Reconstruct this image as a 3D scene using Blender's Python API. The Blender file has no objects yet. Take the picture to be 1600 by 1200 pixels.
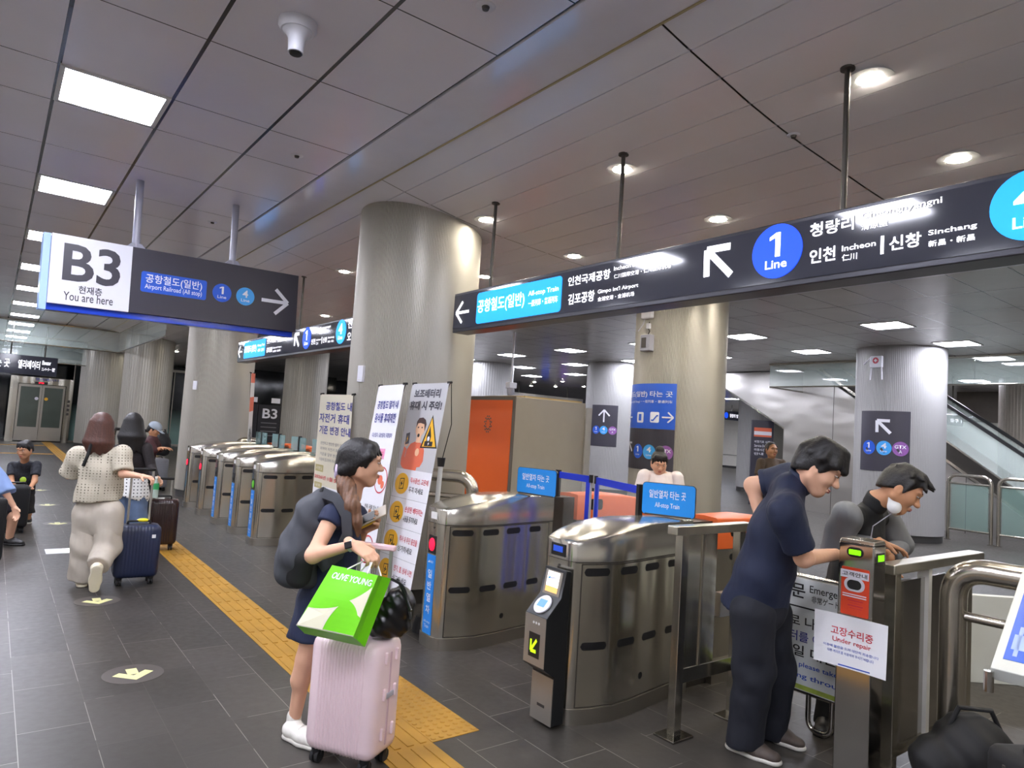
import bpy, bmesh, math, random
import numpy as np
from mathutils import Vector, Matrix
from math import sin, cos, pi, radians, atan2, sqrt
random.seed(7)
SC = bpy.context.scene
COL = SC.collection

# ------------------------------------------------------------------ camera
FPX, YAW, PITCH, ROLL, EYE = 1068.23, radians(37.07), radians(3.8307), radians(3.7073), 1.6
_f = Vector((sin(YAW)*cos(PITCH), cos(YAW)*cos(PITCH), sin(PITCH)))
_r0 = Vector((cos(YAW), -sin(YAW), 0)); _u0 = _r0.cross(_f)
_r = cos(ROLL)*_r0 + sin(ROLL)*_u0; _u = -sin(ROLL)*_r0 + cos(ROLL)*_u0
CAM = Vector((0, 0, EYE))
cam = bpy.data.cameras.new('camera'); cam.sensor_width = 36; cam.lens = FPX/1600*36; cam.clip_end = 200
cam_o = bpy.data.objects.new('camera', cam); COL.objects.link(cam_o)
cam_o.matrix_world = Matrix((( _r.x, _u.x, -_f.x, CAM.x), (_r.y, _u.y, -_f.y, CAM.y), (_r.z, _u.z, -_f.z, CAM.z), (0, 0, 0, 1)))
SC.camera = cam_o
# ------------------------------------------------------------------ world and exposure
wd = bpy.data.worlds.new('hall_air'); SC.world = wd; wd.use_nodes = True
wd.node_tree.nodes['Background'].inputs[0].default_value = (1.0, 0.97, 0.93, 1)
wd.node_tree.nodes['Background'].inputs[1].default_value = 0.25
vs = SC.view_settings
vs.view_transform = 'Standard'; vs.look = 'None'; vs.gamma = 1; vs.use_curve_mapping = False
vs.exposure = 0.0
PANEL_LIGHT, SPOT_LIGHT = 76.0, 330.0      # radiance of the square light panels and of the round downlights
SC.cycles.max_bounces = 8; SC.cycles.diffuse_bounces = 5; SC.cycles.glossy_bounces = 4
SC.cycles.transmission_bounces = 6; SC.cycles.transparent_max_bounces = 12
SC.cycles.sample_clamp_indirect = 6.0

# a survey of the place: a direction seen from the eye, cut with a known plane or taken at a known distance
def ray(x, y): return _r*((x-800)/FPX) + _u*((600-y)/FPX) + _f
def P(x, y, d): return CAM + ray(x, y)*d
def onz(x, y, z=0.0):
    d = ray(x, y); return CAM + d*((z-EYE)/d.z)
def onx(x, y, X):
    d = ray(x, y); return CAM + d*(X/d.x)
def ony(x, y, Y):
    d = ray(x, y); return CAM + d*(Y/d.y)

# ------------------------------------------------------------------ materials
def lin(h):
    if isinstance(h, str):
        h = h.lstrip('#'); c = [int(h[i:i+2], 16)/255 for i in (0, 2, 4)]
        return tuple(((v/12.92) if v <= .04045 else ((v+.055)/1.055)**2.4) for v in c)
    return tuple(h)
class NT:
    def __init__(s, m): s.t = m.node_tree; s.n = s.t.nodes; s.l = s.t.links
    def new(s, typ, **kw):
        n = s.n.new(typ)
        for k, v in kw.items(): setattr(n, k, v)
        return n
    def put(s, sock, v):
        if hasattr(v, 'is_output') or isinstance(v, bpy.types.NodeSocket): s.l.new(v, sock)
        else: sock.default_value = v
    def math(s, op, a, b=None, c=None):
        n = s.new('ShaderNodeMath', operation=op); s.put(n.inputs[0], a)
        if b is not None: s.put(n.inputs[1], b)
        if c is not None: s.put(n.inputs[2], c)
        return n.outputs[0]
    def mix(s, f, a, b):
        n = s.new('ShaderNodeMix', data_type='RGBA'); s.put(n.inputs[0], f)
        s.put(n.inputs[6], a if not isinstance(a, tuple) else (*a[:3], 1)); s.put(n.inputs[7], b if not isinstance(b, tuple) else (*b[:3], 1))
        return n.outputs[2]
    def ramp(s, f, p0, p1):
        n = s.new('ShaderNodeMapRange'); s.put(n.inputs[0], f); n.inputs[1].default_value = p0; n.inputs[2].default_value = p1
        return n.outputs[0]
    def noise(s, scale, detail=3, vec=None, rough=.5):
        n = s.new('ShaderNodeTexNoise'); n.inputs['Scale'].default_value = scale; n.inputs['Detail'].default_value = detail; n.inputs['Roughness'].default_value = rough
        if vec is not None: s.l.new(vec, n.inputs['Vector'])
        return n.outputs[0]
    def coord(s, kind='Object'): return s.new('ShaderNodeTexCoord').outputs[kind]
    def scaled(s, vec, sc):
        n = s.new('ShaderNodeMapping'); s.l.new(vec, n.inputs[0]); n.inputs['Scale'].default_value = sc; return n.outputs[0]
    def sep(s, vec): n = s.new('ShaderNodeSeparateXYZ'); s.l.new(vec, n.inputs[0]); return n.outputs
    def bump(s, h, strength=.2, dist=.01):
        n = s.new('ShaderNodeBump'); n.inputs['Strength'].default_value = strength; n.inputs['Distance'].default_value = dist
        s.l.new(h, n.inputs['Height']); s.l.new(n.outputs[0], s.bsdf.inputs['Normal'])
MATS = {}
def mat(name, col='#888888', rough=.5, metal=0.0, var=.06, vs=6.0, stretch=None, bump=0.0, bs=60.0, emit=0.0, ecol=None, trans=0.0, alpha=1.0, spec=.5, ior=None, coat=0.0, ripple=0.0, fold=0.0):
    if name in MATS: return MATS[name]
    m = bpy.data.materials.new(name); m.use_nodes = True; t = NT(m); b = t.n['Principled BSDF']; t.bsdf = b
    c = lin(col); b.inputs['Base Color'].default_value = (*c, 1)
    b.inputs['Roughness'].default_value = rough; b.inputs['Metallic'].default_value = metal
    b.inputs['Specular IOR Level'].default_value = spec
    if ior: b.inputs['IOR'].default_value = ior
    b.inputs['Transmission Weight'].default_value = trans; b.inputs['Alpha'].default_value = alpha
    b.inputs['Coat Weight'].default_value = coat; b.inputs['Coat Roughness'].default_value = .08
    if var > 0:
        v = t.coord()
        if stretch: v = t.scaled(v, stretch)
        n = t.noise(vs, 4, v)
        f = t.ramp(n, .3, .7)
        lo = tuple(x*(1-var) for x in c); hi = tuple(min(1, x*(1+var)) for x in c)
        t.put(b.inputs['Base Color'], t.mix(f, lo, hi))
        if stretch:
            rr = t.new('ShaderNodeMapRange'); t.put(rr.inputs[0], n); rr.inputs[1].default_value = .3; rr.inputs[2].default_value = .7
            rr.inputs[3].default_value = max(.02, rough-.03); rr.inputs[4].default_value = rough+.03
            t.put(b.inputs['Roughness'], rr.outputs[0])
    if bump > 0: t.bump(t.noise(bs, 3, t.coord()), bump, .01)
    if fold > 0: t.bump(t.noise(8.0, 2, t.scaled(t.coord(), (1, 1, .5)), .45), fold, .05)
    if ripple > 0: t.bump(t.noise(1.0, 0, t.scaled(t.coord(), (5.5, 5.5, .35))), ripple, .03)
    if emit > 0:
        b.inputs['Emission Color'].default_value = (*lin(ecol or col), 1); b.inputs['Emission Strength'].default_value = emit
    MATS[name] = m
    return m

# ------------------------------------------------------------------ mesh building
class MB:
    def __init__(s): s.v = []; s.f = []; s.mi = []
    def add(s, vs, fs, mi=0):
        b = len(s.v); s.v += [tuple(v) for v in vs]; s.f += [tuple(i+b for i in f) for f in fs]; s.mi += [mi]*len(fs); return s
    def box(s, x0, x1, y0, y1, z0, z1, mi=0):
        v = [(x, y, z) for z in (z0, z1) for y in (y0, y1) for x in (x0, x1)]
        return s.add(v, [(0, 2, 3, 1), (4, 5, 7, 6), (0, 1, 5, 4), (2, 6, 7, 3), (0, 4, 6, 2), (1, 3, 7, 5)], mi)
    def hexa(s, p, mi=0):      # eight corners: bottom four ccw, top four ccw
        return s.add(p, [(3, 2, 1, 0), (4, 5, 6, 7), (0, 1, 5, 4), (1, 2, 6, 5), (2, 3, 7, 6), (3, 0, 4, 7)], mi)
    def loft(s, rings, closed=True, caps=True, mi=0):
        n = len(rings[0]); b = []
        for r in rings: b += list(r)
        fs = []
        for i in range(len(rings)-1):
            for j in range(n if closed else n-1):
                k = (j+1) % n; fs.append((i*n+j, i*n+k, (i+1)*n+k, (i+1)*n+j))
        if caps and closed: fs += [tuple(range(n))[::-1], tuple(range((len(rings)-1)*n, len(rings)*n))]
        return s.add(b, fs, mi)
    def tube(s, pts, r, n=12, caps=True, mi=0, closed=False):
        pts = [Vector(p) for p in pts]; rs = r if isinstance(r, (list, tuple)) else [r]*len(pts); rings = []; up = None
        m = len(pts)
        for i, p in enumerate(pts):
            if closed: d = pts[(i+1) % m]-pts[i-1]
            else: d = pts[min(i+1, m-1)]-pts[max(i-1, 0)]
            d.normalize()
            if up is None: up = Vector((0, 0, 1)) if abs(d.z) < .9 else Vector((1, 0, 0))
            a = (up - d*up.dot(d)).normalized(); b = d.cross(a); up = a
            rings.append([p + a*cos(2*pi*k/n)*rs[i] + b*sin(2*pi*k/n)*rs[i] for k in range(n)])
        if closed: rings.append(rings[0]); caps = False
        return s.loft(rings, True, caps, mi)
    def cyl(s, p0, p1, r0, r1=None, n=20, mi=0): return s.tube([p0, p1], [r0, r0 if r1 is None else r1], n, True, mi)
    def lathe(s, prof, n=32, c=(0, 0, 0), mi=0):
        rings = [[(c[0]+r*cos(2*pi*k/n), c[1]+r*sin(2*pi*k/n), c[2]+z) for k in range(n)] for r, z in prof]
        return s.loft(rings, True, True, mi)
    def prism(s, poly, y0, y1, mi=0):     # polygon in x-z, ccw seen from -y, pulled along y
        n = len(poly)
        v = [(x, y0, z) for x, z in poly] + [(x, y1, z) for x, z in poly]
        fs = [tuple(range(n)), tuple(range(2*n-1, n-1, -1))] + [(i+n, (i+1) % n+n, (i+1) % n, i) for i in range(n)]
        return s.add(v, fs, mi)
    def slab(s, poly, z0, z1, mi=0):      # polygon in x-y (ccw from above)
        n = len(poly)
        v = [(x, y, z0) for x, y in poly] + [(x, y, z1) for x, y in poly]
        fs = [tuple(range(n))[::-1], tuple(range(n, 2*n))] + [(i, (i+1) % n, (i+1) % n+n, i+n) for i in range(n)]
        return s.add(v, fs, mi)
    def disc(s, c, r, nrm_y, th, n=32, mi=0, rx=None):  # flat disc in the x-z plane facing -y
        rx = rx or r
        poly = [(c[0]+rx*cos(2*pi*k/n), c[1]+r*sin(2*pi*k/n)) for k in range(n)]
        return s.prism(poly, nrm_y-th, nrm_y, mi)
    def xform(s, M): s.v = [tuple(M @ Vector(v)) for v in s.v]; return s
    def build(s, name, m, parent=None, smooth=False, bevel=0.0, seg=2):
        me = bpy.data.meshes.new(name); me.from_pydata(s.v, [], s.f); me.update()
        ms = m if isinstance(m, (list, tuple)) else [m]
        for x in ms: me.materials.append(x)
        if len(ms) > 1: me.polygons.foreach_set('material_index', s.mi)
        bm = bmesh.new(); bm.from_mesh(me); bmesh.ops.recalc_face_normals(bm, faces=bm.faces); bm.to_mesh(me); bm.free()
        o = bpy.data.objects.new(name, me); COL.objects.link(o)
        if parent is not None: o.parent = parent
        if smooth:
            me.polygons.foreach_set('use_smooth', [True]*len(me.polygons))
            if smooth != 'all':
                try: me.set_sharp_from_angle(angle=radians(40))
                except Exception: pass
        if bevel > 0:
            md = o.modifiers.new('bevel', 'BEVEL'); md.width = bevel; md.segments = seg; md.limit_method = 'ANGLE'; md.angle_limit = radians(35); md.harden_normals = False
            if not smooth: me.polygons.foreach_set('use_smooth', [True]*len(me.polygons)); md.harden_normals = True
        return o
def rrect(w, h, r, n=5, cx=0, cz=0):
    out = []
    for sx, sz, a0 in ((1, -1, -pi/2), (1, 1, 0), (-1, 1, pi/2), (-1, -1, pi)):
        for i in range(n+1):
            a = a0 + (pi/2)*i/n
            out.append((cx+sx*(w/2-r)+r*cos(a), cz+sz*(h/2-r)+r*sin(a)))
    return out
def arcpts(c, r, a0, a1, n, ax, ay):   # arc about c in the plane of ax, ay
    c = Vector(c); ax = Vector(ax); ay = Vector(ay)
    return [c+ax*(r*cos(a0+(a1-a0)*i/n))+ay*(r*sin(a0+(a1-a0)*i/n)) for i in range(n+1)]
def fillet(pts, r, n=6):
    pts = [Vector(p) for p in pts]; out = [pts[0]]
    for i in range(1, len(pts)-1):
        a = (pts[i-1]-pts[i]); b = (pts[i+1]-pts[i]); rr = min(r, a.length*.49, b.length*.49)
        p0 = pts[i]+a.normalized()*rr; p1 = pts[i]+b.normalized()*rr
        for k in range(n+1):
            t = k/n; out.append(p0*(1-t)**2 + pts[i]*2*t*(1-t) + p1*t*t)
    out.append(pts[-1]); return out
def thing(name, label, cat, loc=(0, 0, 0), rotz=0.0, group=None):
    o = bpy.data.objects.new(name, None); COL.objects.link(o); o.empty_display_size = .1
    o.location = loc; o.rotation_euler = (0, 0, rotz); o['label'] = label; o['category'] = cat
    if group: o['group'] = group
    return o
def tag(o, label, cat, group=None):
    o['label'] = label; o['category'] = cat
    if group: o['group'] = group
    return o
def struct(o): o['kind'] = 'structure'; return o
def dup(root, loc=None, rotz=None, label=None, group=None):
    r = root.copy(); COL.objects.link(r)
    if loc is not None: r.location = loc
    if rotz is not None: r.rotation_euler = (0, 0, rotz)
    if label: r['label'] = label
    if group: r['group'] = group
    for ch in list(root.children):
        c = ch.copy(); COL.objects.link(c); c.parent = r
        for g in list(ch.children):
            d = g.copy(); COL.objects.link(d); d.parent = c
    return r
# lettering: flat extruded text fitted to a rectangle of its parent's local x-z plane (facing -y)
def text_mesh(body, bold=.012, ext=.0):
    cu = bpy.data.curves.new('lettering', 'FONT'); cu.body = body; cu.size = 1; cu.offset = bold; cu.extrude = 0; cu.resolution_u = 3
    o = bpy.data.objects.new('lettering', cu); COL.objects.link(o)
    dg = bpy.context.evaluated_depsgraph_get(); dg.update()
    me = bpy.data.meshes.new_from_object(o.evaluated_get(dg))
    bpy.data.objects.remove(o); bpy.data.curves.remove(cu)
    return me
def txt(body, x0, x1, z0, z1, m, parent, y=0.0, bold=.012, name='lettering', warp=None, shear=0.0):
    me = text_mesh(body, bold); n = len(me.vertices); co = np.empty(n*3); me.vertices.foreach_get('co', co); co = co.reshape(-1, 3)
    if n == 0: return None
    lo = co.min(0); hi = co.max(0); sx = (x1-x0)/max(1e-6, hi[0]-lo[0]); sz = (z1-z0)/max(1e-6, hi[1]-lo[1])
    out = np.empty((n, 3)); out[:, 0] = x0+(co[:, 0]-lo[0])*sx; out[:, 2] = z0+(co[:, 1]-lo[1])*sz+shear*(out[:, 0]-x0); out[:, 1] = y
    if warp is not None: out = warp(out)
    me.vertices.foreach_set('co', out.ravel()); me.update(); me.materials.clear(); me.materials.append(m); me.name = name
    o = bpy.data.objects.new(name, me); COL.objects.link(o); o.parent = parent
    return o
def one(x0, x1, z0, z1, m, parent, y=0.0, warp=None):
    """the figure 1 with a flag, fitted to a rectangle"""
    w = x1-x0; h = z1-z0; t = w*.46
    poly = [(x1-t, z0), (x1, z0), (x1, z1), (x1-t*.85, z1), (x0, z1-h*.16), (x0, z1-h*.30), (x1-t, z1-h*.20)]
    mb = MB().prism(poly, y-.001, y)
    if warp is not None: mb.v = [tuple(v) for v in warp(np.array(mb.v))]
    return mb.build('lettering', m, parent)
def arrow_poly(kind, cx, cz, s, w=.16):
    """outline bars of an open arrow (shaft + two barbs) pointing along angle kind, size s"""
    mb = MB(); ca, sa = cos(kind), sin(kind)
    def bar(p, q, t):
        p = Vector(p); q = Vector(q); d = (q-p).normalized(); nrm = Vector((-d.y, d.x))*t/2
        return [tuple(p+nrm), tuple(p-nrm), tuple(q-nrm), tuple(q+nrm)]
    out = []
    t = w*s
    for p, q in (((-.5, 0), (.46, 0)), ((.5, 0), (.02, .46)), ((.5, 0), (.02, -.46))):
        poly = bar((p[0]*s, p[1]*s), (q[0]*s, q[1]*s), t)
        out.append([(cx+x*ca-y*sa, cz+x*sa+y*ca) for x, y in poly])
    return out
def arrow(kind, cx, cz, s, m, parent, y=0.0, w=.14, warp=None, name='arrow', rx=1.0):
    mb = MB()
    if warp is not None: y -= .012
    for i, poly in enumerate(arrow_poly(kind, 0, 0, s, w)):
        poly = [(cx+x*rx, cz+z) for x, z in poly]
        mb.prism(poly, y-.001-.0002*i, y)
    if warp is not None: mb.v = [tuple(v) for v in warp(np.array(mb.v))]
    return mb.build(name, m, parent)
# ================================================================== lights of the hall: square panels and round downlights
ZC = 3.68
M_PANEL = mat('light_diffuser', '#ffffff', .6, var=0, emit=PANEL_LIGHT, ecol='#eef0ff')
M_SPOT = mat('downlight_lens', '#ffffff', .6, var=0, emit=SPOT_LIGHT, ecol='#fff7e6')
M_WFRAME = mat('white_trim', '#d8d8d6', .35, var=.02)
def make_panel(label, loc, group):
    t = thing('ceiling_light', label, 'ceiling light', loc, 0, group)
    b = MB(); w, o = .285, .315
    b.box(-o, o, -o, -w, -.012, .004).box(-o, o, w, o, -.012, .004).box(-o, -w, -w, w, -.012, .004).box(w, o, -w, w, -.012, .004)
    b.build('frame', M_WFRAME, t)
    MB().box(-w, w, -w, w, -.008, .004).build('diffuser', M_PANEL, t)
    return t
lp0 = None
LEFT_ROW = [-2.52, .1, 2.72, 5.34, 7.96, 10.58, 13.2, 15.82, 18.44, 21.06]
for i, y in enumerate(LEFT_ROW):
    seen = i >= 3
    lab = ['square light panel in the tiled ceiling nearest the camera', 'square light panel second in the row along the left ceiling', 'square light panel third in the row along the left ceiling',
           'square light panel fourth in the row along the left ceiling', 'square light panel fifth in the row along the left ceiling', 'square light panel sixth in the row along the left ceiling', 'square light panel last in the row before the glass smoke screen'][max(0, min(6, i-3))] if seen else 'square light panel of the left row overhead behind the camera'
    if lp0 is None: lp0 = make_panel(lab, (.46, y, ZC), 'square light panels over the concourse')
    else: dup(lp0, (.46, y, ZC), 0, lab, 'square light panels over the concourse')
for y in LEFT_ROW[:8]: dup(lp0, (-1.91, y, ZC), 0, 'square light panel of the row nearest the left wall, outside the photo', 'square light panels by the left wall')  # unseen row, added to brighten the hall and its ceiling
for X in (11.4, 13.8, 16.1):
    for y in (2.6, 5.13, 7.75, 10.2, 12.75, 15.2, 17.7, 20.1):
        if X == 16.1 and 6 < y < 11: continue
        if X == 13.8 and y == 5.13: y = 4.98
        p = dup(lp0, (X, y, ZC), 0, 'square light panel in the far tiled ceiling beyond the gates', 'far ceiling light panels beyond the gates')
for y in (23.7, 26.3, 28.9): dup(lp0, (.46, y, ZC), 0, 'square light panel beyond the glass smoke screen near the elevator', 'light panels of the elevator lobby')
for y in (3.0, 7.0): dup(lp0, (20.6, y, ZC), 0, 'square light panel above the escalator hall beyond the grey column', 'light panels of the escalator hall')  # added to light the wall beyond the escalator
for X in (27.0, 31.0, 35.0):
    for y in (15.0, 19.0, 23.0, 27.0, 31.0): dup(lp0, (X, y, ZC), 0, 'square light panel far away in front of the white end wall', 'light panels by the far white wall')
def make_spot(label, loc, group, r=.085):
    t = thing('downlight', label, 'downlight', loc, 0, group)
    b = MB(); b.lathe([(r*1.32, -.006), (r*1.3, .0), (r*1.05, .002), (r*1.0, .03), (r*1.36, .03)], 28); b.build('trim_ring', M_WFRAME, t, smooth=True)
    MB().lathe([(.001, -.012), (r*.6, -.010), (r, -.001), (r, .02), (.001, .02)], 28).build('lens', M_SPOT, t, smooth=True)
    return t
# curved metal ceiling over the gate line, symmetric about the gates' middle
GX = [2.475, 2.72, 2.99, 3.27, 3.54, 3.83, 4.12, 4.40, 4.67, 4.97, 5.27]
GZ = [3.68, 3.628, 3.58, 3.53, 3.493, 3.464, 3.445, 3.426, 3.408, 3.395, 3.39]
GX = GX + [10.54-x for x in GX[-2::-1]]; GZ = GZ + GZ[-2::-1]
def gz(x): return float(np.interp(x, GX, GZ))
def gate_ceiling_at(px, py):
    d = ray(px, py); t = 1.0
    for _ in range(40):
        t = (gz(t*d.x)-EYE)/d.z*.5 + t*.5
    return CAM+d*t
sp0 = None
for px, py, lab in ((1360, 122, 'round downlight beside the third sign rod from the left'), (972, 264, 'round downlight behind the middle rod of the big gate sign'), (760, 343, 'round downlight beside the nearest fluted column, inner row'),
                    (1497, 247, 'round downlight just above the top edge of the big gate sign'), (1122, 342, 'round downlight above the white diagonal arrow of the gate sign'), (897, 400, 'round downlight above the airport names of the gate sign'), (757, 432, 'round downlight at the far end of the big gate sign by the column'),
                    (538, 424, 'round downlight left of the nearest fluted column'), (508, 493, 'round downlight just above the second gate sign')):
    p = gate_ceiling_at(px, py)
    if sp0 is None: sp0 = make_spot(lab, p, 'downlights over the gates')
    else: dup(sp0, p, 0, lab, 'downlights over the gates')
for X in (5.99, 6.82):  # rows mirrored from the front, added to brighten the underlit middle
    for Y in (-1.9, -.1, 1.65, 3.4, 5.1 if X < 6.5 else 4.6, 7.4, 9.2, 11.0, 15.6):
        dup(sp0, (X, Y, gz(X)), 0, 'round downlight of the back row behind the big gate sign', 'downlights of the back row')
for Y in (17.6, 19.4, 24.0, 26.0, 28.0):  # added to brighten the dark columns at the far end
    dup(sp0, (4.55, Y, gz(4.55)), 0, 'small downlight far along the gate line behind the second column', 'far downlights along the gate line')
for X, Y in ((3.72, -.2), (3.72, -2.0), (4.55, -.2), (4.55, -2.0)):  # out of view, added to light the near sides of the gates
    dup(sp0, (X, Y, gz(X)), 0, 'round downlight over the gate line beside the camera, outside the photo', 'downlights beside the camera')
for px, py in ((835, 597), (879, 596), (927, 593), (830, 603), (868, 604), (912, 604)):
    d = dup(sp0, onz(px, py, ZC), 0, 'small downlight in the dark far ceiling above the orange kiosk', 'far downlights above the orange kiosk')
dup(sp0, onz(277, 516, ZC), 0, 'small downlight beside the glass smoke screen and the second column', 'downlights over the gates')

# ================================================================== structure
def line_mat(name, col, dark, lines, rough, var=.05, vs=2.0, spec=.5, bump=0, metal=0.0, rvar=0):
    """paint with joints; lines = (axis, period, offsets, width)"""
    m = bpy.data.materials.new(name); m.use_nodes = True; t = NT(m); b = t.n['Principled BSDF']; t.bsdf = b
    c = lin(col); v = t.coord(); xyz = t.sep(v); tot = None
    for ax, per, offs, w in lines:
        for o in offs:
            f = t.math('FRACT', t.math('DIVIDE', t.math('ADD', xyz[ax], 100*per-o+w/2), per))
            k = t.math('LESS_THAN', f, w/per)
            tot = k if tot is None else t.math('MAXIMUM', tot, k)
    n = t.ramp(t.noise(vs, 4, v), .3, .7)
    base = t.mix(n, tuple(x*(1-var) for x in c), tuple(min(1, x*(1+var)) for x in c))
    t.put(b.inputs['Base Color'], t.mix(tot, base, lin(dark)))
    b.inputs['Roughness'].default_value = rough; b.inputs['Specular IOR Level'].default_value = spec; b.inputs['Metallic'].default_value = metal
    t.bump(t.math('MULTIPLY', tot, -1.0), .6, .006)
    return m
# floor: dark stone slabs in running bond
mf = bpy.data.materials.new('stone_floor'); mf.use_nodes = True; t = NT(mf); b = t.n['Principled BSDF']; t.bsdf = b
xyz = t.sep(t.coord()); cb = t.new('ShaderNodeCombineXYZ'); t.put(cb.inputs[0], t.math('ADD', xyz[1], 60.0-.01)); t.put(cb.inputs[1], t.math('ADD', xyz[0], 30.35-.0925-.24+.095))
br = t.new('ShaderNodeTexBrick'); t.l.new(cb.outputs[0], br.inputs['Vector']); br.offset = .5; br.squash = 1
br.inputs['Scale'].default_value = 1; br.inputs['Brick Width'].default_value = .607; br.inputs['Row Height'].default_value = .3035
br.inputs['Mortar Size'].default_value = .0022; br.inputs['Mortar Smooth'].default_value = .2; br.inputs['Bias'].default_value = 0
br.inputs['Color1'].default_value = (*lin('#46423e'), 1); br.inputs['Color2'].default_value = (*lin('#3b3834'), 1); br.inputs['Mortar'].default_value = (*lin('#504c47'), 1)
n1 = t.noise(1.1, 5, t.coord()); n2 = t.noise(22, 4, t.coord())
f = t.math('ADD', t.math('MULTIPLY', t.ramp(n1, .3, .7), .6), t.math('MULTIPLY', t.ramp(n2, .3, .7), .4))
mx = t.new('ShaderNodeMix', data_type='RGBA', blend_type='MULTIPLY'); mx.inputs[0].default_value = 1
t.l.new(br.outputs['Color'], mx.inputs[6]); t.put(mx.inputs[7], t.mix(f, (.82, .82, .82), (1.1, 1.1, 1.1)))
wear = t.math('GREATER_THAN', t.noise(1.7, 2, t.coord()), .47)
t.put(b.inputs['Base Color'], t.mix(t.math('MULTIPLY', t.math('MULTIPLY', br.outputs['Fac'], wear), .34), mx.outputs[2], lin('#b8b4ac')))
rr = t.new('ShaderNodeMapRange'); t.put(rr.inputs[0], n2); rr.inputs[3].default_value = .3; rr.inputs[4].default_value = .5; t.put(b.inputs['Roughness'], rr.outputs[0])
b.inputs['Specular IOR Level'].default_value = .3
t.bump(n2, .12, .004)
fl = struct(MB().box(-8, 42, -9, 36, -.1, 0).build('floor', mf))
# tactile paving
M_YEL = mat('tactile_yellow', '#a87d2a', .55, var=.12, vs=4)
def tactile(name, x0, x1, y0, y1, along='y', blister=False):
    mb = MB(); mb.box(x0, x1, y0, y1, 0, .003)
    n = max(1, round((y1-y0)/.303)); m = max(1, round((x1-x0)/.303))
    for j in range(m):
        for i in range(n):
            cx = x0+(j+.5)*(x1-x0)/m; cy = y0+(i+.5)*(y1-y0)/n
            if blister:
                for a in range(6):
                    for c in range(6):
                        px, py = cx+(a-2.5)*.049, cy+(c-2.5)*.049
                        mb.lathe([(.016, .002), (.012, .0075), (.001, .0078)], 10, (px, py, 0))
            else:
                for a in range(4):
                    d = (a-1.5)*.072
                    if along == 'y': mb.slab([(cx+d-.017, cy-.137), (cx+d+.017, cy-.137), (cx+d+.017, cy+.137), (cx+d-.017, cy+.137)], .002, .0075)
                    else: mb.slab([(cx-.137, cy+d-.017), (cx+.137, cy+d-.017), (cx+.137, cy+d+.017), (cx-.137, cy+d+.017)], .002, .0075)
    return struct(mb.build(name, M_YEL))
tactile('trim_1', 1.622, 1.922, 1.2, 31.5)
tactile('trim_2', 1.925, 2.213, 3.02, 3.93, blister=True)
tactile('trim_3', -4.5, 1.60, 24.3, 24.6, along='x'); tactile('trim_4', -4.5, 1.60, 28.7, 29.0, along='x')
# ceilings
TL = [(0, .645, (.141,), .022), (1, 2.62, (5.05, 5.69, 6.70), .009)]
M_TILE = line_mat('ceiling_tiles', '#ebe8f0', '#3a393b', TL, .2, .03, 1.2)
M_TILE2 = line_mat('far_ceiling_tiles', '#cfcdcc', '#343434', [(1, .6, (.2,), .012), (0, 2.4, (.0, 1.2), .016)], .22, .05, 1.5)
struct(MB().box(-8, 2.07, -9, 36, ZC, ZC+.1).build('ceiling', M_TILE))
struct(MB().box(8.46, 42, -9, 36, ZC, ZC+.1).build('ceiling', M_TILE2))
M_BAND = mat('ceiling_band', '#e6e4ec', .14, var=.02)
MB().box(2.08, 2.475, -9, 36, ZC-.012, ZC+.05).build('trim_5', M_BAND)['kind'] = 'structure'
MB().box(8.065, 8.45, -9, 36, ZC-.012, ZC+.05).build('trim_6', M_BAND)['kind'] = 'structure'
# curved strip ceiling
mb = MB(); prof = []
for i in range(len(GX)-1):
    x0, z0, x1, z1 = GX[i], GZ[i], GX[i+1], GZ[i+1]
    g = .006; dz = (z1-z0)/(x1-x0)
    prof += [(x0, z0+.02), (x0+g, z0+.02), (x0+g, z0+dz*g), (x1-g*.3, z1-dz*g*.3), (x1-g*.3, z1+.02)]
ys = [-8.9] + [2.25+3.1*k for k in range(-3, 11)] + [36]
for k in range(len(ys)-1):
    a, c = ys[k]+.006, ys[k+1]-.006
    n = len(prof); b0 = len(mb.v)
    mb.v += [(x, a, z) for x, z in prof] + [(x, c, z) for x, z in prof]
    for i in range(n-1): mb.f.append((b0+i, b0+i+1, b0+n+i+1, b0+n+i)); mb.mi.append(0)
M_STRIP = mat('ceiling_strips', '#f0edf0', .27, var=.03, vs=1.5, metal=.0)
struct(mb.build('ceiling', M_STRIP))
M_DARKGAP = mat('ceiling_void', '#8f8b82', .9, var=0)
mb = MB(); n = len(GX)
mb.loft([[(x, y, z+.045) for x, z in zip(GX, GZ)] for y in (-9, 36)], closed=False); struct(mb.build('ceiling', M_DARKGAP))
M_LIP = mat('brass_lip', '#b5a77e', .3, metal=.6, var=.03)
struct(MB().box(2.470, 2.482, -9, 36, ZC-.02, ZC-.012).build('trim_7', M_LIP))
struct(MB().box(8.058, 8.07, -9, 36, ZC-.02, ZC-.012).build('trim_8', M_LIP))
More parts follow.
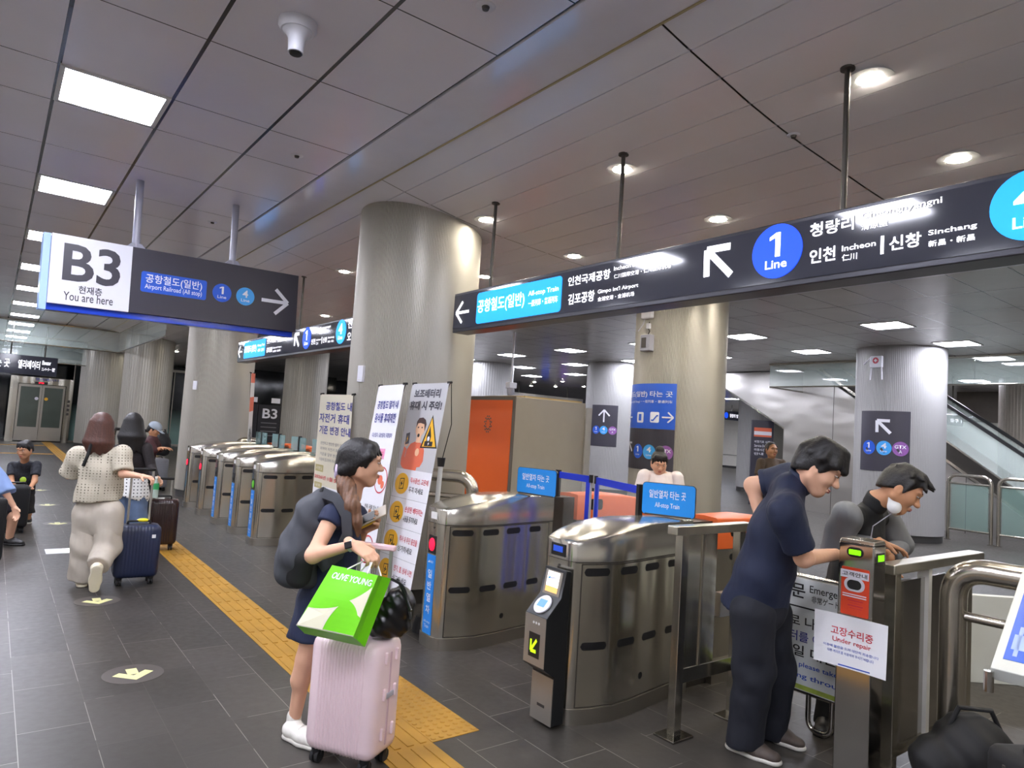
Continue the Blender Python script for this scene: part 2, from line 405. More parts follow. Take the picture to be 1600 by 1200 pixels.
# walls
M_WALLW = mat('white_wall', '#e6e2d8', .6, var=.02)
M_WALLG = mat('grey_wall', '#8b8880', .5, var=.04)
M_DARKGLASS = mat('dark_glass', '#0c1214', .08, var=.0, spec=.7)
M_NAVY = mat('dark_bulkhead', '#1b2030', .3, var=.05)
struct(MB().box(-4.8, -4.6, -9, 36, 0, 3.68).build('wall_left', M_WALLW))  # unseen wall, brought close and kept white to bounce light
struct(MB().box(-8, 42, -6.2, -6.0, 0, 3.7).build('wall_front', M_WALLW))  # unseen wall behind the camera, moved in to bounce light
struct(MB().box(-8, 14, 33.5, 33.7, 0, 3.68).build('wall_back', M_DARKGLASS))
struct(MB().box(14, 42, 35.8, 36, 0, 3.68).build('wall_back_far', M_NAVY))
struct(MB().box(40, 40.2, -9, 36, 0, 3.68).build('wall_right', M_WALLW))
struct(MB().box(24, 24.2, -9, 8.6, 0, 2.75).build('wall_partition', M_WALLW))
struct(MB().box(23.9, 24.3, -9, 8.6, 2.75, 3.68).build('wall_soffit', mat('brown_soffit', '#6f675e', .5)))
struct(MB().box(39.93, 40, -9, 36, .85, .88).build('trim_9', M_WALLG)); struct(MB().box(39.95, 40, -9, 36, 0, .14).build('baseboard_right', mat('skirting_dark', '#3c3b3a', .5)))
struct(MB().box(37.0, 40, 23.3, 23.5, 0, 3.68).build('wall_stub', M_WALLG))
# fluted columns
M_COL = mat('fluted_cladding', '#b0aca2', .36, metal=.35, var=.03, vs=1.2)
M_COLG = mat('grey_cladding', '#a09f9e', .5, metal=.1, var=.03, vs=1.2)
M_SKIRT = mat('skirting_dark', '#3c3b3a', .5)
def column(cx, cy, r, ribs, m, ztop=3.72, name='column'):
    mb = MB(); rings = [[], []]
    N = ribs*2
    for zi, z in enumerate((.13, ztop)):
        rings[zi] = [(cx+(r+(.0035 if k % 2 else -.0035))*cos(2*pi*(k+.5*(k % 2))/N), cy+(r+(.0035 if k % 2 else -.0035))*sin(2*pi*(k+.5*(k % 2))/N), z) for k in range(N)]
    mb.loft(rings, True, True)
    o = mb.build(name, m); struct(o)
    MB().lathe([(r-.02, 0), (r-.02, .13), (r-.05, .14)], 64, (cx, cy, 0)).build('baseboard', M_SKIRT, o, smooth=True)
    return o
C1 = (3.26, 5.97); C2 = (3.41, 13.75); CM = (7.28, 5.94); CR = (14.3, 6.15); CB = (14.3, 14.0)
column(*C1, .6, 240, M_COL); column(*C2, .6, 160, M_COL); column(*CM, .6, 200, M_COL)
column(*CR, .79, 160, M_COLG); column(*CB, .8, 120, M_COLG)
column(3.42, 21.5, .62, 60, M_COL); column(3.25, 29.3, .78, 60, M_COL)
column(7.28, 13.9, .6, 60, M_COL); column(7.62, 20.6, .64, 60, M_COL); column(12.7, 18.0, .75, 60, M_COLG)
column(21.6, 14.1, .6, 60, M_COLG); column(20.4, 5.6, .75, 60, mat('taupe_cladding', '#a39a8e', .4, var=.03))
# glass smoke screens hung from the ceiling
M_GLASS = mat('clear_glass', '#dfeee8', .03, var=0, trans=.0, alpha=.22, spec=.9)
M_GLASSG = mat('green_glass', '#8fb0a6', .03, var=0, alpha=.35, spec=.8)
M_STEEL = mat('brushed_steel', '#c9c4b6', .19, metal=.97, var=.02, vs=3, ripple=.75)
M_STEELH = mat('brushed_steel_rail', '#c4beb2', .22, metal=.96, var=.04, vs=3)
M_POLISH = mat('polished_steel', '#b9b6b0', .12, metal=1, var=.04)
def glass_screen(pts, z0, z1, n):
    mb = MB(); fr = MB()
    for (a, b_) in zip(pts[:-1], pts[1:]):
        a = Vector((*a, 0)); b_ = Vector((*b_, 0)); d = (b_-a); L = d.length; d.normalize(); nn = Vector((-d.y, d.x, 0))*.006
        k = max(1, round(L/2.2))
        for i in range(k):
            p = a+d*(L*i/k+.006); q = a+d*(L*(i+1)/k-.006)
            mb.hexa([p-nn+Vector((0, 0, z0)), q-nn+Vector((0, 0, z0)), q+nn+Vector((0, 0, z0)), p+nn+Vector((0, 0, z0)), p-nn+Vector((0, 0, z1)), q-nn+Vector((0, 0, z1)), q+nn+Vector((0, 0, z1)), p+nn+Vector((0, 0, z1))])
        fr.tube([a+Vector((0, 0, z0-.012)), b_+Vector((0, 0, z0-.012))], .018, 8); fr.tube([a+Vector((0, 0, z1-.02)), b_+Vector((0, 0, z1-.02))], .035, 8)
    o = struct(mb.build('window_%d' % n, M_GLASS)); fr.build('frame', M_STEELH, o, smooth=True)
glass_screen([(-4.5, 22.2), (2.72, 22.2), (2.72, 15.6)], 3.08, 3.68, 1)
glass_screen([(15.45, 3.0), (15.45, 9.75), (18.5, 9.75)], 3.1, 3.68, 2)
glass_screen([(-2, 27.6), (2.45, 27.6)], 2.86, 3.68, 3)
# ================================================================== signs
class Face:
    """the plane local y=0 of an empty, to read positions along it"""
    def __init__(s, loc, rotz, tilt=0.0):
        s.M = Matrix.Translation(Vector(loc)) @ Matrix.Rotation(rotz, 4, 'Z') @ Matrix.Rotation(-tilt, 4, 'Y'); s.I = s.M.inverted()
    def __call__(s, px, py, y=0.0):
        o = s.I @ CAM; d = s.I.to_3x3() @ ray(px, py); t = (y-o.y)/d.y
        q = o+d*t; return q.x, q.z
    def rect(s, a, b):
        x0, z0 = s(*a); x1, z1 = s(*b); return min(x0, x1), max(x0, x1), min(z0, z1), max(z0, z1)
def ftxt(F, body, a, b, m, parent, y=-.003, bold=.012, dim=None):
    x0, x1, z0, z1 = F.rect(a, b); return txt(body, x0, x1, z0, z1, m, parent, y, bold)
M_SDARK = mat('sign_charcoal', '#3a3842', .35, var=.02)
M_SWHITE = mat('sign_white', '#e2e2ea', .4, var=.01)
M_SBLUE = mat('sign_blue', '#2459c8', .35, var=.01)
M_SSKY = mat('sign_sky', '#3f9fe6', .35, var=.01)
M_SPURP = mat('sign_purple', '#8d58a0', .4, var=.01)
M_ACRYL = mat('blue_acrylic', '#2446c4', .12, var=.02)
M_ACRYLL = mat('pale_acrylic', '#a9c4f0', .15, var=.02, emit=.3, ecol='#7fa8f0')
M_GREYPAINT = mat('grey_paint', '#a2a2ae', .35, var=.03)
M_DARKMETAL = mat('dark_metal', '#4b4743', .4, metal=.6, var=.05)
M_BLACK = mat('black_plastic', '#121214', .4, var=.0)
M_RUBBER = mat('black_rubber', '#18181a', .7, var=.05)
# ---- B3 hanging sign
p0 = ony(73, 472.5, 6.98); rz = radians(3.6)
B3 = thing('hanging_sign', 'charcoal and white hanging level sign with large B3 lettering and right arrow', 'sign', p0, rz)
B3.rotation_euler = (0, -radians(1.5), rz)
F = Face(p0, rz, radians(1.5))
W = F(464, 476)[0]; Ht = F(86, 364)[1]
xm = F(204, 440)[0]
MB().box(xm, W, -.004, .03, 0, Ht).build('dark_panel', M_SDARK, B3, bevel=.003)
wp = MB().box(0, xm, -.004, .03, 0, Ht).build('white_panel', M_SWHITE, B3, bevel=.003)
MB().box(-.001, W-.02, .032, .15, -.055, Ht-.01).build('acrylic_core', M_ACRYL, B3, bevel=.004)
MB().box(-.055, -.002, .028, .15, -.055, Ht-.0).build('edge_strip', M_ACRYLL, B3)
MB().box(0, W, .152, .19, 0, Ht).build('rear_panel', M_SDARK, B3, bevel=.003)
ftxt(F, 'B3', (96.2, 437.6), (190.4, 393.8), M_SDARK, wp, -.007, .02)
ftxt(F, '현재층', (122.2, 458.6), (159.7, 451.3), M_SDARK, wp, -.007, .012)
ftxt(F, 'You are here', (98.1, 468.3), (176.5, 465.0), M_SDARK, wp, -.007, .006)
x0, x1, z0, z1 = F.rect((218.8, 455), (323.3, 439.2))
MB().prism(rrect(x1-x0, z1-z0, .02, 5, (x0+x1)/2, (z0+z1)/2), -.008, -.003).build('line_plate', M_SBLUE, B3)
ftxt(F, '공항철도(일반)', (226.7, 443.2), (315.9, 441), M_SWHITE, B3, -.010, .012)
ftxt(F, 'Airport Railroad (All stop)', (225.4, 452.6), (315.1, 456.0), M_SWHITE, B3, -.010, .008)
for cxp, cyp, n, m in ((346.6, 457.8, '1', M_SBLUE), (383.1, 463.4, '4', M_SSKY)):
    x, z = F(cxp, cyp); r = .090
    d = MB().disc((x, z), r, -.003, .005).build('line_roundel', m, B3)
    if n == '1': one(x-.026, x+.014, z-.012, z+.062, M_SWHITE, d, -.0095)
    else: txt(n, x-.031, x+.025, z-.012, z+.062, M_SWHITE, d, -.010, .02)
    txt('Line', x-.042, x+.042, z-.055, z-.026, M_SWHITE, d, -.010, .01)
x, z = F(429, 471.2); arrow(0, x, z, .275, M_SWHITE, B3, -.006, .13)
for pt, pb in (((219, 279), (212, 386)), ((373, 319), (363, 412))):
    x = F(*pb, .09)[0]
    zt = ZC-p0.z
    a = MB(); a.cyl((x, .09, Ht), (x, .09, zt), .033, n=18); a.build('pole', M_GREYPAINT, B3, smooth=True)
    a = MB(); a.lathe([(.001, zt-.014), (.085, zt-.012), (.09, zt), (.001, zt)], 24, (x, .09, 0)); a.build('ceiling_flange', M_GREYPAINT, B3, smooth=True)
    a = MB(); a.prism([(x-.1, Ht-.012), (x+.1, Ht-.012), (x+.04, Ht+.05), (x-.04, Ht+.05)], .06, .12); a.build('bracket', M_GREYPAINT, B3)
# ---- illuminated gate signs
M_LITW = mat('lit_white', '#ffffff', .5, var=0, emit=1.5, ecol='#f6f4ff')
M_LITSKY = mat('lit_sky', '#1aa0f0', .5, var=0, emit=1.05, ecol='#0aa2f6')
M_LITBLUE = mat('lit_blue', '#0a49e0', .5, var=0, emit=1.0, ecol='#0a4ef0')
M_LITCYAN = mat('lit_cyan', '#12a0f0', .5, var=0, emit=1.0, ecol='#16a6f4')
M_SIGNFACE = mat('sign_face', '#3b3d48', .07, var=.0, spec=.7)
M_SIGNCASE = mat('sign_case', '#3a3a40', .3, metal=.5, var=.03)
XS = 3.19
q = onx(706, 520, XS); FS_LOC = Vector((XS, q.y, q.z)); FS = Face(FS_LOC, -pi/2)
SH = FS(708, 460)[1]
GS_ITEMS = []
def gi(body, a, b, bold=.012): GS_ITEMS.append((body, FS.rect(a, b), bold))
gi('공항철도(일반)', (746.8, 493), (821.5, 455), .014); gi('All-stop Train', (826.5, 465.3), (874.4, 446.4), .008); gi('一般列車・普通列车', (826.5, 480), (873, 461.5), .006)
gi('인천국제공항', (888.6, 448), (955.4, 420), .016); gi("Incheon Int'l Airport", (960.3, 425.5), (1034, 401.4), .008); gi('仁川国際空港・仁川国际机场', (960.3, 436), (1050, 411.5), .006)
gi('김포공항', (888.6, 477), (930.6, 453), .016); gi("Gimpo Int'l Airport", (935, 461), (998.8, 442), .008); gi('金浦空港・金浦机场', (935, 471.5), (992.5, 455.4), .006)
gi('청량리', (1266.6, 372), (1336, 336), .016); gi('Cheongnyangni', (1346.7, 346), (1473.5, 306.7), .010); gi('清凉里', (1346.7, 361), (1388.6, 342.8), .008)
gi('인천', (1265.9, 413), (1307, 384), .018); gi('Incheon', (1316.4, 393.5), (1369.7, 375.5), .012); gi('仁川', (1316.4, 409), (1340.5, 394.4), .01)
gi('|', (1376.6, 398), (1382.7, 368.6), .01); gi('신창', (1390.3, 393), (1441, 361.7), .018); gi('Sinchang', (1451.5, 371), (1527.8, 347.3), .012); gi('新昌・新昌', (1451.5, 387), (1524.4, 365.2), .008)
c1 = FS(1214.3, 392.7); r1 = (FS(1212, 351.5)[1]-FS(1216, 434.5)[1])/2; c4 = (FS(1613, 305)[0], c1[1])
GS_ITEMS.append(('진접', (c4[0]+.2, c4[0]+.42, c1[1]+.02, c1[1]+.13), .016)); GS_ITEMS.append(('오이도', (c4[0]+.2, c4[0]+.52, c1[1]-.13, c1[1]-.02), .016))
def gate_sign(label, loc, L, rods):
    t = thing('gate_sign', label, 'sign', loc, -pi/2, 'illuminated direction signs over the gates')
    MB().box(0, L, .004, .17, 0, SH).build('case', M_SIGNCASE, t, bevel=.006)
    MB().box(.012, L-.012, -.002, .006, .03, SH-.022).build('face_panel', M_SIGNFACE, t)
    x0, x1, z0, z1 = FS.rect((743.9, 506.5), (879.6, 430.6))
    pl = MB().prism(rrect(x1-x0, z1-z0, .03, 5, (x0+x1)/2, (z0+z1)/2), -.006, -.002).build('line_plate', M_LITSKY, t)
    for body, (x0, x1, z0, z1), bold in GS_ITEMS: txt(body, x0, x1, z0, z1, M_LITW, t, -.008, bold)
    x, z = FS(723.6, 488); arrow(pi, x, z, .20, M_LITW, t, -.006, .12)
    x, z = FS(1124, 410); arrow(radians(135), x, z, .235, M_LITW, t, -.006, .17)
    for (cx, cz), n, m in ((c1, '1', M_LITBLUE), (c4, '4', M_LITCYAN)):
        d = MB().disc((cx, cz), r1, -.002, .004, 40).build('line_roundel', m, t)
        if n == '1': one(cx-.04, cx+.022, cz-.03, cz+.098, M_LITW, d, -.008)
        else: txt(n, cx-.06, cx+.045, cz-.03, cz+.095, M_LITW, d, -.009, .03)
        txt('Line', cx-.062, cx+.062, cz-.092, cz-.046, M_LITW, d, -.009, .015)
    for u in rods:
        a = MB(); zt = gz(XS+.09)-loc[2]; a.cyl((u, .09, SH-.01), (u, .09, zt), .014, n=14); a.lathe([(.001, zt-.01), (.035, zt-.008), (.036, zt+.004), (.001, zt+.004)], 18, (u, .09, 0)); a.build('rod', M_DARKMETAL, t, smooth=True)
    return t
rods = [FS(px, py, .09)[0] for px, py in ((767, 435), (966, 395), (1318, 310))]
GS1 = gate_sign('long illuminated direction sign above the nearest gates, showing the blue line circle 1', FS_LOC, 6.1, rods)
q2 = onx(370, 567, XS)
GS2 = gate_sign('illuminated direction sign above the distant gates, partly behind the charcoal sign', (XS, q2.y, FS_LOC.z), 5.3, [.75, 2.6, 4.6])
# ---- curved column signs
def cylhit(px, py, c, r):
    d = ray(px, py); ox, oy = -c[0], -c[1]
    A = d.x**2+d.y**2; B = ox*d.x+oy*d.y; Cc = ox*ox+oy*oy-r*r; D = max(0, B*B-A*Cc)
    t = (-B-sqrt(D))/A; p = CAM+d*t
    return atan2(p.y-c[1], p.x-c[0]), p.z
class ColFace:
    def __init__(s, c, r, th0): s.c = c; s.r = r; s.t0 = th0
    def __call__(s, px, py):
        th, z = cylhit(px, py, s.c, s.r); return ((th-s.t0+pi) % (2*pi)-pi)*s.r, z
    def warp(s, a):
        th = s.t0+a[:, 0]/s.r; rad = s.r-a[:, 1]
        return np.stack([rad*np.cos(th), rad*np.sin(th), a[:, 2]], 1)
    def panel(s, u0, u1, z0, z1, y0, y1, name, m, parent):
        mb = MB(); n = 24; ring = []
        for i in range(n+1):
            u = u0+(u1-u0)*i/n
            ring.append(s.warp(np.array([[u, y1, z0], [u, y0, z0], [u, y0, z1], [u, y1, z1]])))
        mb.loft(ring, True, True); return mb.build(name, m, parent)
    def disc(s, u, z, r, y, m, parent, name='line_roundel'):
        mb = MB().disc((u, z), r, y, .002, 28); mb.v = [tuple(v) for v in s.warp(np.array(mb.v))]; return mb.build(name, m, parent)
    def quad(s, u, z, w, h, y, m, parent, name):
        mb = MB().prism(rrect(w, h, min(w, h)*.15, 4, u, z), y-.002, y); mb.v = [tuple(v) for v in s.warp(np.array(mb.v))]; return mb.build(name, m, parent)
def roundels(K, t, y, us, z, r):
    for (n, m), u in zip((('1', M_SBLUE), ('4', M_SSKY), ('GTX', M_SPURP)), us):
        d = K.disc(u, z, r, y, m, t)
        if n == 'GTX': txt('GTX', u-r*.72, u+r*.72, z+.02*r, z+.5*r, M_SWHITE, d, y-.003, .02, warp=K.warp); txt('A', u-r*.2, u+r*.2, z-.62*r, z-.16*r, M_SWHITE, d, y-.003, .006, warp=K.warp)
        else:
            if n == '1': one(u-r*.26, u+r*.16, z-.08*r, z+.7*r, M_SWHITE, d, y-.003, K.warp)
            else: txt(n, u-r*.36, u+r*.36, z-.08*r, z+.7*r, M_SWHITE, d, y-.003, .02, warp=K.warp)
            txt('Line', u-r*.42, u+r*.42, z-.58*r, z-.3*r, M_SWHITE, d, y-.003, .008, warp=K.warp)
# on the middle column
K = ColFace(CM, .605, atan2(-CM[1], -CM[0]))
t = thing('column_sign', 'blue and charcoal wraparound sign on the middle column behind the white-shirted girl', 'sign', (*CM, 0))
uR, zt = K(1058, 600); _, zb = K(1052, 738); _, zm = K(1055, 672); uL = uR-1.12
K.panel(uL, uR, zm, zt, -.004, .004, 'blue_panel', M_SBLUE, t); K.panel(uL, uR, zb, zm-.002, -.004, .004, 'dark_panel', M_SDARK, t)
ur, za = K(1051.7, 611.7); _, zc = K(1051.7, 622.5)
txt('공항철도(일반) 타는 곳', ur-.98, ur, zc, za, M_SWHITE, t, -.008, .012, warp=K.warp)
_, zd = K(1050, 626); _, ze = K(1050, 631.5)
txt('Airport Railroad(All Stop)・一般列車・普通列车', ur-.98, ur, ze, zd, M_SWHITE, t, -.008, .004, warp=K.warp)
u, z = K(1023, 652); K.quad(u, z, .125, .135, -.006, M_SWHITE, t, 'escalator_symbol'); mb = MB().prism([(u-.045, z-.03), (u-.02, z-.03), (u+.03, z+.03), (u+.05, z+.03), (u+.05, z+.012), (u+.034, z+.012), (u-.014, z-.048), (u-.045, z-.048)], -.012, -.009); mb.v = [tuple(v) for v in K.warp(np.array(mb.v))]; mb.build('symbol', M_SBLUE, t)
u, z = K(1001, 652); K.quad(u, z, .125, .135, -.006, M_SWHITE, t, 'elevator_symbol'); mb = MB().prism(rrect(.05, .085, .004, 2, u, z), -.012, -.009); mb.v = [tuple(v) for v in K.warp(np.array(mb.v))]; mb.build('symbol', M_SBLUE, t)
u, z = K(1043.5, 652.5); arrow(0, u, z, .14, M_SWHITE, t, -.006, .13, K.warp)
u, z = K(988, 652); arrow(pi, u, z, .14, M_SWHITE, t, -.006, .13, K.warp)
u, z = K(988, 698); arrow(radians(135), u-.02, z, .16, M_SWHITE, t, -.006, .15, K.warp)
us = [K(997, 703)[0], K(1014, 706)[0], K(1040, 706)[0]]; roundels(K, t, -.006, us, K(1014, 706)[1], .092)
# on the right column
K = ColFace(CR, .795, atan2(-CR[1], -CR[0]))
t = thing('column_sign', 'charcoal sign with diagonal arrow on the grey column beside the escalator', 'sign', (*CR, 0))
u0, zt = K(1347, 642); u1, _ = K(1423, 644); _, zb = K(1385, 737)
K.panel(u0, u1, zb, zt, -.004, .004, 'panel', M_SDARK, t)
u, z = K(1381, 667); arrow(radians(135), u, z, .34, M_SWHITE, t, -.006, .17, K.warp)
roundels(K, t, -.006, [K(1357.5, 699)[0], K(1381, 700)[0], K(1407, 701)[0]], K(1381, 700)[1], .135)
# on the back column
K = ColFace(CB, .805, atan2(-CB[1], -CB[0]))
t = thing('column_sign', 'charcoal sign with upward arrow on the far column beside the kiosk', 'sign', (*CB, 0))
u1, zt = K(966, 634); _, zb = K(966, 699); u0 = u1-.78
K.panel(u0, u1, zb, zt, -.004, .004, 'panel', M_SDARK, t)
u, z = K(944, 650); arrow(pi/2, u, z, .34, M_SWHITE, t, -.006, .12, K.warp)
zc = K(943, 672)[1]; uc = K(943, 672)[0]; roundels(K, t, -.006, [uc-.23, uc, uc+.25], zc, .115)
# ---- small things fixed to columns and ceiling
def colmount(c, r, px, py):
    th, z = cylhit(px, py, c, r); return Vector((c[0]+r*cos(th), c[1]+r*sin(th), z)), th+pi/2
for c, r, px, py, w, h, lab in ((C1, .604, 565, 584, .075, .15, 'small white blank plate on the nearest fluted column'), (C2, .604, 305.5, 602, .085, .16, 'small white blank plate on the second fluted column')):
    p, a = colmount(c, r, px, py); t = thing('access_plate', lab, 'cover plate', p, a, 'white plates on the columns')
    MB().box(-w/2, w/2, -.02, .01, -h/2, h/2).build('cover', M_SWHITE, t, bevel=.004); MB().box(-w*.3, w*.3, -.0215, -.018, -h*.42, -h*.36).build('slot', M_WFRAME, t)
p, a = colmount(CM, .604, 1015, 490); t = thing('wireless_router', 'white router box high on the middle column', 'router', p, a)
MB().box(-.09, .09, -.07, .0, -.075, .085).build('casing', M_SWHITE, t, bevel=.02, seg=4); MB().tube([(-.05, -.03, -.075), (-.09, -.02, -.14), (-.17, -.02, -.22)], .006, 8).build('cable', M_SWHITE, t, smooth=True); txt('repeater', -.04, .04, .0, .014, M_SDARK, t, -.0715, 0.0)
p, a = colmount(CM, .604, 1015, 536); t = thing('junction_box', 'grey electrical box below the router on the middle column', 'junction box', p, a)
MB().box(-.08, .08, -.09, .0, -.11, .1).build('casing', M_GREYPAINT, t, bevel=.008); MB().box(-.055, .02, -.1, -.088, -.07, .06).build('lid', M_DARKMETAL, t, bevel=.004)
MB().tube([(0, -.04, .1), (.03, -.04, .15), (-.02, -.04, .2), (.01, -.03, .27)], .006, 8).build('cable', M_BLACK, t, smooth=True); MB().box(-.02, .03, -.06, -.02, .18, .25).build('adapter', M_SWHITE, t, bevel=.004)
p, a = colmount(CR, .794, 1371, 567); t = thing('wireless_router', 'white router with two antennas and red emblem on the grey column', 'router', p, a)
MB().box(-.12, .12, -.06, .0, -.1, .13).build('casing', M_SWHITE, t, bevel=.02, seg=3)
r_ = MB().disc((0, .04), .06, -.06, .004).build('emblem', mat('emblem_red', '#b8213a', .4, var=0), t); MB().box(-.03, .03, -.067, -.064, .03, .05).box(-.01, .01, -.067, -.064, .01, .07).build('emblem', M_SWHITE, t)
for s in (-1, 1): MB().tube([(s*.1, -.03, -.08), (s*.115, -.03, -.33)], .014, 8).build('antenna', M_SWHITE, t, smooth=True)
MB().tube([(-.12, -.03, .1), (-.25, -.03, -.02)], .014, 8).build('antenna', M_SWHITE, t, smooth=True)
p = onz(466, 36, ZC); t = thing('security_camera', 'white dome security camera on the tiled ceiling', 'security camera', p)
MB().lathe([(.001, -.05), (.085, -.05), (.1, -.03), (.1, 0), (.001, 0)], 32).build('base', M_SWHITE, t, smooth=True)
MB().lathe([(.001, -.17), (.04, -.165), (.045, -.09), (.06, -.06), (.085, -.045), (.001, -.045)], 28).build('camera_body', M_SWHITE, t, smooth=True)
MB().lathe([(.001, -.176), (.03, -.174), (.036, -.168), (.001, -.166)], 20).build('lens', M_BLACK, t, smooth=True)
for px, py, z, lab in ((464, 243, ZC, 'small sprinkler rosette in the tiled ceiling, middle one'), (759, 10, ZC, 'small sprinkler rosette in the tiled ceiling nearest the camera'), (332, 347, ZC, 'small sprinkler rosette in the tiled ceiling by the hanging sign rods')):
    t = thing('sprinkler', lab, 'sprinkler', onz(px, py, z), 0, 'sprinklers in the ceiling')
    MB().lathe([(.001, -.004), (.045, -.004), (.05, .0), (.001, 0)], 24).build('rosette', M_SWHITE, t, smooth=True); MB().lathe([(.001, -.02), (.016, -.018), (.02, -.004), (.001, -.003)], 16).build('head', M_DARKMETAL, t, smooth=True)
p = gate_ceiling_at(1240, 211); t = thing('sprinkler', 'small sprinkler rosette in the strip ceiling above the gates', 'sprinkler', p, 0, 'sprinklers in the ceiling')
MB().lathe([(.001, -.004), (.035, -.004), (.04, .0), (.001, 0)], 24).build('rosette', M_SWHITE, t, smooth=True); MB().lathe([(.001, -.02), (.014, -.018), (.018, -.004), (.001, -.003)], 16).build('head', M_DARKMETAL, t, smooth=True)
t = thing('air_vent', 'louvred grey air vent in the tiled ceiling behind the sign pole', 'vent', (1.43, 10.95, ZC))
mb = MB(); mb.box(-.31, .31, -.6, .6, -.002, .02).build('backing', M_BLACK, t)
fr = MB(); fr.box(-.315, -.285, -.62, .62, -.012, 0).box(.285, .315, -.62, .62, -.012, 0).box(-.315, .315, -.62, -.59, -.012, 0).box(-.315, .315, .59, .62, -.012, 0).build('frame', M_GREYPAINT, t)
for i in range(12):
    y = -.55+i*.1; MB().hexa([(-.285, y, -.03), (.285, y, -.03), (.285, y+.012, -.03), (-.285, y+.012, -.03), (-.285, y+.06, 0), (.285, y+.06, 0), (.285, y+.072, 0), (-.285, y+.072, 0)]).build('louvre_blade', M_GREYPAINT, t)
p = onz(804, 519, ZC); zl = P(801, 607, p.y*cos(YAW)+p.x*sin(YAW)).z
t = thing('security_camera', 'white camera on a thin white pole above the orange kiosk', 'security camera', (p.x, p.y, zl))
MB().cyl((0, 0, .1), (0, 0, ZC-zl), .02, n=10).build('pole', M_SWHITE, t, smooth=True); MB().lathe([(.001, -.16), (.06, -.14), (.08, -.08), (.075, -.0), (.001, .02)], 20).build('dome', M_GREYPAINT, t, smooth=True); MB().box(-.1, .1, -.08, .08, 0, .13).build('housing', M_SWHITE, t, bevel=.02)
# ---- distant signs
def far_sign(label, a, b, Y, items, m=M_SIGNFACE, face='y', rods=()):
    loc = ony(*a, Y); t = thing('distant_sign', label, 'sign', loc, 0); FF = Face(loc, 0); x1, z1 = FF(*b)
    MB().box(0, x1, 0, .12, 0, z1).build('case', m, t)
    for body, u0, u1, v0, v1, mm in items:
        if body == 'O': MB().disc((x1*(u0+u1)/2, z1*.5), z1*.33, -.002, .004).build('line_roundel', mm, t)
        else: txt(body, x1*u0, x1*u1, z1*v0, z1*v1, mm, t, -.004, .012)
    for u in rods: MB().cyl((x1*u, .06, z1), (x1*u, .06, ZC-loc.z), .02, n=8).build('rod', M_DARKMETAL, t)
    return t
far_sign('dark lit elevator sign above the elevator door', (-20, 580), (91, 560), 23.6, [('엘리베이터', .42, .74, .3, .75, M_LITW), ('Elevator', .77, .9, .58, .8, M_LITW), ('エレベーター・電梯', .77, .97, .25, .45, M_LITW), ('타는 곳', .02, .3, .3, .75, M_LITW)], rods=(.3, .8))
far_sign('distant dark sign strip beyond the kiosk with blue and purple marks', (735, 634), (911, 624), 23.0, [('O', .6, .64, 0, 0, M_LITBLUE), ('Line 1', .66, .72, .3, .7, M_LITW), ('O', .77, .81, 0, 0, mat('lit_purple', '#8a3fd0', .5, var=0, emit=.9, ecol='#8a4fe0')), ('GTX-A', .83, .95, .3, .7, M_LITW)], mat('far_sign_grey', '#8b8b90', .4), rods=(.4, .85))
far_sign('small distant lit sign on the white wall right of the middle column', (1126, 655), (1157, 644), 22.0, [('O', .2, .35, 0, 0, M_LITBLUE), ('청량리 방면', .45, .98, .3, .7, M_LITW)], rods=(.6,))
far_sign('small dark lit sign beyond the escalator handrails', (1479, 663), (1505, 652), 7.0, [('출구 1', .2, .9, .3, .7, M_LITW)], rods=(.5,))
# ================================================================== ticket gates
M_STEELD = mat('steel_dark', '#aaa59a', .3, metal=.96, var=.03, vs=3)
M_STEELT = mat('steel_cap', '#d0ccc2', .2, metal=.94, var=.02, vs=3)
M_ORANGE = mat('orange_wrap', '#d8622a', .4, var=.04)
M_TAG = mat('strip_blue', '#1f7fd6', .35, var=.01)
M_PLATE = mat('plate_blue', '#1788dc', .3, var=.01)
M_RED = mat('lamp_red', '#ff1840', .4, var=0, emit=2.2, ecol='#ff1030')
M_GREEN = mat('lamp_green', '#4f8a2a', .4, var=0, emit=.35, ecol='#4fd020')
M_LAMPOFF = mat('lamp_off', '#2a2c2c', .2, var=0)
M_BLUETRIM = mat('flap_blue', '#1a35c0', .35, var=.02)
M_LCD = mat('lcd_blue', '#1b3fa0', .3, var=0, emit=.5, ecol='#2a55d0')
HX = [0, .015, .05, .14, .28, .45, .67, .9, 1.05]; HW = [.075, .118, .14, .172, .2, .19, .155, .125, .112]
TX = [0, .12, .27, .42, .56, .75, 1.05]; TZ = [.992, 1.022, 1.055, 1.08, 1.092, 1.095, 1.095]
hw = lambda x: float(np.interp(x, HX, HW)); tz = lambda x: float(np.interp(x, TX, TZ))
XS_ = [0, .006, .015, .03, .05, .09, .14, .2, .28, .36, .45, .56, .67, .78, .9, 1.05]
def outline(grow=0.0, x0=0.0, x1=1.05):
    xs = [x for x in XS_ if x0 <= x <= x1]
    return [(x-(grow if i == 0 else 0), -hw(x)-grow) for i, x in enumerate(xs)] + [(x-(grow if x == xs[0] else 0), hw(x)+grow) for x in xs[::-1]]
def flipx(poly, L): return [(L-x, y) for x, y in poly][::-1]
def side_pt(x, y_out, L=None): return (x, -hw(x)-y_out) if L is None else (L-x, -hw(x)-y_out)
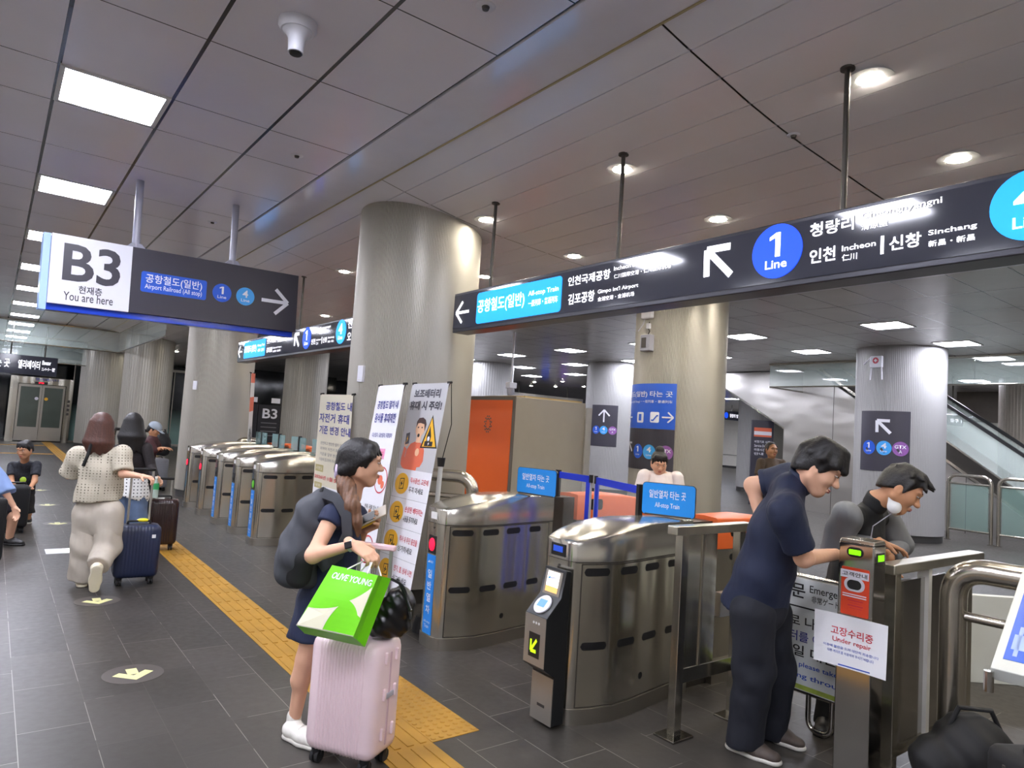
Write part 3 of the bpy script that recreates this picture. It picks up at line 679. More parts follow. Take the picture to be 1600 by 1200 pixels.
def side_patch(x0, x1, z0, z1, r, out, side=-1, n=6, thick=.004):
    """rounded slot plate that follows the bulging side"""
    zc = (z0+z1)/2; hh = (z1-z0)/2; mb = MB(); rings = []; N = 18
    for i in range(N+1):
        x = x0+(x1-x0)*i/N; e = min(x-x0, x1-x); h = hh-r+(sqrt(max(0, r*r-(r-e)**2)) if e < r else r); h = max(h, .0006)
        y = side*(hw(x)+out); y2 = side*(hw(x)+out-thick); rings.append([(x, y, zc-h), (x, y, zc+h), (x, y2, zc+h), (x, y2, zc-h)])
    mb.loft(rings, True, True); return mb
def grid_panel(x0, x1, z0, z1, out, side):
    xs = [x0]+[x for x in XS_ if x0 < x < x1]+[x1]; mb = MB()
    mb.loft([[(x, side*(hw(x)+out), z0), (x, side*(hw(x)+out), z1), (x, side*(hw(x)-.004), z1), (x, side*(hw(x)-.004), z0)] for x in xs], True, True); return mb
def make_gate(label, loc, kind):
    t = thing('ticket_gate', label, 'ticket gate', loc, 0, 'ticket gates along the yellow tactile strip')
    MB().slab(outline(.006), 0, .085).build('plinth', M_STEELD, t, smooth=True)
    MB().slab(outline(), .085, .885).build('body', M_STEEL, t, smooth=True)
    xs = XS_; rings = []
    for x in xs:
        h = hw(x)+.003; z = tz(x); rings.append([(x, -h, .888), (x, -h, z-.012), (x, -h+.006, z-.003), (x, -h+.016, z), (x, 0, z+.006), (x, h-.016, z), (x, h-.006, z-.003), (x, h, z-.012), (x, h, .888)])
    MB().loft(rings, True, True).build('top_cap', M_STEELT, t, smooth=True)
    grid_panel(0.02, 1.05, .882, .889, .0042, -1).build('cap_seam', M_DARKMETAL, t); grid_panel(.050, 1.006, .092, .878, .0015, -1).build('panel_seam', M_DARKMETAL, t)
    for s in (-1, 1):
        grid_panel(.055, 1.0, .098, .872, .003, s).build('side_panel', M_STEEL, t, smooth=True, bevel=.0)
    for a, b in ((.065, .225), (.30, .455), (.535, .685), (.785, .915)):
        for z in (.832, .425): side_patch(a, b, z-.022, z+.022, .0215, .0045).build('slot', M_BLACK, t)
    side_patch(.515, .555, .185, .225, .0199, .0045).build('lock_hole', M_BLACK, t)
    MB().cyl((-.004, -.01, .853), (-.001, -.01, .853), .007, n=12).build('keyhole', M_DARKMETAL, t)
    if kind != 'reader':
        MB().box(-.003, .001, -.038, .042, .915, .965).build('maker_badge', M_WFRAME, t)
        MB().box(-.004, .001, -.05, .05, .665, .795).build('lamp_plate', M_BLACK, t, bevel=.002)
        mb = MB(); mb.loft([[(-.004-q, .036*k*cos(2*pi*i/24), .73+.047*k*sin(2*pi*i/24)) for i in range(24)] for q, k in ((0, 1), (.006, .93), (.009, .6), (.010, .05))], True, True)
        mb.build('lamp', {'red': M_RED, 'redstrip': M_RED, 'green': M_GREEN, 'off': M_LAMPOFF}[kind], t, smooth=True)
    else:
        MB().box(-.004, .001, -.06, .065, .902, .972).build('display', M_BLACK, t, bevel=.003)
        MB().box(-.0055, -.003, -.035, .045, .925, .958).build('display_text', M_LCD, t)
    if kind in ('redstrip', 'green', 'off'):
        st = MB().box(-.0035, .001, -.056, .056, .092, .655).build('strip', M_TAG, t)
        F_ = lambda body, y0, y1, z0, z1, b: txt(body, y0, y1, z0, z1, M_SWHITE, st, 0, b, warp=lambda a: np.stack([np.full(len(a), -.0055), -a[:, 0], a[:, 2]], 1))
        for i, ch in enumerate('일반열차'): F_(ch, -.028, .028, .49-i*.085, .55-i*.085, .014)
        F_('All-stop', -.042, .042, .165, .188, .006); F_('Train', -.03, .03, .135, .158, .006)
        F_('AREX', -.012, .036, .598, .614, .006)
        MB().add([(-.0055, .04, .598), (-.0055, .014, .616), (-.0055, .014, .598)], [(0, 1, 2)]).build('bird_mark', M_SWHITE, st)
    # second cabinet beyond the flaps
    L = 2.36
    MB().slab(flipx(outline(.006), L), 0, .085).build('plinth', M_STEELD, t, smooth=True)
    MB().slab(flipx(outline(), L), .085, .885).build('body', M_STEEL, t, smooth=True)
    MB().loft([[(L-x, y, z) for x, y, z in r] for r in rings], True, True).build('orange_cap', M_ORANGE, t, smooth=True)
    mb = side_patch(.785, .915, .97, 1.06, .02, .006); mb.v = [(L-x, y, z) for x, y, z in mb.v]; mb.build('slot', M_BLACK, t)
    for a, b in ((.065, .225), (.30, .455), (.535, .685), (.785, .915)):
        mb = side_patch(a, b, .81, .854, .0215, .0015); mb.v = [(L-x, y, z) for x, y, z in mb.v]; mb.build('slot', M_BLACK, t)
    MB().box(1.05, 1.31, -.075, .075, 0, 1.07).build('flap_housing', M_DARKMETAL, t)
    return t
def flap(t, hx, hy, fx, fy, trim, glass, z0=.25, z1=1.275):
    a = Vector((hx, hy, 0)); b = Vector((fx, fy, 0)); d = (b-a); L = d.length; d.normalize(); n = Vector((-d.y, d.x, 0))
    def slab(u0, u1, v0, v1, th): return MB().hexa([a+d*u+n*s+Vector((0, 0, v)) for v in (v0, v1) for u, s in ((u0, -th), (u1, -th), (u1, th), (u0, th))])
    g = slab(.01, L, z0, z1, .005).build('flap', glass, t)
    if trim:
        w = .05; mb = MB()
        for q in ((.01, L, z1-w, z1+.002), (L-w, L+.002, z0, z1+.002)): mb.v, mb.f = mb.v, mb.f; s_ = slab(*q, .0065); mb.add(s_.v, s_.f)
        mb.build('blue_trim', M_BLUETRIM, g)
    s_ = slab(-.012, .03, z0-.1, z1+.015, .016); s_.build('hinge_post', M_BLACK, g)
    if trim: slab(L-.01, L+.02, z1-.05, z1+.012, .009).build('corner_guard', M_BLACK, g); slab(L+.002, L+.014, z0, z1-.05, .007).build('edge_seal', M_GREYPAINT, g)
    return g
M_FLAPGLASS = mat('flap_glass', '#e8efee', .02, var=0, alpha=.10, spec=.5)
M_TEAL = mat('teal_glass', '#8fb4b4', .05, var=0, alpha=.55, spec=.6)
GX0 = 2.652
gates = []
g = make_gate('steel ticket gate with red lamp and blue strip, beside the girl with the green bag', (GX0, 4.345, 0), 'redstrip'); flap(g, 1.2, .03, 1.15, -.42, True, M_FLAPGLASS); gates.append(g)
g = make_gate('nearest steel ticket gate with the card reader pillar at its front', (GX0, 2.962, 0), 'reader'); flap(g, .87, .19, 1.13, .88, True, M_FLAPGLASS); gates.append(g)
for y, kind, lab in ((8.65, 'green', 'steel ticket gate with green lamp, nearest of the distant row'), (9.516, 'off', 'steel ticket gate with blue strip, second of the distant row'), (10.40, 'off', 'steel ticket gate with blue strip, third and middle of the distant row'),
                     (11.33, 'red', 'steel ticket gate with red lamp, fourth of the distant row'), (12.23, 'red', 'steel ticket gate with red lamp, last of the distant row by the column')):
    g = make_gate(lab, (GX0, y, 0), kind); gates.append(g)
    flap(g, 1.16, -.03, 1.14, -.36, False, M_TEAL); flap(g, 1.2, .03, 1.18, .36, False, M_TEAL)
# ---- notice plates on the gate tops
def notice(a, b, z, h, label):
    a = Vector((*a, z)); b = Vector((*b, z)); rz = atan2(b.y-a.y, b.x-a.x); L = (b-a).length
    t = thing('notice_plate', label, 'notice', a, rz, 'blue train notices on the gates')
    p = MB().prism(rrect(L, h, .022, 5, L/2, h/2), -.006, .006).build('plate', M_PLATE, t)
    MB().prism(rrect(L+.006, h+.006, .024, 5, L/2, h/2), -.004, .010).build('rim', M_BLACK, t)
    txt('일반열차 타는 곳', L*.13, L*.83, h*.53, h*.79, M_SWHITE, p, -.0075, .014); txt('All-stop Train', L*.25, L*.72, h*.2, h*.4, M_SWHITE, p, -.0075, .008)
    MB().box(.02, L-.02, -.012, .012, -.004, .006).build('foot', M_DARKMETAL, t)
    return t
def gtop(px, py): return onz(px, py, 1.10)
a, b = gtop(808, 770), gtop(868, 779); notice((a.x, a.y), (b.x, b.y), 1.107, .20, 'blue All-stop Train plate on the gate beside the banners')
a, b = gtop(1003, 803), gtop(1085, 813); notice((a.x, a.y), (b.x, b.y), 1.107, .205, 'blue All-stop Train plate on the nearest gate, before the white-shirted girl')
a, b = gtop(474, 703), gtop(488, 705); notice((3.50, 8.82), (3.56, 8.48), 1.107, .21, 'blue All-stop Train plate on the distant gate left of the bicycle banner')
# ---- card reader pillar in front of the nearest gate
t = thing('card_reader', 'card reader pillar with lit screen and green arrow before the nearest gate', 'card reader', (2.60, 2.915, 0))
M_BLKSIDE = mat('reader_black', '#1c1d1e', .35, var=.03)
M_RFACE = mat('reader_face', '#9d978e', .35, metal=.7, var=.04)
prof = [(-.03, 0.02), (.03, 0.02), (.03, .84), (-.005, .845), (-.035, .70), (-.13, .60), (-.13, .33), (-.055, .28), (-.055, .02)]
MB().prism(prof, -.09, .09).build('body', M_BLKSIDE, t, bevel=.004)
MB().hexa([(-.132, -.088, .335), (-.132, .088, .335), (-.126, .088, .335), (-.126, -.088, .335), (-.132, -.088, .597), (-.132, .088, .597), (-.126, .088, .597), (-.126, -.088, .597)]).build('front_plate', M_RFACE, t)
MB().box(-.059, -.052, -.088, .088, .02, .27).build('lower_plate', M_RFACE, t)
MB().box(-.061, -.058, -.03, .03, .1, .115).build('maker_badge', M_DARKMETAL, t)
sc_ = MB().hexa([(-.0365, -.07, .70), (-.0365, .07, .70), (-.03, .07, .70), (-.03, -.07, .70), (-.012, -.07, .83), (-.012, .07, .83), (-.004, .07, .83), (-.004, -.07, .83)]).build('screen_frame', M_RFACE, t)
sl = lambda z: -.0375+(z-.70)*.1885
M_SCRN = mat('screen_white', '#ffffff', .3, var=0, emit=.95, ecol='#fff4e6'); M_SCRO = mat('screen_orange', '#f0b060', .3, var=0, emit=.7, ecol='#f0b878')
MB().add([(sl(.745)-.001, .05, .745), (sl(.745)-.001, -.05, .745), (sl(.825)-.001, -.05, .825), (sl(.825)-.001, .05, .825)], [(0, 1, 2, 3)]).build('screen', M_SCRN, sc_)
MB().add([(sl(.715)-.001, .05, .715), (sl(.715)-.001, -.05, .715), (sl(.745)-.001, -.05, .745), (sl(.745)-.001, .05, .745)], [(0, 1, 2, 3)]).build('screen_picture', M_SCRO, sc_)
txt('AREX', -.018, .03, .785, .8, M_SBLUE, sc_, 0, .008, warp=lambda a: np.stack([-.0385+(a[:, 2]-.70)*.1885-.003, -a[:, 0], a[:, 2]], 1))
MB().add([(sl(.785)-.004, .043, .785), (sl(.785)-.004, .02, .803), (sl(.785)-.004, .02, .785)], [(0, 1, 2)]).build('bird_mark', M_SSKY, sc_)
tilt = Matrix.Translation((-.084, 0, .651)) @ Matrix.Rotation(-atan2(.10, .095), 4, 'Y')
mb = MB().lathe([(.06, 0), (.06, .008), (.05, .012), (.001, .012)], 28); mb.v = [(x*.95, y*.95, z) for x, y, z in mb.v]; mb.xform(tilt); rd = mb.build('reader_pad', M_SWHITE, t, smooth=True)
mb = MB(); mb.box(-.02, .026, -.03, .03, .0122, .0132); mb.xform(tilt); mb.build('pad_screen', mat('pad_blue', '#5f8fe0', .3, var=0, emit=.5, ecol='#6fa0f0'), rd)
MB().box(-.134, -.130, -.045, .045, .375, .505).build('arrow_display', M_BLACK, t)
M_LEDG = mat('led_yellow_green', '#b8d820', .4, var=0, emit=1.1, ecol='#a8d010')
mb = MB()
for poly in arrow_poly(radians(-135), 0, 0, .075, .2): mb.prism([(x*.9, z*1.2+.44) for x, z in poly], -.001, 0)
mb.v = [(-.136+v[1], -v[0], v[2]) for v in mb.v]; mb.build('led_arrow', M_LEDG, t)
for i in range(3): MB().cyl((-.1335, -.03+i*.022, .56), (-.130, -.03+i*.022, .56), .007, n=10).build('button_light', M_WFRAME, t)
# ---- barrier and emergency gate at the right
M_RAILTOP = mat('rail_top', '#bdb8a8', .3, metal=.9, var=.08, vs=9)
t = thing('steel_barrier', 'stainless steel barrier right of the nearest gate with a flat top rail', 'barrier', (3.1, 2.45, 0))
MB().box(-.09, .62, -.035, .035, 1.085, 1.135).build('top_rail', M_RAILTOP, t, bevel=.006)
for x in (0, .53):
    MB().box(x-.03, x+.03, -.025, .025, .012, 1.085).build('post', M_STEEL, t, bevel=.004)
    MB().box(x-.085, x+.085, -.07, .07, 0, .014).build('base_plate', M_POLISH, t, bevel=.004)
MB().box(.035, .30, -.012, .012, .36, 1.085).build('sheet_panel', M_STEEL, t); MB().box(.16, .175, -.02, .02, .36, 1.085).build('mullion', M_STEELD, t)
MB().box(.0, .53, -.018, .018, .28, .36).build('bottom_rail', M_STEEL, t, bevel=.004)
MB().box(.34, .50, -.02, .02, .60, .74).build('lock_plate', M_STEELD, t, bevel=.004); MB().cyl((.45, -.045, .65), (.45, -.02, .65), .02, n=14).build('knob', M_POLISH, t, smooth=True)
EG = Vector((3.70, 2.42, 0)); t = thing('emergency_gate', 'white emergency gate board with Korean notices behind the navy-shirted man', 'gate', EG, -pi/2)
FE = Face(EG, -pi/2)
MB().box(0, .72, -.004, .012, .27, .875).build('board', mat('board_white', '#d5d9da', .4, var=.03, vs=3), t)
bd = bpy.context.scene.objects[-1] if False else [o for o in t.children][0]
for z in (.885, .26): MB().cyl((-.02, .02, z), (.74, .02, z), .014, n=12).build('frame_bar', M_STEELH, t, smooth=True)
for u in (0.0, .72): MB().cyl((u, .02, .2), (u, .02, .9), .016, n=12).build('frame_upright', M_STEELH, t, smooth=True)
MB().tube(fillet([(.385, .02, .27), (.385, .02, .07), (.52, .02, .07), (.52, .02, .27)], .065, 8), .014, 12).build('leg_loop', M_POLISH, t, smooth=True)
MB().box(.0, .72, .014, .03, .0, .0).build('foot', M_DARKMETAL, t) if False else None
def et(body, a, b, m, bold=.01): x0, x1, z0, z1 = FE.rect(a, b); txt(body, x0, x1, z0, z1, m, bd, -.0065, bold)
M_INK = mat('ink_black', '#1b1b1d', .6, var=0); M_INKB = mat('ink_blue', '#2b4fb5', .6, var=0); M_INKR = mat('ink_red', '#c2293a', .6, var=0); M_INKN = mat('ink_navy', '#2a2f86', .6, var=0); M_INKG = mat('ink_grey', '#77767a', .6, var=0)
et('비상문', (1215, 922), (1259, 917), M_INK, .02) if False else None
x0, z0 = FE(1259, 934); txt('비상문', x0-.26, x0, z0-.008, z0+.075, M_INK, bd, -.0065, .016)
x0, z0 = FE(1266, 928); txt('Emergency gate', x0, x0+.33, z0-.005, z0+.047, M_INK, bd, -.0065, .008)
x0, z0 = FE(1269, 940); txt('非常ゲート・緊急門', x0, x0+.28, z0-.006, z0+.032, M_INK, bd, -.0065, .006)
x0, z0 = FE(1236, 944); MB().box(.02, .70, -.0065, -.004, z0-.004, z0+.004).build('rule_line', M_INK, bd)
def split_row(lt, rtx, px, ytop, ybot, m, em, bold):
    x0, z1 = FE(px, ytop); z0 = FE(px, ybot)[1]; n = lambda q: sum(.32 if ch == ' ' else (.58 if ord(ch) < 128 else 1.0) for ch in q)*em
    if lt: txt(lt, max(.03, x0-n(lt)-em*.06), x0-em*.06, z0, z1, m, bd, -.0065, bold)
    txt(rtx, x0, min(.70, x0+n(rtx)), z0, z1, m, bd, -.0065, bold)
split_row('비상시 이 문으', '로 나가십시오', 1235, 957, 974, M_INK, .072, .012); split_row('안내 모니', '터를 이용하세요', 1235, 981, 997, M_INKN, .072, .012)
split_row('1층 매', '일 대한안내', 1240, 1004, 1022, M_INK, .078, .014); split_row('Dial +', '14, please take the lift', 1232, 1027, 1036.5, M_INKB, .052, .014); split_row('before g', 'oing through 2', 1232, 1044, 1054, M_INKB, .052, .014)
gm = mat('board_grass', '#9fb04a', .6, var=.35, vs=14); MB().box(.005, .715, -.0052, -.003, .275, .30).build('grass_picture', gm, bd); MB().prism([(.005, .275), (.16, .275), (.06, .36), (.005, .42)], -.0056, -.0052).build('grass_picture', gm, bd)
# help post with the repair notice
HPX = 3.46; p0 = onx(1311, 845, HPX); p1 = onx(1366, 852, HPX); yw = p0.y-p1.y; ztop = p0.z
t = thing('help_post', 'steel intercom post with green displays and orange customer help sticker', 'intercom post', (HPX, p0.y, 0), -pi/2); FH = Face((HPX, p0.y, 0), -pi/2)
MB().box(0, yw, 0, .13, 0, ztop).build('column', M_POLISH, t, bevel=.008)
mb = MB(); mb.hexa([(0.0, .0, ztop), (yw, .0, ztop), (yw, .13, ztop), (0, .13, ztop), (0.005, .012, ztop+.018), (yw-.005, .012, ztop+.018), (yw-.005, .12, ztop+.022), (.005, .12, ztop+.022)]); mb.build('top_cap', M_STEELT, t, bevel=.004)
def hx(name, a, b, m, y0=-.004, y1=0.001, r=None, par=None):
    x0, x1, z0, z1 = FH.rect(a, b); w = x1-x0; h = z1-z0
    return MB().prism(rrect(w, h, min(w, h)*(r or .05), 6, (x0+x1)/2, (z0+z1)/2), y0, y1).build(name, m, par or t)
hx('display_bezel', (1323.5, 868.3), (1349.5, 857.7), M_BLACK, r=.49); hx('display', (1327, 865.4), (1346, 860.8), mat('lcd_green', '#7fe010', .3, var=0, emit=1.2, ecol='#78e008'), -.006, -.003, r=.2)
st = hx('sticker', (1313.5, 957), (1359, 892), mat('sticker_orange', '#d6421f', .4, var=.02), -.003, 0)
hx('sticker_label', (1314, 899.5), (1358.5, 896.5), M_SWHITE, -.0045, -.003, par=st)
x0, x1, z0, z1 = FH.rect((1317, 897.5), (1356, 898.5)); txt('고객안내', x0, x1, z0, z1, M_INK, st, -.006, .016)
hx('camera_ring', (1319.5, 920.7), (1352, 906.7), M_SWHITE, -.006, -.003, r=.49, par=st); hx('camera_window', (1324.5, 918.6), (1347, 908.8), M_BLACK, -.008, -.005, r=.49, par=st)
for py in (925, 928.5): hx('rule_line', (1317, py+1), (1354, py+8), M_SWHITE, -.0045, -.003, par=st)
for i, py in enumerate((936, 940, 944, 948)): hx('small_print', (1325+i % 2*3, py+1.2), (1349-i % 2*2, py+5), M_INKR, -.0045, -.003, par=st)
MB().box(yw+.001, yw+.004, .04, .10, ztop-.075, ztop-.045).build('side_display', mat('lcd_green'), t); MB().box(yw-.001, yw+.002, .03, .11, ztop-.085, ztop-.035).build('side_bezel', M_BLACK, t)
PX = 3.44; q = onx(1274, 1029, PX); FP = Face(q, -pi/2)
t = thing('paper_notice', 'white Under repair paper notice taped to the intercom post', 'notice', q, -pi/2)
def sheetpt(px, py):
    x, z = FP(px, py); return x, z
cs = [sheetpt(*c) for c in ((1274, 1029), (1386, 1063), (1390, 978), (1276, 950))]
mb = MB(); N = 8; rings = []
for i in range(N+1):
    f = i/N; bx = cs[0][0]*(1-f)+cs[1][0]*f; bz = cs[0][1]*(1-f)+cs[1][1]*f; tx = cs[3][0]*(1-f)+cs[2][0]*f; tz_ = cs[3][1]*(1-f)+cs[2][1]*f
    yy = -.006-.02*(f-.55)**2*4*.5
    rings.append([(bx, yy, bz), (tx, yy, tz_), (tx, yy+.0015, tz_), (bx, yy+.0015, bz)])
paper = mb.loft(rings, True, True).build('sheet', mat('paper_white', '#e6e6e8', .6, var=.01), t, smooth=True)
def pw(a): f = a[:, 0]/cs[1][0]; return np.stack([a[:, 0], -.0085-.02*(f-.55)**2*2, a[:, 2]], 1)
def pt(body, a, b, m, bold): x0, x1, z0, z1 = FP.rect(a, b); txt(body, x0, x1, z0, z1, m, paper, -.01, bold, warp=pw)
pt('고장수리중', (1300, 988.5), (1366, 993), M_INKR, .014); pt('Under repair', (1302.5, 1002), (1362.5, 1009.5), M_INKR, .006)
pt('이용에 불편을 드려 대단히 죄송합니다', (1289, 1006), (1375, 1027), M_INKB, .004); pt('다른 게이트를 이용하여 주시기 바랍니다', (1295, 1015.5), (1367, 1032.5), M_INKB, .004)
pt('station picture', (1279, 1026), (1311, 1031), M_INKN, .02) if False else None
x0, z0 = FP(1279, 1029); x1, z1 = FP(1383, 1059); MB().hexa([(x0, -.0075, z0), (x1, -.0085, z1), (x1, -.008, z1), (x0, -.007, z0), (x0, -.0075, z0+.006), (x1, -.0085, z1+.006), (x1, -.008, z1+.006), (x0, -.007, z0+.006)]).build('footer_line', M_INKB, paper)
# second barrier with sloping flat rail
t = thing('steel_barrier', 'stainless steel barrier with flat rail just right of the intercom post', 'barrier', (3.68, 1.62, 0))
FB = Face((3.68, 1.62, 0), 0); x0, z0 = FB(1386, 892); x1, z1 = FB(1500, 868)
MB().box(-.03, 1.15, -.05, .04, 1.0, 1.05).build('top_rail', M_RAILTOP, t, bevel=.008)
for x in (.06, 1.0): MB().box(x-.03, x+.03, -.03, .03, .012, 1.0).build('post', M_STEEL, t, bevel=.004); MB().box(x-.08, x+.08, -.07, .07, 0, .014).build('base_plate', M_POLISH, t, bevel=.004)
MB().box(.12, .92, -.01, .01, .12, .95).build('sheet_panel', M_POLISH, t); MB().box(.1, .94, -.018, .018, .08, .13).build('bottom_rail', M_STEEL, t)
MB().box(.42, .46, -.03, .03, .12, 1.0).build('mullion', mat('pale_trim', '#c8c6c0', .4), t)
# big bent pipe handrails
def pipe_rail(label, base, d, L, h, r, thin_z, r2, name='pipe_handrail', end=True):
    t = thing(name, label, 'handrail', base); d = Vector(d).normalized()
    pts = [Vector((0, 0, 0)), Vector((0, 0, h-r)), d*L+Vector((0, 0, h-r))]
    if end: pts.append(d*L)
    MB().tube(fillet(pts, .16, 10), r, 20).build('pipe', M_STEELH, t, smooth=True)
    MB().cyl(d*(r*.5)+Vector((0, 0, thin_z)), d*(L-r*.5)+Vector((0, 0, thin_z)), r2, n=14).build('lower_rail', M_STEELH, t, smooth=True)
    MB().lathe([(.001, 0), (r*1.6, 0), (r*1.6, .012), (r*1.05, .016)], 24).build('floor_flange', M_POLISH, t, smooth=True)
    return t
b0 = P(1485, 1150, 3.5); pipe_rail('thick bent steel pipe handrail in the near corner beside the map board', (b0.x, b0.y, 0), (0.05, -1, 0), 2.2, 1.10, .062, .80, .024)
b1 = P(738, 775, 6.0); th, _z = cylhit(655, 737, C1, .6); b2 = Vector((C1[0]+.6*cos(th), C1[1]+.6*sin(th), 0)); dd = Vector((b2.x-b1.x, b2.y-b1.y, 0)); pipe_rail('bent steel pipe handrail between the banner stand and the gate', (b1.x, b1.y, 0), dd, dd.length-.01, 1.215, .055, .985, .024, end=False)
b1 = P(371, 693, 12.7); pipe_rail('short bent steel pipe handrail behind the distant gates', (b1.x, b1.y, 0), (1, .3, 0), .5, 1.14, .06, .9, .024)
# ================================================================== banners
M_BANW = mat('banner_white', '#e2e2e6', .45, var=.01); M_BANC = mat('banner_cream', '#cfc8b2', .45, var=.01); M_BANG = mat('banner_grey', '#b9b9bb', .45, var=.01)
M_YELC = mat('ink_yellow', '#e8b020', .5, var=0); M_CORAL = mat('ink_coral', '#d9694a', .5, var=0); M_SKINI = mat('ink_skin', '#e0b490', .5, var=0); M_PINK = mat('ink_pink', '#e79ac0', .5, var=0)
M_OLIVE = mat('ink_olive', '#a59a66', .5, var=0); M_INKSKY = mat('ink_sky', '#7fc0e6', .5, var=0)
class Sheet:
    """banner sheet through three surveyed corners: u across 0..1, v down 0..1, lying against its stand"""
    def __init__(s, TL, TR, BR):
        s.base = Vector((TL.x*.5+TR.x*.5, TL.y*.5+TR.y*.5, 0)); s.TL = TL-s.base; s.du = TR-TL; s.dv = BR-TR
        s.n = s.dv.cross(s.du).normalized()
        if s.n.dot(CAM-TL) < 0: s.n = -s.n
        s.w = s.du.length; s.h = s.dv.length
    def p(s, u, v, o=0.0): return s.TL+s.du*u+s.dv*v+s.n*o
    def poly(s, pts, o, name, m, par):
        n = len(pts); mb = MB(); mb.add([s.p(u, v, o) for u, v in pts]+[s.p(u, v, o-.0008) for u, v in pts], [tuple(range(n)), tuple(range(2*n-1, n-1, -1))]+[(i, i+n, (i+1) % n+n, (i+1) % n) for i in range(n)])
        return mb.build(name, m, par)
    def rect(s, u0, u1, v0, v1, o, name, m, par): return s.poly([(u0, v0), (u1, v0), (u1, v1), (u0, v1)], o, name, m, par)
    def oval(s, u, v, ru, o, name, m, par, ratio=1.0, n=28):
        ratio *= .62
        return s.poly([(u+ru*cos(2*pi*i/n), v+ru*ratio*s.w/s.h*sin(2*pi*i/n)) for i in range(n)], o, name, m, par)
    def ring(s, u, v, ru, w, o, name, m, par, ratio=1.0, n=32):
        ratio *= .7
        a = [(u+ru*cos(2*pi*i/n), v+ru*ratio*s.w/s.h*sin(2*pi*i/n)) for i in range(n)]; b = [(u+(ru-w)*cos(2*pi*i/n), v+(ru-w)*ratio*s.w/s.h*sin(2*pi*i/n)) for i in range(n)]
        mb = MB(); mb.add([s.p(*q, o) for q in a]+[s.p(*q, o) for q in b], [(i, (i+1) % n, (i+1) % n+n, i+n) for i in range(n)]); return mb.build(name, m, par)
    def line(s, pts, w, o, name, m, par):
        return MB().tube([s.p(u, v, o) for u, v in pts], w, 5).build(name, m, par)
    def t(s, body, u0, u1, v0, v1, m, par, bold=.012, o=.003):
        return txt(body, u0, u1, -v1, -v0, m, par, 0, bold, warp=lambda a: np.array([list(s.p(x, -z, o)) for x, y, z in a]))
def banner(label, TL, TR, BR, m):
    S = Sheet(TL, TR, BR); t = thing('banner_stand', label, 'banner stand', S.base)
    S.poly([(0, 0), (1, 0), (1, 1), (0, 1)], 0, 'sheet', m, t)
    sh = [o for o in t.children][0]
    bk = S.p(.5, .55, -.42); bk.z = 0
    MB().cyl(S.p(.5, 1.0, -.03), S.p(.5, .0, -.02), .009, n=10).build('spine', M_WFRAME, t, smooth=True)
    for u in (0.02, .98):
        MB().cyl(S.p(u, 0, .006), S.p(u, -.006, -.03), .01, n=10).build('corner_hook', M_BLACK, t)
        MB().cyl(S.p(.5, .25, -.03), S.p(u, .0, -.015), .005, n=8).build('cross_arm', M_DARKMETAL, t); MB().cyl(S.p(.5, .6, -.03), S.p(u, 1.0, -.012), .005, n=8).build('cross_arm', M_DARKMETAL, t)
    return S, t, sh
# power-bank banner
XT, XB = 2.78, 2.54
S, t, sh = banner('tall white banner stand about power banks, with a cartoon man in an orange sweater', onx(645, 600, XT), onx(702, 598, XT), onx(632, 974, XB), M_BANW)
S.rect(0, 1, 0, .39, .001, 'grey_field', M_BANG, sh)
S.t('보조배터리', .12, .84, .026, .066, M_SDARK, sh, .045); S.t('휴대 시 주의!', .05, .93, .080, .122, M_SDARK, sh, .045)
# cartoon man
S.poly([(.16, .385), (.20, .305), (.28, .275), (.42, .262), (.50, .262), (.62, .275), (.68, .30), (.70, .345), (.64, .372), (.56, .375), (.55, .39), (.24, .39)], .002, 'cartoon_sweater', M_CORAL, sh)
S.poly([(.16, .385), (.10, .372), (.085, .345), (.11, .29), (.19, .30), (.17, .335), (.20, .345)], .0022, 'cartoon_sleeve', M_CORAL, sh)
S.oval(.47, .205, .125, .003, 'cartoon_face', M_SKINI, sh, 1.45); S.rect(.41, .53, .235, .268, .0025, 'cartoon_neck', M_SKINI, sh)
S.poly([(.36, .20), (.35, .175), (.40, .158), (.50, .155), (.58, .165), (.62, .185), (.60, .215), (.565, .185), (.46, .18), (.39, .182)], .004, 'cartoon_hair', mat('ink_brown', '#3f2a26', .5, var=0), sh)
for u in (.42, .52): S.oval(u, .2, .015, .0045, 'cartoon_eye', M_INK, sh, 1.3, 12)
S.oval(.46, .236, .03, .0045, 'cartoon_mouth', M_INK, sh, 1.4, 16)
S.oval(.16, .275, .06, .003, 'cartoon_hand', M_SKINI, sh, 1.3, 16); S.oval(.5, .31, .055, .003, 'cartoon_hand', M_SKINI, sh, 1.6, 16)
S.poly([(.11, .232), (.21, .225), (.23, .275), (.13, .282)], .004, 'cartoon_phone', M_SDARK, sh); S.poly([(.175, .24), (.15, .256), (.165, .258), (.155, .272), (.19, .253), (.172, .252)], .005, 'bolt', M_YELC, sh)
S.poly([(.745, .142), (.995, .285), (.55, .29)], .002, 'warning_triangle', M_INK, sh); S.poly([(.745, .155), (.955, .279), (.60, .283)], .003, 'warning_triangle', M_YELC, sh)
S.poly([(.70, .262), (.69, .235), (.72, .215), (.735, .19), (.77, .215), (.80, .235), (.79, .262)], .004, 'flame', M_INK, sh); S.oval(.745, .247, .03, .005, 'flame', M_BANW, sh, 1.8, 12)
S.poly([(.66, .258), (.87, .258), (.87, .278), (.66, .28)], .0046, 'battery', M_INK, sh); S.poly([(.775, .261), (.745, .269), (.762, .27), (.75, .277), (.79, .267), (.77, .266)], .0056, 'bolt', M_BANW, sh)
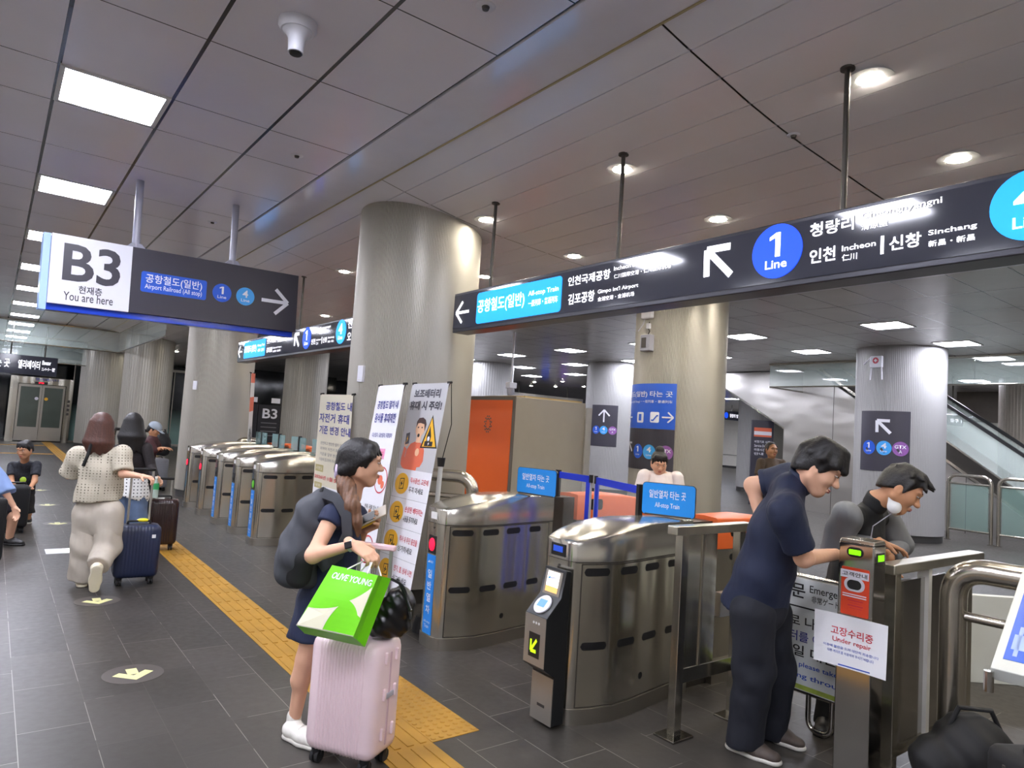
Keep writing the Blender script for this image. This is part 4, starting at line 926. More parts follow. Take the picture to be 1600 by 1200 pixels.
for i, (v, r1_, r2_) in enumerate(((.455, '직사광선, 고온에', '두지 마세요'), (.58, '손상된 배터리는', '사용을 중지하세요'), (.705, '역사 내 무단 충전을', '삼가하세요'), (.83, '연기, 열, 냄새 나면', '신고하세요'))):
    S.oval(.24, v, .19, .002, 'yellow_disc', M_YELC, sh, 1.25)
    S.poly([(.18, v-.022), (.30, v-.026), (.31, v+.022), (.19, v+.026)], .003, 'battery_outline', M_INK, sh); S.poly([(.195, v-.019), (.287, v-.022), (.295, v+.018), (.205, v+.022)], .004, 'battery_fill', M_YELC, sh)
    S.poly([(.26, v-.015), (.215, v+.001), (.24, v+.002), (.225, v+.015), (.285, v-.003), (.252, v-.003)], .005, 'bolt', M_INK, sh)
    if i in (1, 2): S.line([(.29, v+.01), (.36, v+.03)], .004, .005, 'cross_mark', M_INK, sh); S.line([(.36, v+.01), (.29, v+.03)], .004, .005, 'cross_mark', M_INK, sh)
    S.t(r1_, .47, .95, v-.034, v-.008, M_INKR, sh, .012); S.t(r2_, .47, .86, v+.006, v+.032, M_INK, sh, .012)
    if i < 3: S.rect(0, 1, v+.0615, v+.0625, .002, 'rule_line', M_INKG, sh)
pole = P(672, 855, 5.36); top = P(689, 725, 5.36)
MB().cyl(Vector((pole.x, pole.y, .02))-S.base, top-S.base, .019, n=14).build('stay_pole', M_WFRAME, t, smooth=True); MB().cyl(top-S.base+Vector((0, 0, -.02)), top-S.base+Vector((0, 0, .05)), .026, .034, n=14).build('stay_cap', M_BLACK, t, smooth=True)
MB().tube([top-S.base, (S.p(1, 0, -.02)+top-S.base)/2+Vector((.03, -.03, 0)), S.p(1, 0, -.02)], .004, 6).build('stay_cord', M_BLACK, t, smooth=True)
MB().lathe([(.001, .12), (.07, .115), (.09, .06), (.095, .0), (.001, 0)], 24, (pole.x-S.base.x, pole.y-S.base.y, 0)).build('weight_base', M_RUBBER, t, smooth=True)
# food banner
XT, XB = 2.60, 2.34
S, t, sh = banner('tall white banner stand about food on trains, behind the ponytail girl', onx(592, 603, XT), onx(632, 600, XT), onx(567, 958, XB), M_BANW)
S.t('공항철도 열차 내', .12, .92, .075, .115, M_INKN, sh, .02); S.t('음식물 휴대제한', .10, .92, .135, .18, M_INKN, sh, .02); S.t('대상열차 : 일반열차, 직통열차', .12, .9, .228, .25, M_INKN, sh, .01)
S.rect(.14, .74, .30, .348, .002, 'pink_label', M_PINK, sh); S.t('뚜껑 없는 음료 금지', .18, .70, .313, .336, M_INKR, sh, .01, .004)
for u, v, c in ((.78, .44, M_CORAL), (.30, .71, M_CORAL), (.72, .745, M_INKSKY)):
    S.ring(u, v, .23, .022, .003, 'red_ring', M_INKR, sh, 1.45)
    S.oval(u-.03, v, .09, .0025, 'food_picture', M_CORAL if c is not M_INKSKY else M_INKR, sh, 1.5, 16); S.oval(u+.08, v+.02, .06, .0028, 'drink_picture', c, sh, 1.8, 16)
S.t('면류, 국물 있는 음식', .35, .95, .555, .575, M_INK, sh, .008); S.t('음료류 반입 금지', .35, .95, .585, .605, M_INK, sh, .008)
S.rect(.1, .6, .93, .97, .002, 'footer_mark', M_INKB, sh)
# bicycle banner
XT, XB = 2.62, 2.55
S, t, sh = banner('cream and white banner stand about bicycles, half behind the nearest column', onx(501, 616, XT), onx(552, 617, XT), onx(531, 905, XB), M_BANC)
S.rect(0, 1, .545, 1, .001, 'white_field', M_BANW, sh)
S.t('공항철도 내', .22, 1.0, .045, .095, M_INKN, sh, .02); S.t('자전거 휴대', .03, .94, .115, .17, M_INKN, sh, .02); S.t('기준 변경 안내', .06, 1.0, .19, .24, M_INKN, sh, .02)
for i, b in enumerate(('안전하고 편안한 열차 이용을', '위하여 자전거 휴대승차', '기준을 일부 변경하오니', '이용에 참고하여 주시기 바랍니다')): S.t(b, .14, .9, .285+i*.032, .304+i*.032, M_INKG, sh, .004)
for v, b in ((.45, '시행일'), (.52, '대상')):
    pass
S.rect(.03, .28, .425, .465, .002, 'olive_label', M_OLIVE, sh); S.t('시행일', .06, .25, .435, .455, M_BANC, sh, .01, .004)
S.t('2026년 1월 5일(월)', .03, 1.0, .483, .512, M_INKR, sh, .012)
S.rect(.04, .28, .528, .562, .003, 'olive_label', M_OLIVE, sh); S.t('내용', .08, .24, .536, .554, M_BANC, sh, .01, .005)
for u in (.17, .40): S.ring(u, .70, .105, .014, .003, 'bicycle_wheel', M_INK, sh, 1.1)
S.line([(.17, .70), (.25, .655), (.36, .655), (.28, .70), (.17, .70)], .003, .004, 'bicycle_frame', M_INK, sh); S.line([(.25, .655), (.28, .70)], .003, .004, 'bicycle_frame', M_INK, sh); S.line([(.40, .70), (.355, .64), (.38, .632)], .003, .004, 'bicycle_fork', M_INK, sh); S.line([(.235, .645), (.275, .645)], .004, .004, 'bicycle_saddle', M_INK, sh)
S.t('접이식 자전거', .05, .6, .775, .80, M_INK, sh, .008); S.line([(.62, .63), (.74, .66)], .004, .003, 'red_stroke', M_INKR, sh)
# narrow banner seen edge-on
S, t, sh = banner('narrow white and orange banner stand seen edge-on behind the distant gates', P(393, 583, 12.0), P(399, 584, 12.6), P(388, 764, 12.6), M_BANW)
for v0, v1 in ((0, .08), (.2, .32), (.86, .9)): S.rect(0, 1, v0, v1, .002, 'orange_block', M_CORAL, sh)
S.t('안내', .2, .8, .45, .6, M_INK, sh, .01)
# ================================================================== kiosk with the orange side
M_KORANGE = mat('kiosk_orange', '#d95f1e', .4, var=.03, vs=2); M_KGREY = mat('kiosk_grey', '#a39c90', .45, var=.02); M_KFRAME = mat('kiosk_frame', '#5c564e', .5, var=.02)
KX, KY0 = 5.503, 7.19; KZ = 2.045
t = thing('kiosk', 'tall boxed kiosk with a bright orange end and plain beige side', 'kiosk', (KX, KY0, 0))
MB().box(0.012, 1.28, 0, 1.10, .02, KZ).build('side_shell', M_KGREY, t, bevel=.004)
MB().box(0, .014, -.004, 1.10, 0, KZ+.004).build('end_frame', M_KFRAME, t); MB().box(-.006, .002, .05, 1.05, .04, KZ-.05).build('orange_panel', M_KORANGE, t)
em = MB()
for i in range(12):
    a = 2*pi*i/12
    for k in (0, 1): em.box(-.009, -.006, .58+(.055+.028*k)*cos(a+k*.26)-.011, .58+(.055+.028*k)*cos(a+k*.26)+.011, 1.66+(.075+.036*k)*sin(a+k*.26)-.011, 1.66+(.075+.036*k)*sin(a+k*.26)+.011)
em.build('emblem', M_KFRAME, t)
MB().box(1.285, 1.4, -.02, 1.10, 0, KZ-.06).build('back_panel', mat('kiosk_back', '#b5b2ac', .4), t, bevel=.004); MB().box(.2, 1.25, .05, 1.0, KZ, KZ+.025).build('top_tray', mat('wood_tan', '#b39a6a', .6), t)
# ================================================================== escalator
M_CLAD = bpy.data.materials.new('rippled_steel'); M_CLAD.use_nodes = True; tt = NT(M_CLAD); bb = tt.n['Principled BSDF']; tt.bsdf = bb
bb.inputs['Base Color'].default_value = (*lin('#b9b6b2'), 1); bb.inputs['Metallic'].default_value = .9; bb.inputs['Roughness'].default_value = .3
tt.bump(tt.noise(1.6, 1, tt.scaled(tt.coord(), (1, .55, 1.2))), .5, .06)
EX = 17.0
t = thing('escalator', 'escalator with black handrails rising behind the grey column', 'escalator', (EX, 4.3, 0))
poly = [(0, 0), (5.95, 0), (5.95, 2.136), (8.6, 3.66), (5.15, 3.66), (0, .10)]
mb = MB(); n = len(poly); mb.add([(0, y, z) for y, z in poly]+[(1.5, y, z) for y, z in poly], [tuple(range(n)), tuple(range(2*n-1, n-1, -1))]+[(i, i+n, (i+1) % n+n, (i+1) % n) for i in range(n)])
mb.build('side_cladding', M_CLAD, t)
for y in (1.6, 3.2, 4.6): MB().box(-.004, .0, y-.006, y+.006, 0, .10+y*.69).build('cladding_joint', M_DARKMETAL, t)
sl_ = .711
def stripe(name, y0, y1, za, zb, x0, x1, m, off=0.0):
    return MB().hexa([(x0, y0, za+sl_*y0), (x1, y0, za+sl_*y0), (x1, y1, za+sl_*y1), (x0, y1, za+sl_*y1), (x0, y0, zb+sl_*y0), (x1, y0, zb+sl_*y0), (x1, y1, zb+sl_*y1), (x0, y1, zb+sl_*y1)]).build(name, m, t)
stripe('skirt_trim', -.4, 5.0, .10, .17, -.03, .06, M_STEELH); stripe('inner_skirt', -.4, 5.0, .17, .52, .04, .08, mat('escalator_dark', '#3e3b37', .35, metal=.6)); stripe('skirt_cap', -.4, 5.0, .52, .56, .03, .12, M_STEELH)
stripe('glass_balustrade', -.4, 5.0, .56, 1.30, .05, .062, M_GLASS); stripe('handrail', -.4, 5.0, 1.30, 1.38, .02, .10, M_BLACK)
stripe('far_glass_balustrade', -.4, 5.0, .56, 1.30, 1.10, 1.112, M_GLASS); stripe('far_handrail', -.4, 5.0, 1.30, 1.38, 1.07, 1.15, M_BLACK)
for i in range(14): y = i*.36; MB().box(.13, 1.05, y, y+.4, sl_*y-.1, sl_*y+.2).build('step', M_DARKMETAL, t)
MB().hexa([(-.04, 5.95, 2.10), (.02, 5.95, 2.10), (.02, 8.6, 3.62), (-.04, 8.6, 3.62), (-.04, 5.95, 2.14), (.02, 5.95, 2.14), (.02, 8.6, 3.66), (-.04, 8.6, 3.66)]).build('soffit_edge', M_POLISH, t)
# rail frames in front of the escalator
rl0 = None
for k, (ya, yb, lab) in enumerate(((5.62, 4.88, 'stainless rail frame with glass next to the grey column'), (4.76, 3.9, 'stainless rail frame with glass nearer the right edge'))):
    t = thing('guard_rail', lab, 'guard rail', (15.3, yb, 0), 0, 'guard rails before the escalator'); L = ya-yb
    MB().tube(fillet([(0, 0, 0), (0, 0, 1.28), (0, L, 1.28), (0, L, 0)], .18, 8), .033, 14).build('frame', M_STEELH, t, smooth=True)
    for z in (1.12, .22): MB().cyl((0, .02, z), (0, L-.02, z), .02, n=12).build('cross_bar', M_STEELH, t, smooth=True)
    MB().box(-.005, .005, .05, L-.05, .24, 1.10).build('glass', M_GLASSG, t)
    for y in (0, L): MB().lathe([(.001, 0), (.06, 0), (.06, .012), (.036, .016)], 18, (0, y, 0)).build('flange', M_POLISH, t, smooth=True)
t = thing('poster_stand', 'dark poster panel with an orange heading below the escalator', 'poster', (16.6, 10.95, 0), -.55)
MB().box(0, .62, 0, .05, 0, 2.3).build('board', M_SDARK, t); bd2 = list(t.children)[0]; MB().box(.06, .56, -.006, 0, 1.85, 2.1).build('orange_heading', M_CORAL, bd2); MB().box(.06, .56, -.008, -.004, 1.9, 2.0).build('white_band', M_SWHITE, bd2)
for i, b in enumerate(('비행기표 사전', 'Service Desk', '이용시간', '안내')): txt(b, .08, .52-.06*i, 1.68-i*.11, 1.75-i*.11, M_SWHITE, bd2, -.004, .01)
# ================================================================== elevator and dark glass lobby at the far end
t = thing('elevator', 'steel framed glass elevator with a red floor display at the far end', 'elevator', (.60, 31.2, 0)); FL = Face((.60, 31.2, 0), 0)
MB().box(-.12, 1.85, 0, .25, 2.16, 2.42).build('header', M_STEEL, t); hd = list(t.children)[0]
txt('엘리베이터', .62, 1.35, 2.29, 2.40, M_INKN, hd, -.006, .012); MB().box(.62, 1.02, -.012, 0, 2.17, 2.25).build('display', M_BLACK, hd); txt('F3', .74, .9, 2.185, 2.235, M_RED, hd, -.016, .03)
for x0, x1 in ((-.12, .12), (1.62, 1.85)): MB().box(x0, x1, 0, .25, 0, 2.16).build('jamb', M_STEEL, t)
M_DOORG = mat('door_glass', '#4f5850', .12, var=.1, vs=2, spec=.7)
for x0, x1 in ((.14, .865), (.875, 1.60)): d = MB().box(x0, x1, .08, .12, .04, 2.14).build('door', M_STEELD, t); MB().box(x0+.07, x1-.07, .07, .09, .55, 2.05).build('door_glass', M_DOORG, d)
for x, m in ((.72, M_SWHITE), (1.02, M_YELC)): MB().disc((x, 1.62), .06, .065, .004).build('warning_mark', m, t)
for i in range(4): MB().box(1.70, 1.78, -.008, 0, 1.05+i*.16, 1.15+i*.16).build('button_plate', M_DARKMETAL, t)
t = thing('elevator_symbol', 'blue elevator pictogram sign above the elevator', 'sign', (1.15, 31.0, 2.58)); MB().box(-.02, .40, 0, .05, -.02, .42).build('plate', M_SBLUE, t); pl = list(t.children)[0]
MB().box(.06, .32, -.006, 0, .04, .30).build('symbol', M_SWHITE, pl)
for x in (.12, .19, .26): MB().box(x-.022, x+.022, -.01, -.004, .06, .2).build('figure', M_SBLUE, pl)
MB().cyl((.19, .02, .42), (.19, .02, ZC-2.58), .02, n=8).build('hanger', M_DARKMETAL, t)
t = thing('lobby_sign', 'dark B3 floor panel with a blue screen left of the elevator', 'sign', (-.95, 31.05, 0)); MB().box(0, .72, 0, .05, .95, 2.1).build('panel', M_SDARK, t); pl = list(t.children)[0]
txt('B3', .28, .64, 1.52, 1.76, M_SWHITE, pl, -.006, .02)
for i in range(5): MB().box(.18, .66, -.004, 0, 1.38-i*.07, 1.40-i*.07).build('small_print', M_INKG, pl)
MB().box(0, .72, -.03, .05, 2.14, 2.62).build('blue_screen', mat('screen_blue', '#1f50c0', .2, var=0, emit=.7, ecol='#2a62d8'), t); MB().box(.05, .66, -.034, -.03, 2.18, 2.34).build('screen_band', M_SSKY, t); MB().box(.32, .40, .0, .05, 0, .95).build('leg', M_DARKMETAL, t)
# frosted glass shaft wall
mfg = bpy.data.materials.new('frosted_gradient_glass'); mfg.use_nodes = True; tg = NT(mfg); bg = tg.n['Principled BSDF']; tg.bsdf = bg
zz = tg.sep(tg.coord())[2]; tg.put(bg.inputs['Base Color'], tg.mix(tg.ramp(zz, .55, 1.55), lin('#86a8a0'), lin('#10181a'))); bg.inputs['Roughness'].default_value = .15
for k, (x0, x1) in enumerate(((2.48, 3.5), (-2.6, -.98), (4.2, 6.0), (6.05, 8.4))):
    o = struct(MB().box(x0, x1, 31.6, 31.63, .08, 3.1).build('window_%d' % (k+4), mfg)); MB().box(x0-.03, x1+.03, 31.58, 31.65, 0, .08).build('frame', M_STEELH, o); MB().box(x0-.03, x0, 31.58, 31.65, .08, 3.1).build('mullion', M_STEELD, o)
struct(MB().box(-3, 8.5, 31.58, 31.66, 3.1, 3.2).build('trim_10', M_STEELD))
t = thing('lobby_sign', 'dark B3 floor panel seen behind the distant gates', 'sign', P(398, 690, 16.5).xy.to_3d(), -.35); z0 = P(398, 680, 16.5).z
MB().box(-.42, .0, 0, .04, .9, z0+.75).build('panel', mat('panel_black', '#26262c', .3), t); MB().box(.02, .52, 0, .04, .9, z0+.75).build('panel', mat('panel_black'), t); txt('B3', .12, .46, z0+.42, z0+.66, M_SWHITE, t, -.006, .02)
for i in range(4): MB().box(.1, .46, -.004, 0, z0+.3-i*.1, z0+.32-i*.1).build('small_print', M_INKG, t)
for x in (-.21, .27): MB().box(x-.02, x+.02, 0, .04, 0, .9).build('leg', M_DARKMETAL, t)
for x0, x1 in ((-.3, -.02), (.3, .5)): MB().box(x0, x1, -.008, 0, z0+.8, z0+.92).build('white_tab', M_SWHITE, t)
# ================================================================== floor stickers
M_STKB = mat('sticker_dark', '#544f4b', .4, var=.04); M_STKY = mat('sticker_arrow', '#d8d69a', .5, var=.02)
for px, py, lab in ((208, 1053, 'round floor sticker with pale arrow nearest the camera'), (152, 939, 'round floor sticker with pale arrow behind the cream-dressed woman'), (90, 818, 'round floor sticker with pale arrow, third from the camera'), (74, 789, 'round floor sticker with pale arrow, fourth from the camera'), (62, 766, 'round floor sticker with pale arrow, farthest, beside the boy')):
    p = onz(px, py); t = thing('floor_sticker', lab, 'floor sticker', (p.x, p.y, 0), 0, 'arrow stickers on the floor')
    MB().lathe([(.001, .0005), (.165, .0005), (.165, .0015), (.001, .0015)], 40).build('disc', M_STKB, t)
    mb = MB(); mb.slab([(-.03, -.01), (.03, -.01), (.03, .09), (-.03, .09)], .0016, .0024); mb.slab([(0, -.11), (.11, .0), (.07, .04), (0, -.03)], .0016, .0022); mb.slab([(0, -.11), (0, -.03), (-.07, .04), (-.11, .0)], .0016, .0023); mb.build('arrow', M_STKY, t)
p = onz(97, 861); t = thing('floor_light', 'small lit square light set in the floor by the cream-dressed woman', 'floor light', (p.x, p.y, 0))
MB().box(-.15, .12, -.14, .14, 0, .003).build('frame', M_WFRAME, t); MB().box(.0, .12, -.10, .10, .003, .005).build('light_window', mat('floor_lamp', '#ffffff', .4, var=0, emit=1.6, ecol='#f4f8ff'), t)
# ================================================================== map board at the right edge
a = P(1545, 1046, 2.75); t = thing('map_board', 'tilted white framed tactile map board with a blue station map', 'map board', (a.x, a.y, 0)); 
c = [P(1547, 1043, 2.75), P(1640, 1066, 2.62), P(1690, 925, 3.0), P(1597, 893, 3.15)]; ax = (c[1]-c[0]); ay = (c[3]-c[0]); nn = ax.cross(ay).normalized()
def mq(u, v, o=0): return c[0]+ax*u+ay*v+nn*o-Vector((a.x, a.y, 0))
def mplate(u0, u1, v0, v1, o0, o1, name, m, par=None): return MB().hexa([mq(u0, v0, o0), mq(u1, v0, o0), mq(u1, v1, o0), mq(u0, v1, o0), mq(u0, v0, o1), mq(u1, v0, o1), mq(u1, v1, o1), mq(u0, v1, o1)]).build(name, m, par or t, bevel=.004)
mplate(0, 1, 0, 1, -.06, 0, 'frame', mat('map_frame', '#c9ccc6', .4, var=.02)); mp = mplate(.16, .9, .1, .95, 0, .002, 'map_sheet', M_SBLUE)
MP = mat('map_pale', '#9db4e4', .4, var=.02)
for q in ((.24, .5, .2, .34), (.3, .38, .14, .42), (.55, .85, .3, .5), (.35, .5, .55, .85), (.6, .85, .6, .9)): mplate(*q, .002, .003, 'map_area', MP, mp)
q = mq(.88, .8, -.06); MB().box(q.x-.04, q.x+.04, q.y-.04, q.y+.04, 0, q.z).build('pedestal', M_DARKMETAL, t); MB().box(q.x-.12, q.x+.12, q.y-.12, q.y+.12, 0, .02).build('base_plate', M_DARKMETAL, t)
q = mq(0, 0, -.04); MB().cyl(q+Vector((-.02, 0, .02)), q+Vector((-.02, .0, -.06)), .018, n=12).build('hinge_clip', M_POLISH, t)
# pale panel and dark post beyond the pipe
b = onz(1530, 1066); t = thing('white_partition', 'low pale partition board standing behind the thick pipe handrail', 'partition', (b.x-.15, b.y+.1, 0), -radians(38))
MB().box(-.05, 1.3, 0, .06, 0.0, .62).build('board', mat('pale_board', '#c4c6c0', .5, var=.02), t, bevel=.004)
# ================================================================== implicit surfaces for soft and living shapes
class SDF:
    def __init__(s): s.pr = []
    def cone(s, a, b, ra, rb=None, k=.02, flat=None, ratio=1.0):
        s.pr.append(('c', np.array(a, float), np.array(b, float), ra, ra if rb is None else rb, k, None if flat is None else np.array(Vector(flat).normalized()), ratio)); return s
    def ell(s, c, r, ax=None, k=.02):
        A = np.eye(3) if ax is None else np.array([list(v) for v in ax], float); s.pr.append(('e', np.array(c, float), np.array(r, float), A, k)); return s
    def cut(s, p, n, k=.004): n = np.array(Vector(n).normalized()); s.pr.append(('h', np.array(p, float), n, k)); return s     # remove the side n points to
    def sub(s, c, r, ax=None, k=.01): A = np.eye(3) if ax is None else np.array([list(v) for v in ax], float); s.pr.append(('s', np.array(c, float), np.array(r, float), A, k)); return s
    def wave(s, amp, f): s.pr.append(('w', amp, f)); return s
    def grow(s, d): s.pr.append(('g', d)); return s
    def bounds(s):
        lo = []; hi = []
        for p in s.pr:
            if p[0] == 'c': r = max(p[3], p[4])*max(1, 1/min(1, p[7]) if False else 1)*max(1.0, p[7]); lo.append(np.minimum(p[1], p[2])-r); hi.append(np.maximum(p[1], p[2])+r)
            elif p[0] == 'e': r = max(p[2]); lo.append(p[1]-r); hi.append(p[1]+r)
        return np.min(lo, 0), np.max(hi, 0)
    def mesh(s, h, pad=.03):
        lo, hi = s.bounds(); lo = lo-pad; hi = hi+pad; n = np.ceil((hi-lo)/h).astype(int)+1
        ax = [lo[i]+h*np.arange(n[i]) for i in range(3)]
        F = np.full(n, .2)
        def sub(a, b):
            i0 = np.clip(((a-lo)/h).astype(int)-1, 0, n-1); i1 = np.clip(((b-lo)/h).astype(int)+3, 1, n)
            sl = tuple(slice(i0[i], i1[i]) for i in range(3)); X = np.stack(np.meshgrid(ax[0][sl[0]], ax[1][sl[1]], ax[2][sl[2]], indexing='ij'), -1); return sl, X
        for p in s.pr:
            if p[0] == 'c':
                _, a, b, ra, rb, k, fl, ratio = p; m = max(ra, rb)*max(1, ratio)+k+.03
                sl, X = sub(np.minimum(a, b)-m, np.maximum(a, b)+m)
                ba = b-a; q = X-a; L = ba@ba
                t = np.clip((q@ba)/max(L, 1e-9), 0, 1); v = q-t[..., None]*ba
                if fl is not None: v = v+(v@fl)[..., None]*fl*(1/ratio-1)
                d = np.sqrt((v*v).sum(-1))-(ra+(rb-ra)*t)
                if fl is not None and ratio > 1: pass
                f = F[sl]; hh = np.maximum(k-np.abs(f-d), 0)/k; F[sl] = np.minimum(f, d)-hh*hh*k*.25
            elif p[0] in 'es':
                _, c, r, A, k = p; m = max(r)+k+.03; sl, X = sub(c-m, c+m); q = (X-c)@A.T/r
                k0 = np.sqrt((q*q).sum(-1))+1e-9; k1 = np.sqrt(((q/r)**2).sum(-1))+1e-9; d = k0*(k0-1)/k1
                f = F[sl]
                if p[0] == 'e': hh = np.maximum(k-np.abs(f-d), 0)/k; F[sl] = np.minimum(f, d)-hh*hh*k*.25
                else: d = -d; hh = np.maximum(k-np.abs(f-d), 0)/k; F[sl] = np.maximum(f, d)+hh*hh*k*.25
            elif p[0] == 'h':
                _, c, nn, k = p; X0, X1, X2 = ax[0][:, None, None], ax[1][None, :, None], ax[2][None, None, :]
                d = (X0-c[0])*nn[0]+(X1-c[1])*nn[1]+(X2-c[2])*nn[2]; hh = np.maximum(k-np.abs(F-d), 0)/k; F = np.maximum(F, d)+hh*hh*k*.25
            elif p[0] == 'w':
                X0, X1, X2 = ax[0][:, None, None], ax[1][None, :, None], ax[2][None, None, :]; F = F+p[2](X0, X1, X2)*p[1]
            elif p[0] == 'g': F = F-p[1]
        F[0] = F[-1] = .1; F[:, 0] = F[:, -1] = .1; F[:, :, 0] = F[:, :, -1] = .1
        S = F < 0; N = tuple(np.array(F.shape)-1)
        c8 = [(i, j, k) for i in (0, 1) for j in (0, 1) for k in (0, 1)]
        sh = lambda A, c: A[c[0]:N[0]+c[0], c[1]:N[1]+c[1], c[2]:N[2]+c[2]]
        cnt = sum(sh(S, c).astype(np.int8) for c in c8); act = (cnt > 0) & (cnt < 8); ijk = np.argwhere(act)
        if len(ijk) == 0: return [], []
        idx = np.full(N, -1, int); idx[act] = np.arange(len(ijk)); acc = np.zeros((len(ijk), 3)); num = np.zeros(len(ijk))
        for a in c8:
            for d in range(3):
                if a[d] == 0:
                    b = list(a); b[d] = 1; fa = sh(F, a)[act]; fb = sh(F, tuple(b))[act]; cr = (fa < 0) != (fb < 0)
                    t = np.where(cr, fa/np.where(cr, fa-fb, 1), 0); p = np.array(a, float)[None].repeat(len(ijk), 0); p[:, d] += t; acc += p*cr[:, None]; num += cr
        V = (ijk+acc/num[:, None])*h+lo; faces = []
        for d in range(3):
            e1, e2 = (d+1) % 3, (d+2) % 3; s0 = [slice(None)]*3; s1 = [slice(None)]*3; s0[d] = slice(0, -1); s1[d] = slice(1, None)
            A = S[tuple(s0)]; B = S[tuple(s1)]; E = np.argwhere(A != B)
            E = E[(E[:, e1] > 0) & (E[:, e2] > 0) & (E[:, e1] < N[e1]) & (E[:, e2] < N[e2])]
            def g(o1, o2): q = E.copy(); q[:, e1] -= o1; q[:, e2] -= o2; return idx[q[:, 0], q[:, 1], q[:, 2]]
            Q = np.stack([g(1, 1), g(0, 1), g(0, 0), g(1, 0)], 1); fl = A[E[:, 0], E[:, 1], E[:, 2]]
            Q = np.where(fl[:, None], Q, Q[:, ::-1]); faces.append(Q[(Q >= 0).all(1)])
        return V, np.concatenate(faces)
def smesh(name, parts, m, parent, base=(0, 0, 0)):
    """parts: list of (SDF, cell size); joined as one mesh object"""
    Vs = []; Fs = []; o = 0
    for S, h in parts:
        V, Q = S.mesh(h)
        if len(V): Vs.append(np.asarray(V)-np.array(base)); Fs.append(Q+o); o += len(V)
    me = bpy.data.meshes.new(name)
    V = np.concatenate(Vs); Q = np.concatenate(Fs)
    me.vertices.add(len(V)); me.vertices.foreach_set('co', V.ravel()); me.loops.add(Q.size); me.loops.foreach_set('vertex_index', Q.ravel().astype(np.int32))
    me.polygons.add(len(Q)); me.polygons.foreach_set('loop_start', np.arange(0, Q.size, 4, dtype=np.int32)); me.polygons.foreach_set('loop_total', np.full(len(Q), 4, np.int32))
    me.polygons.foreach_set('use_smooth', [True]*len(Q)); me.update(); me.validate(); me.materials.append(m)
    ob = bpy.data.objects.new(name, me); COL.objects.link(ob)
    if parent is not None: ob.parent = parent
    return ob
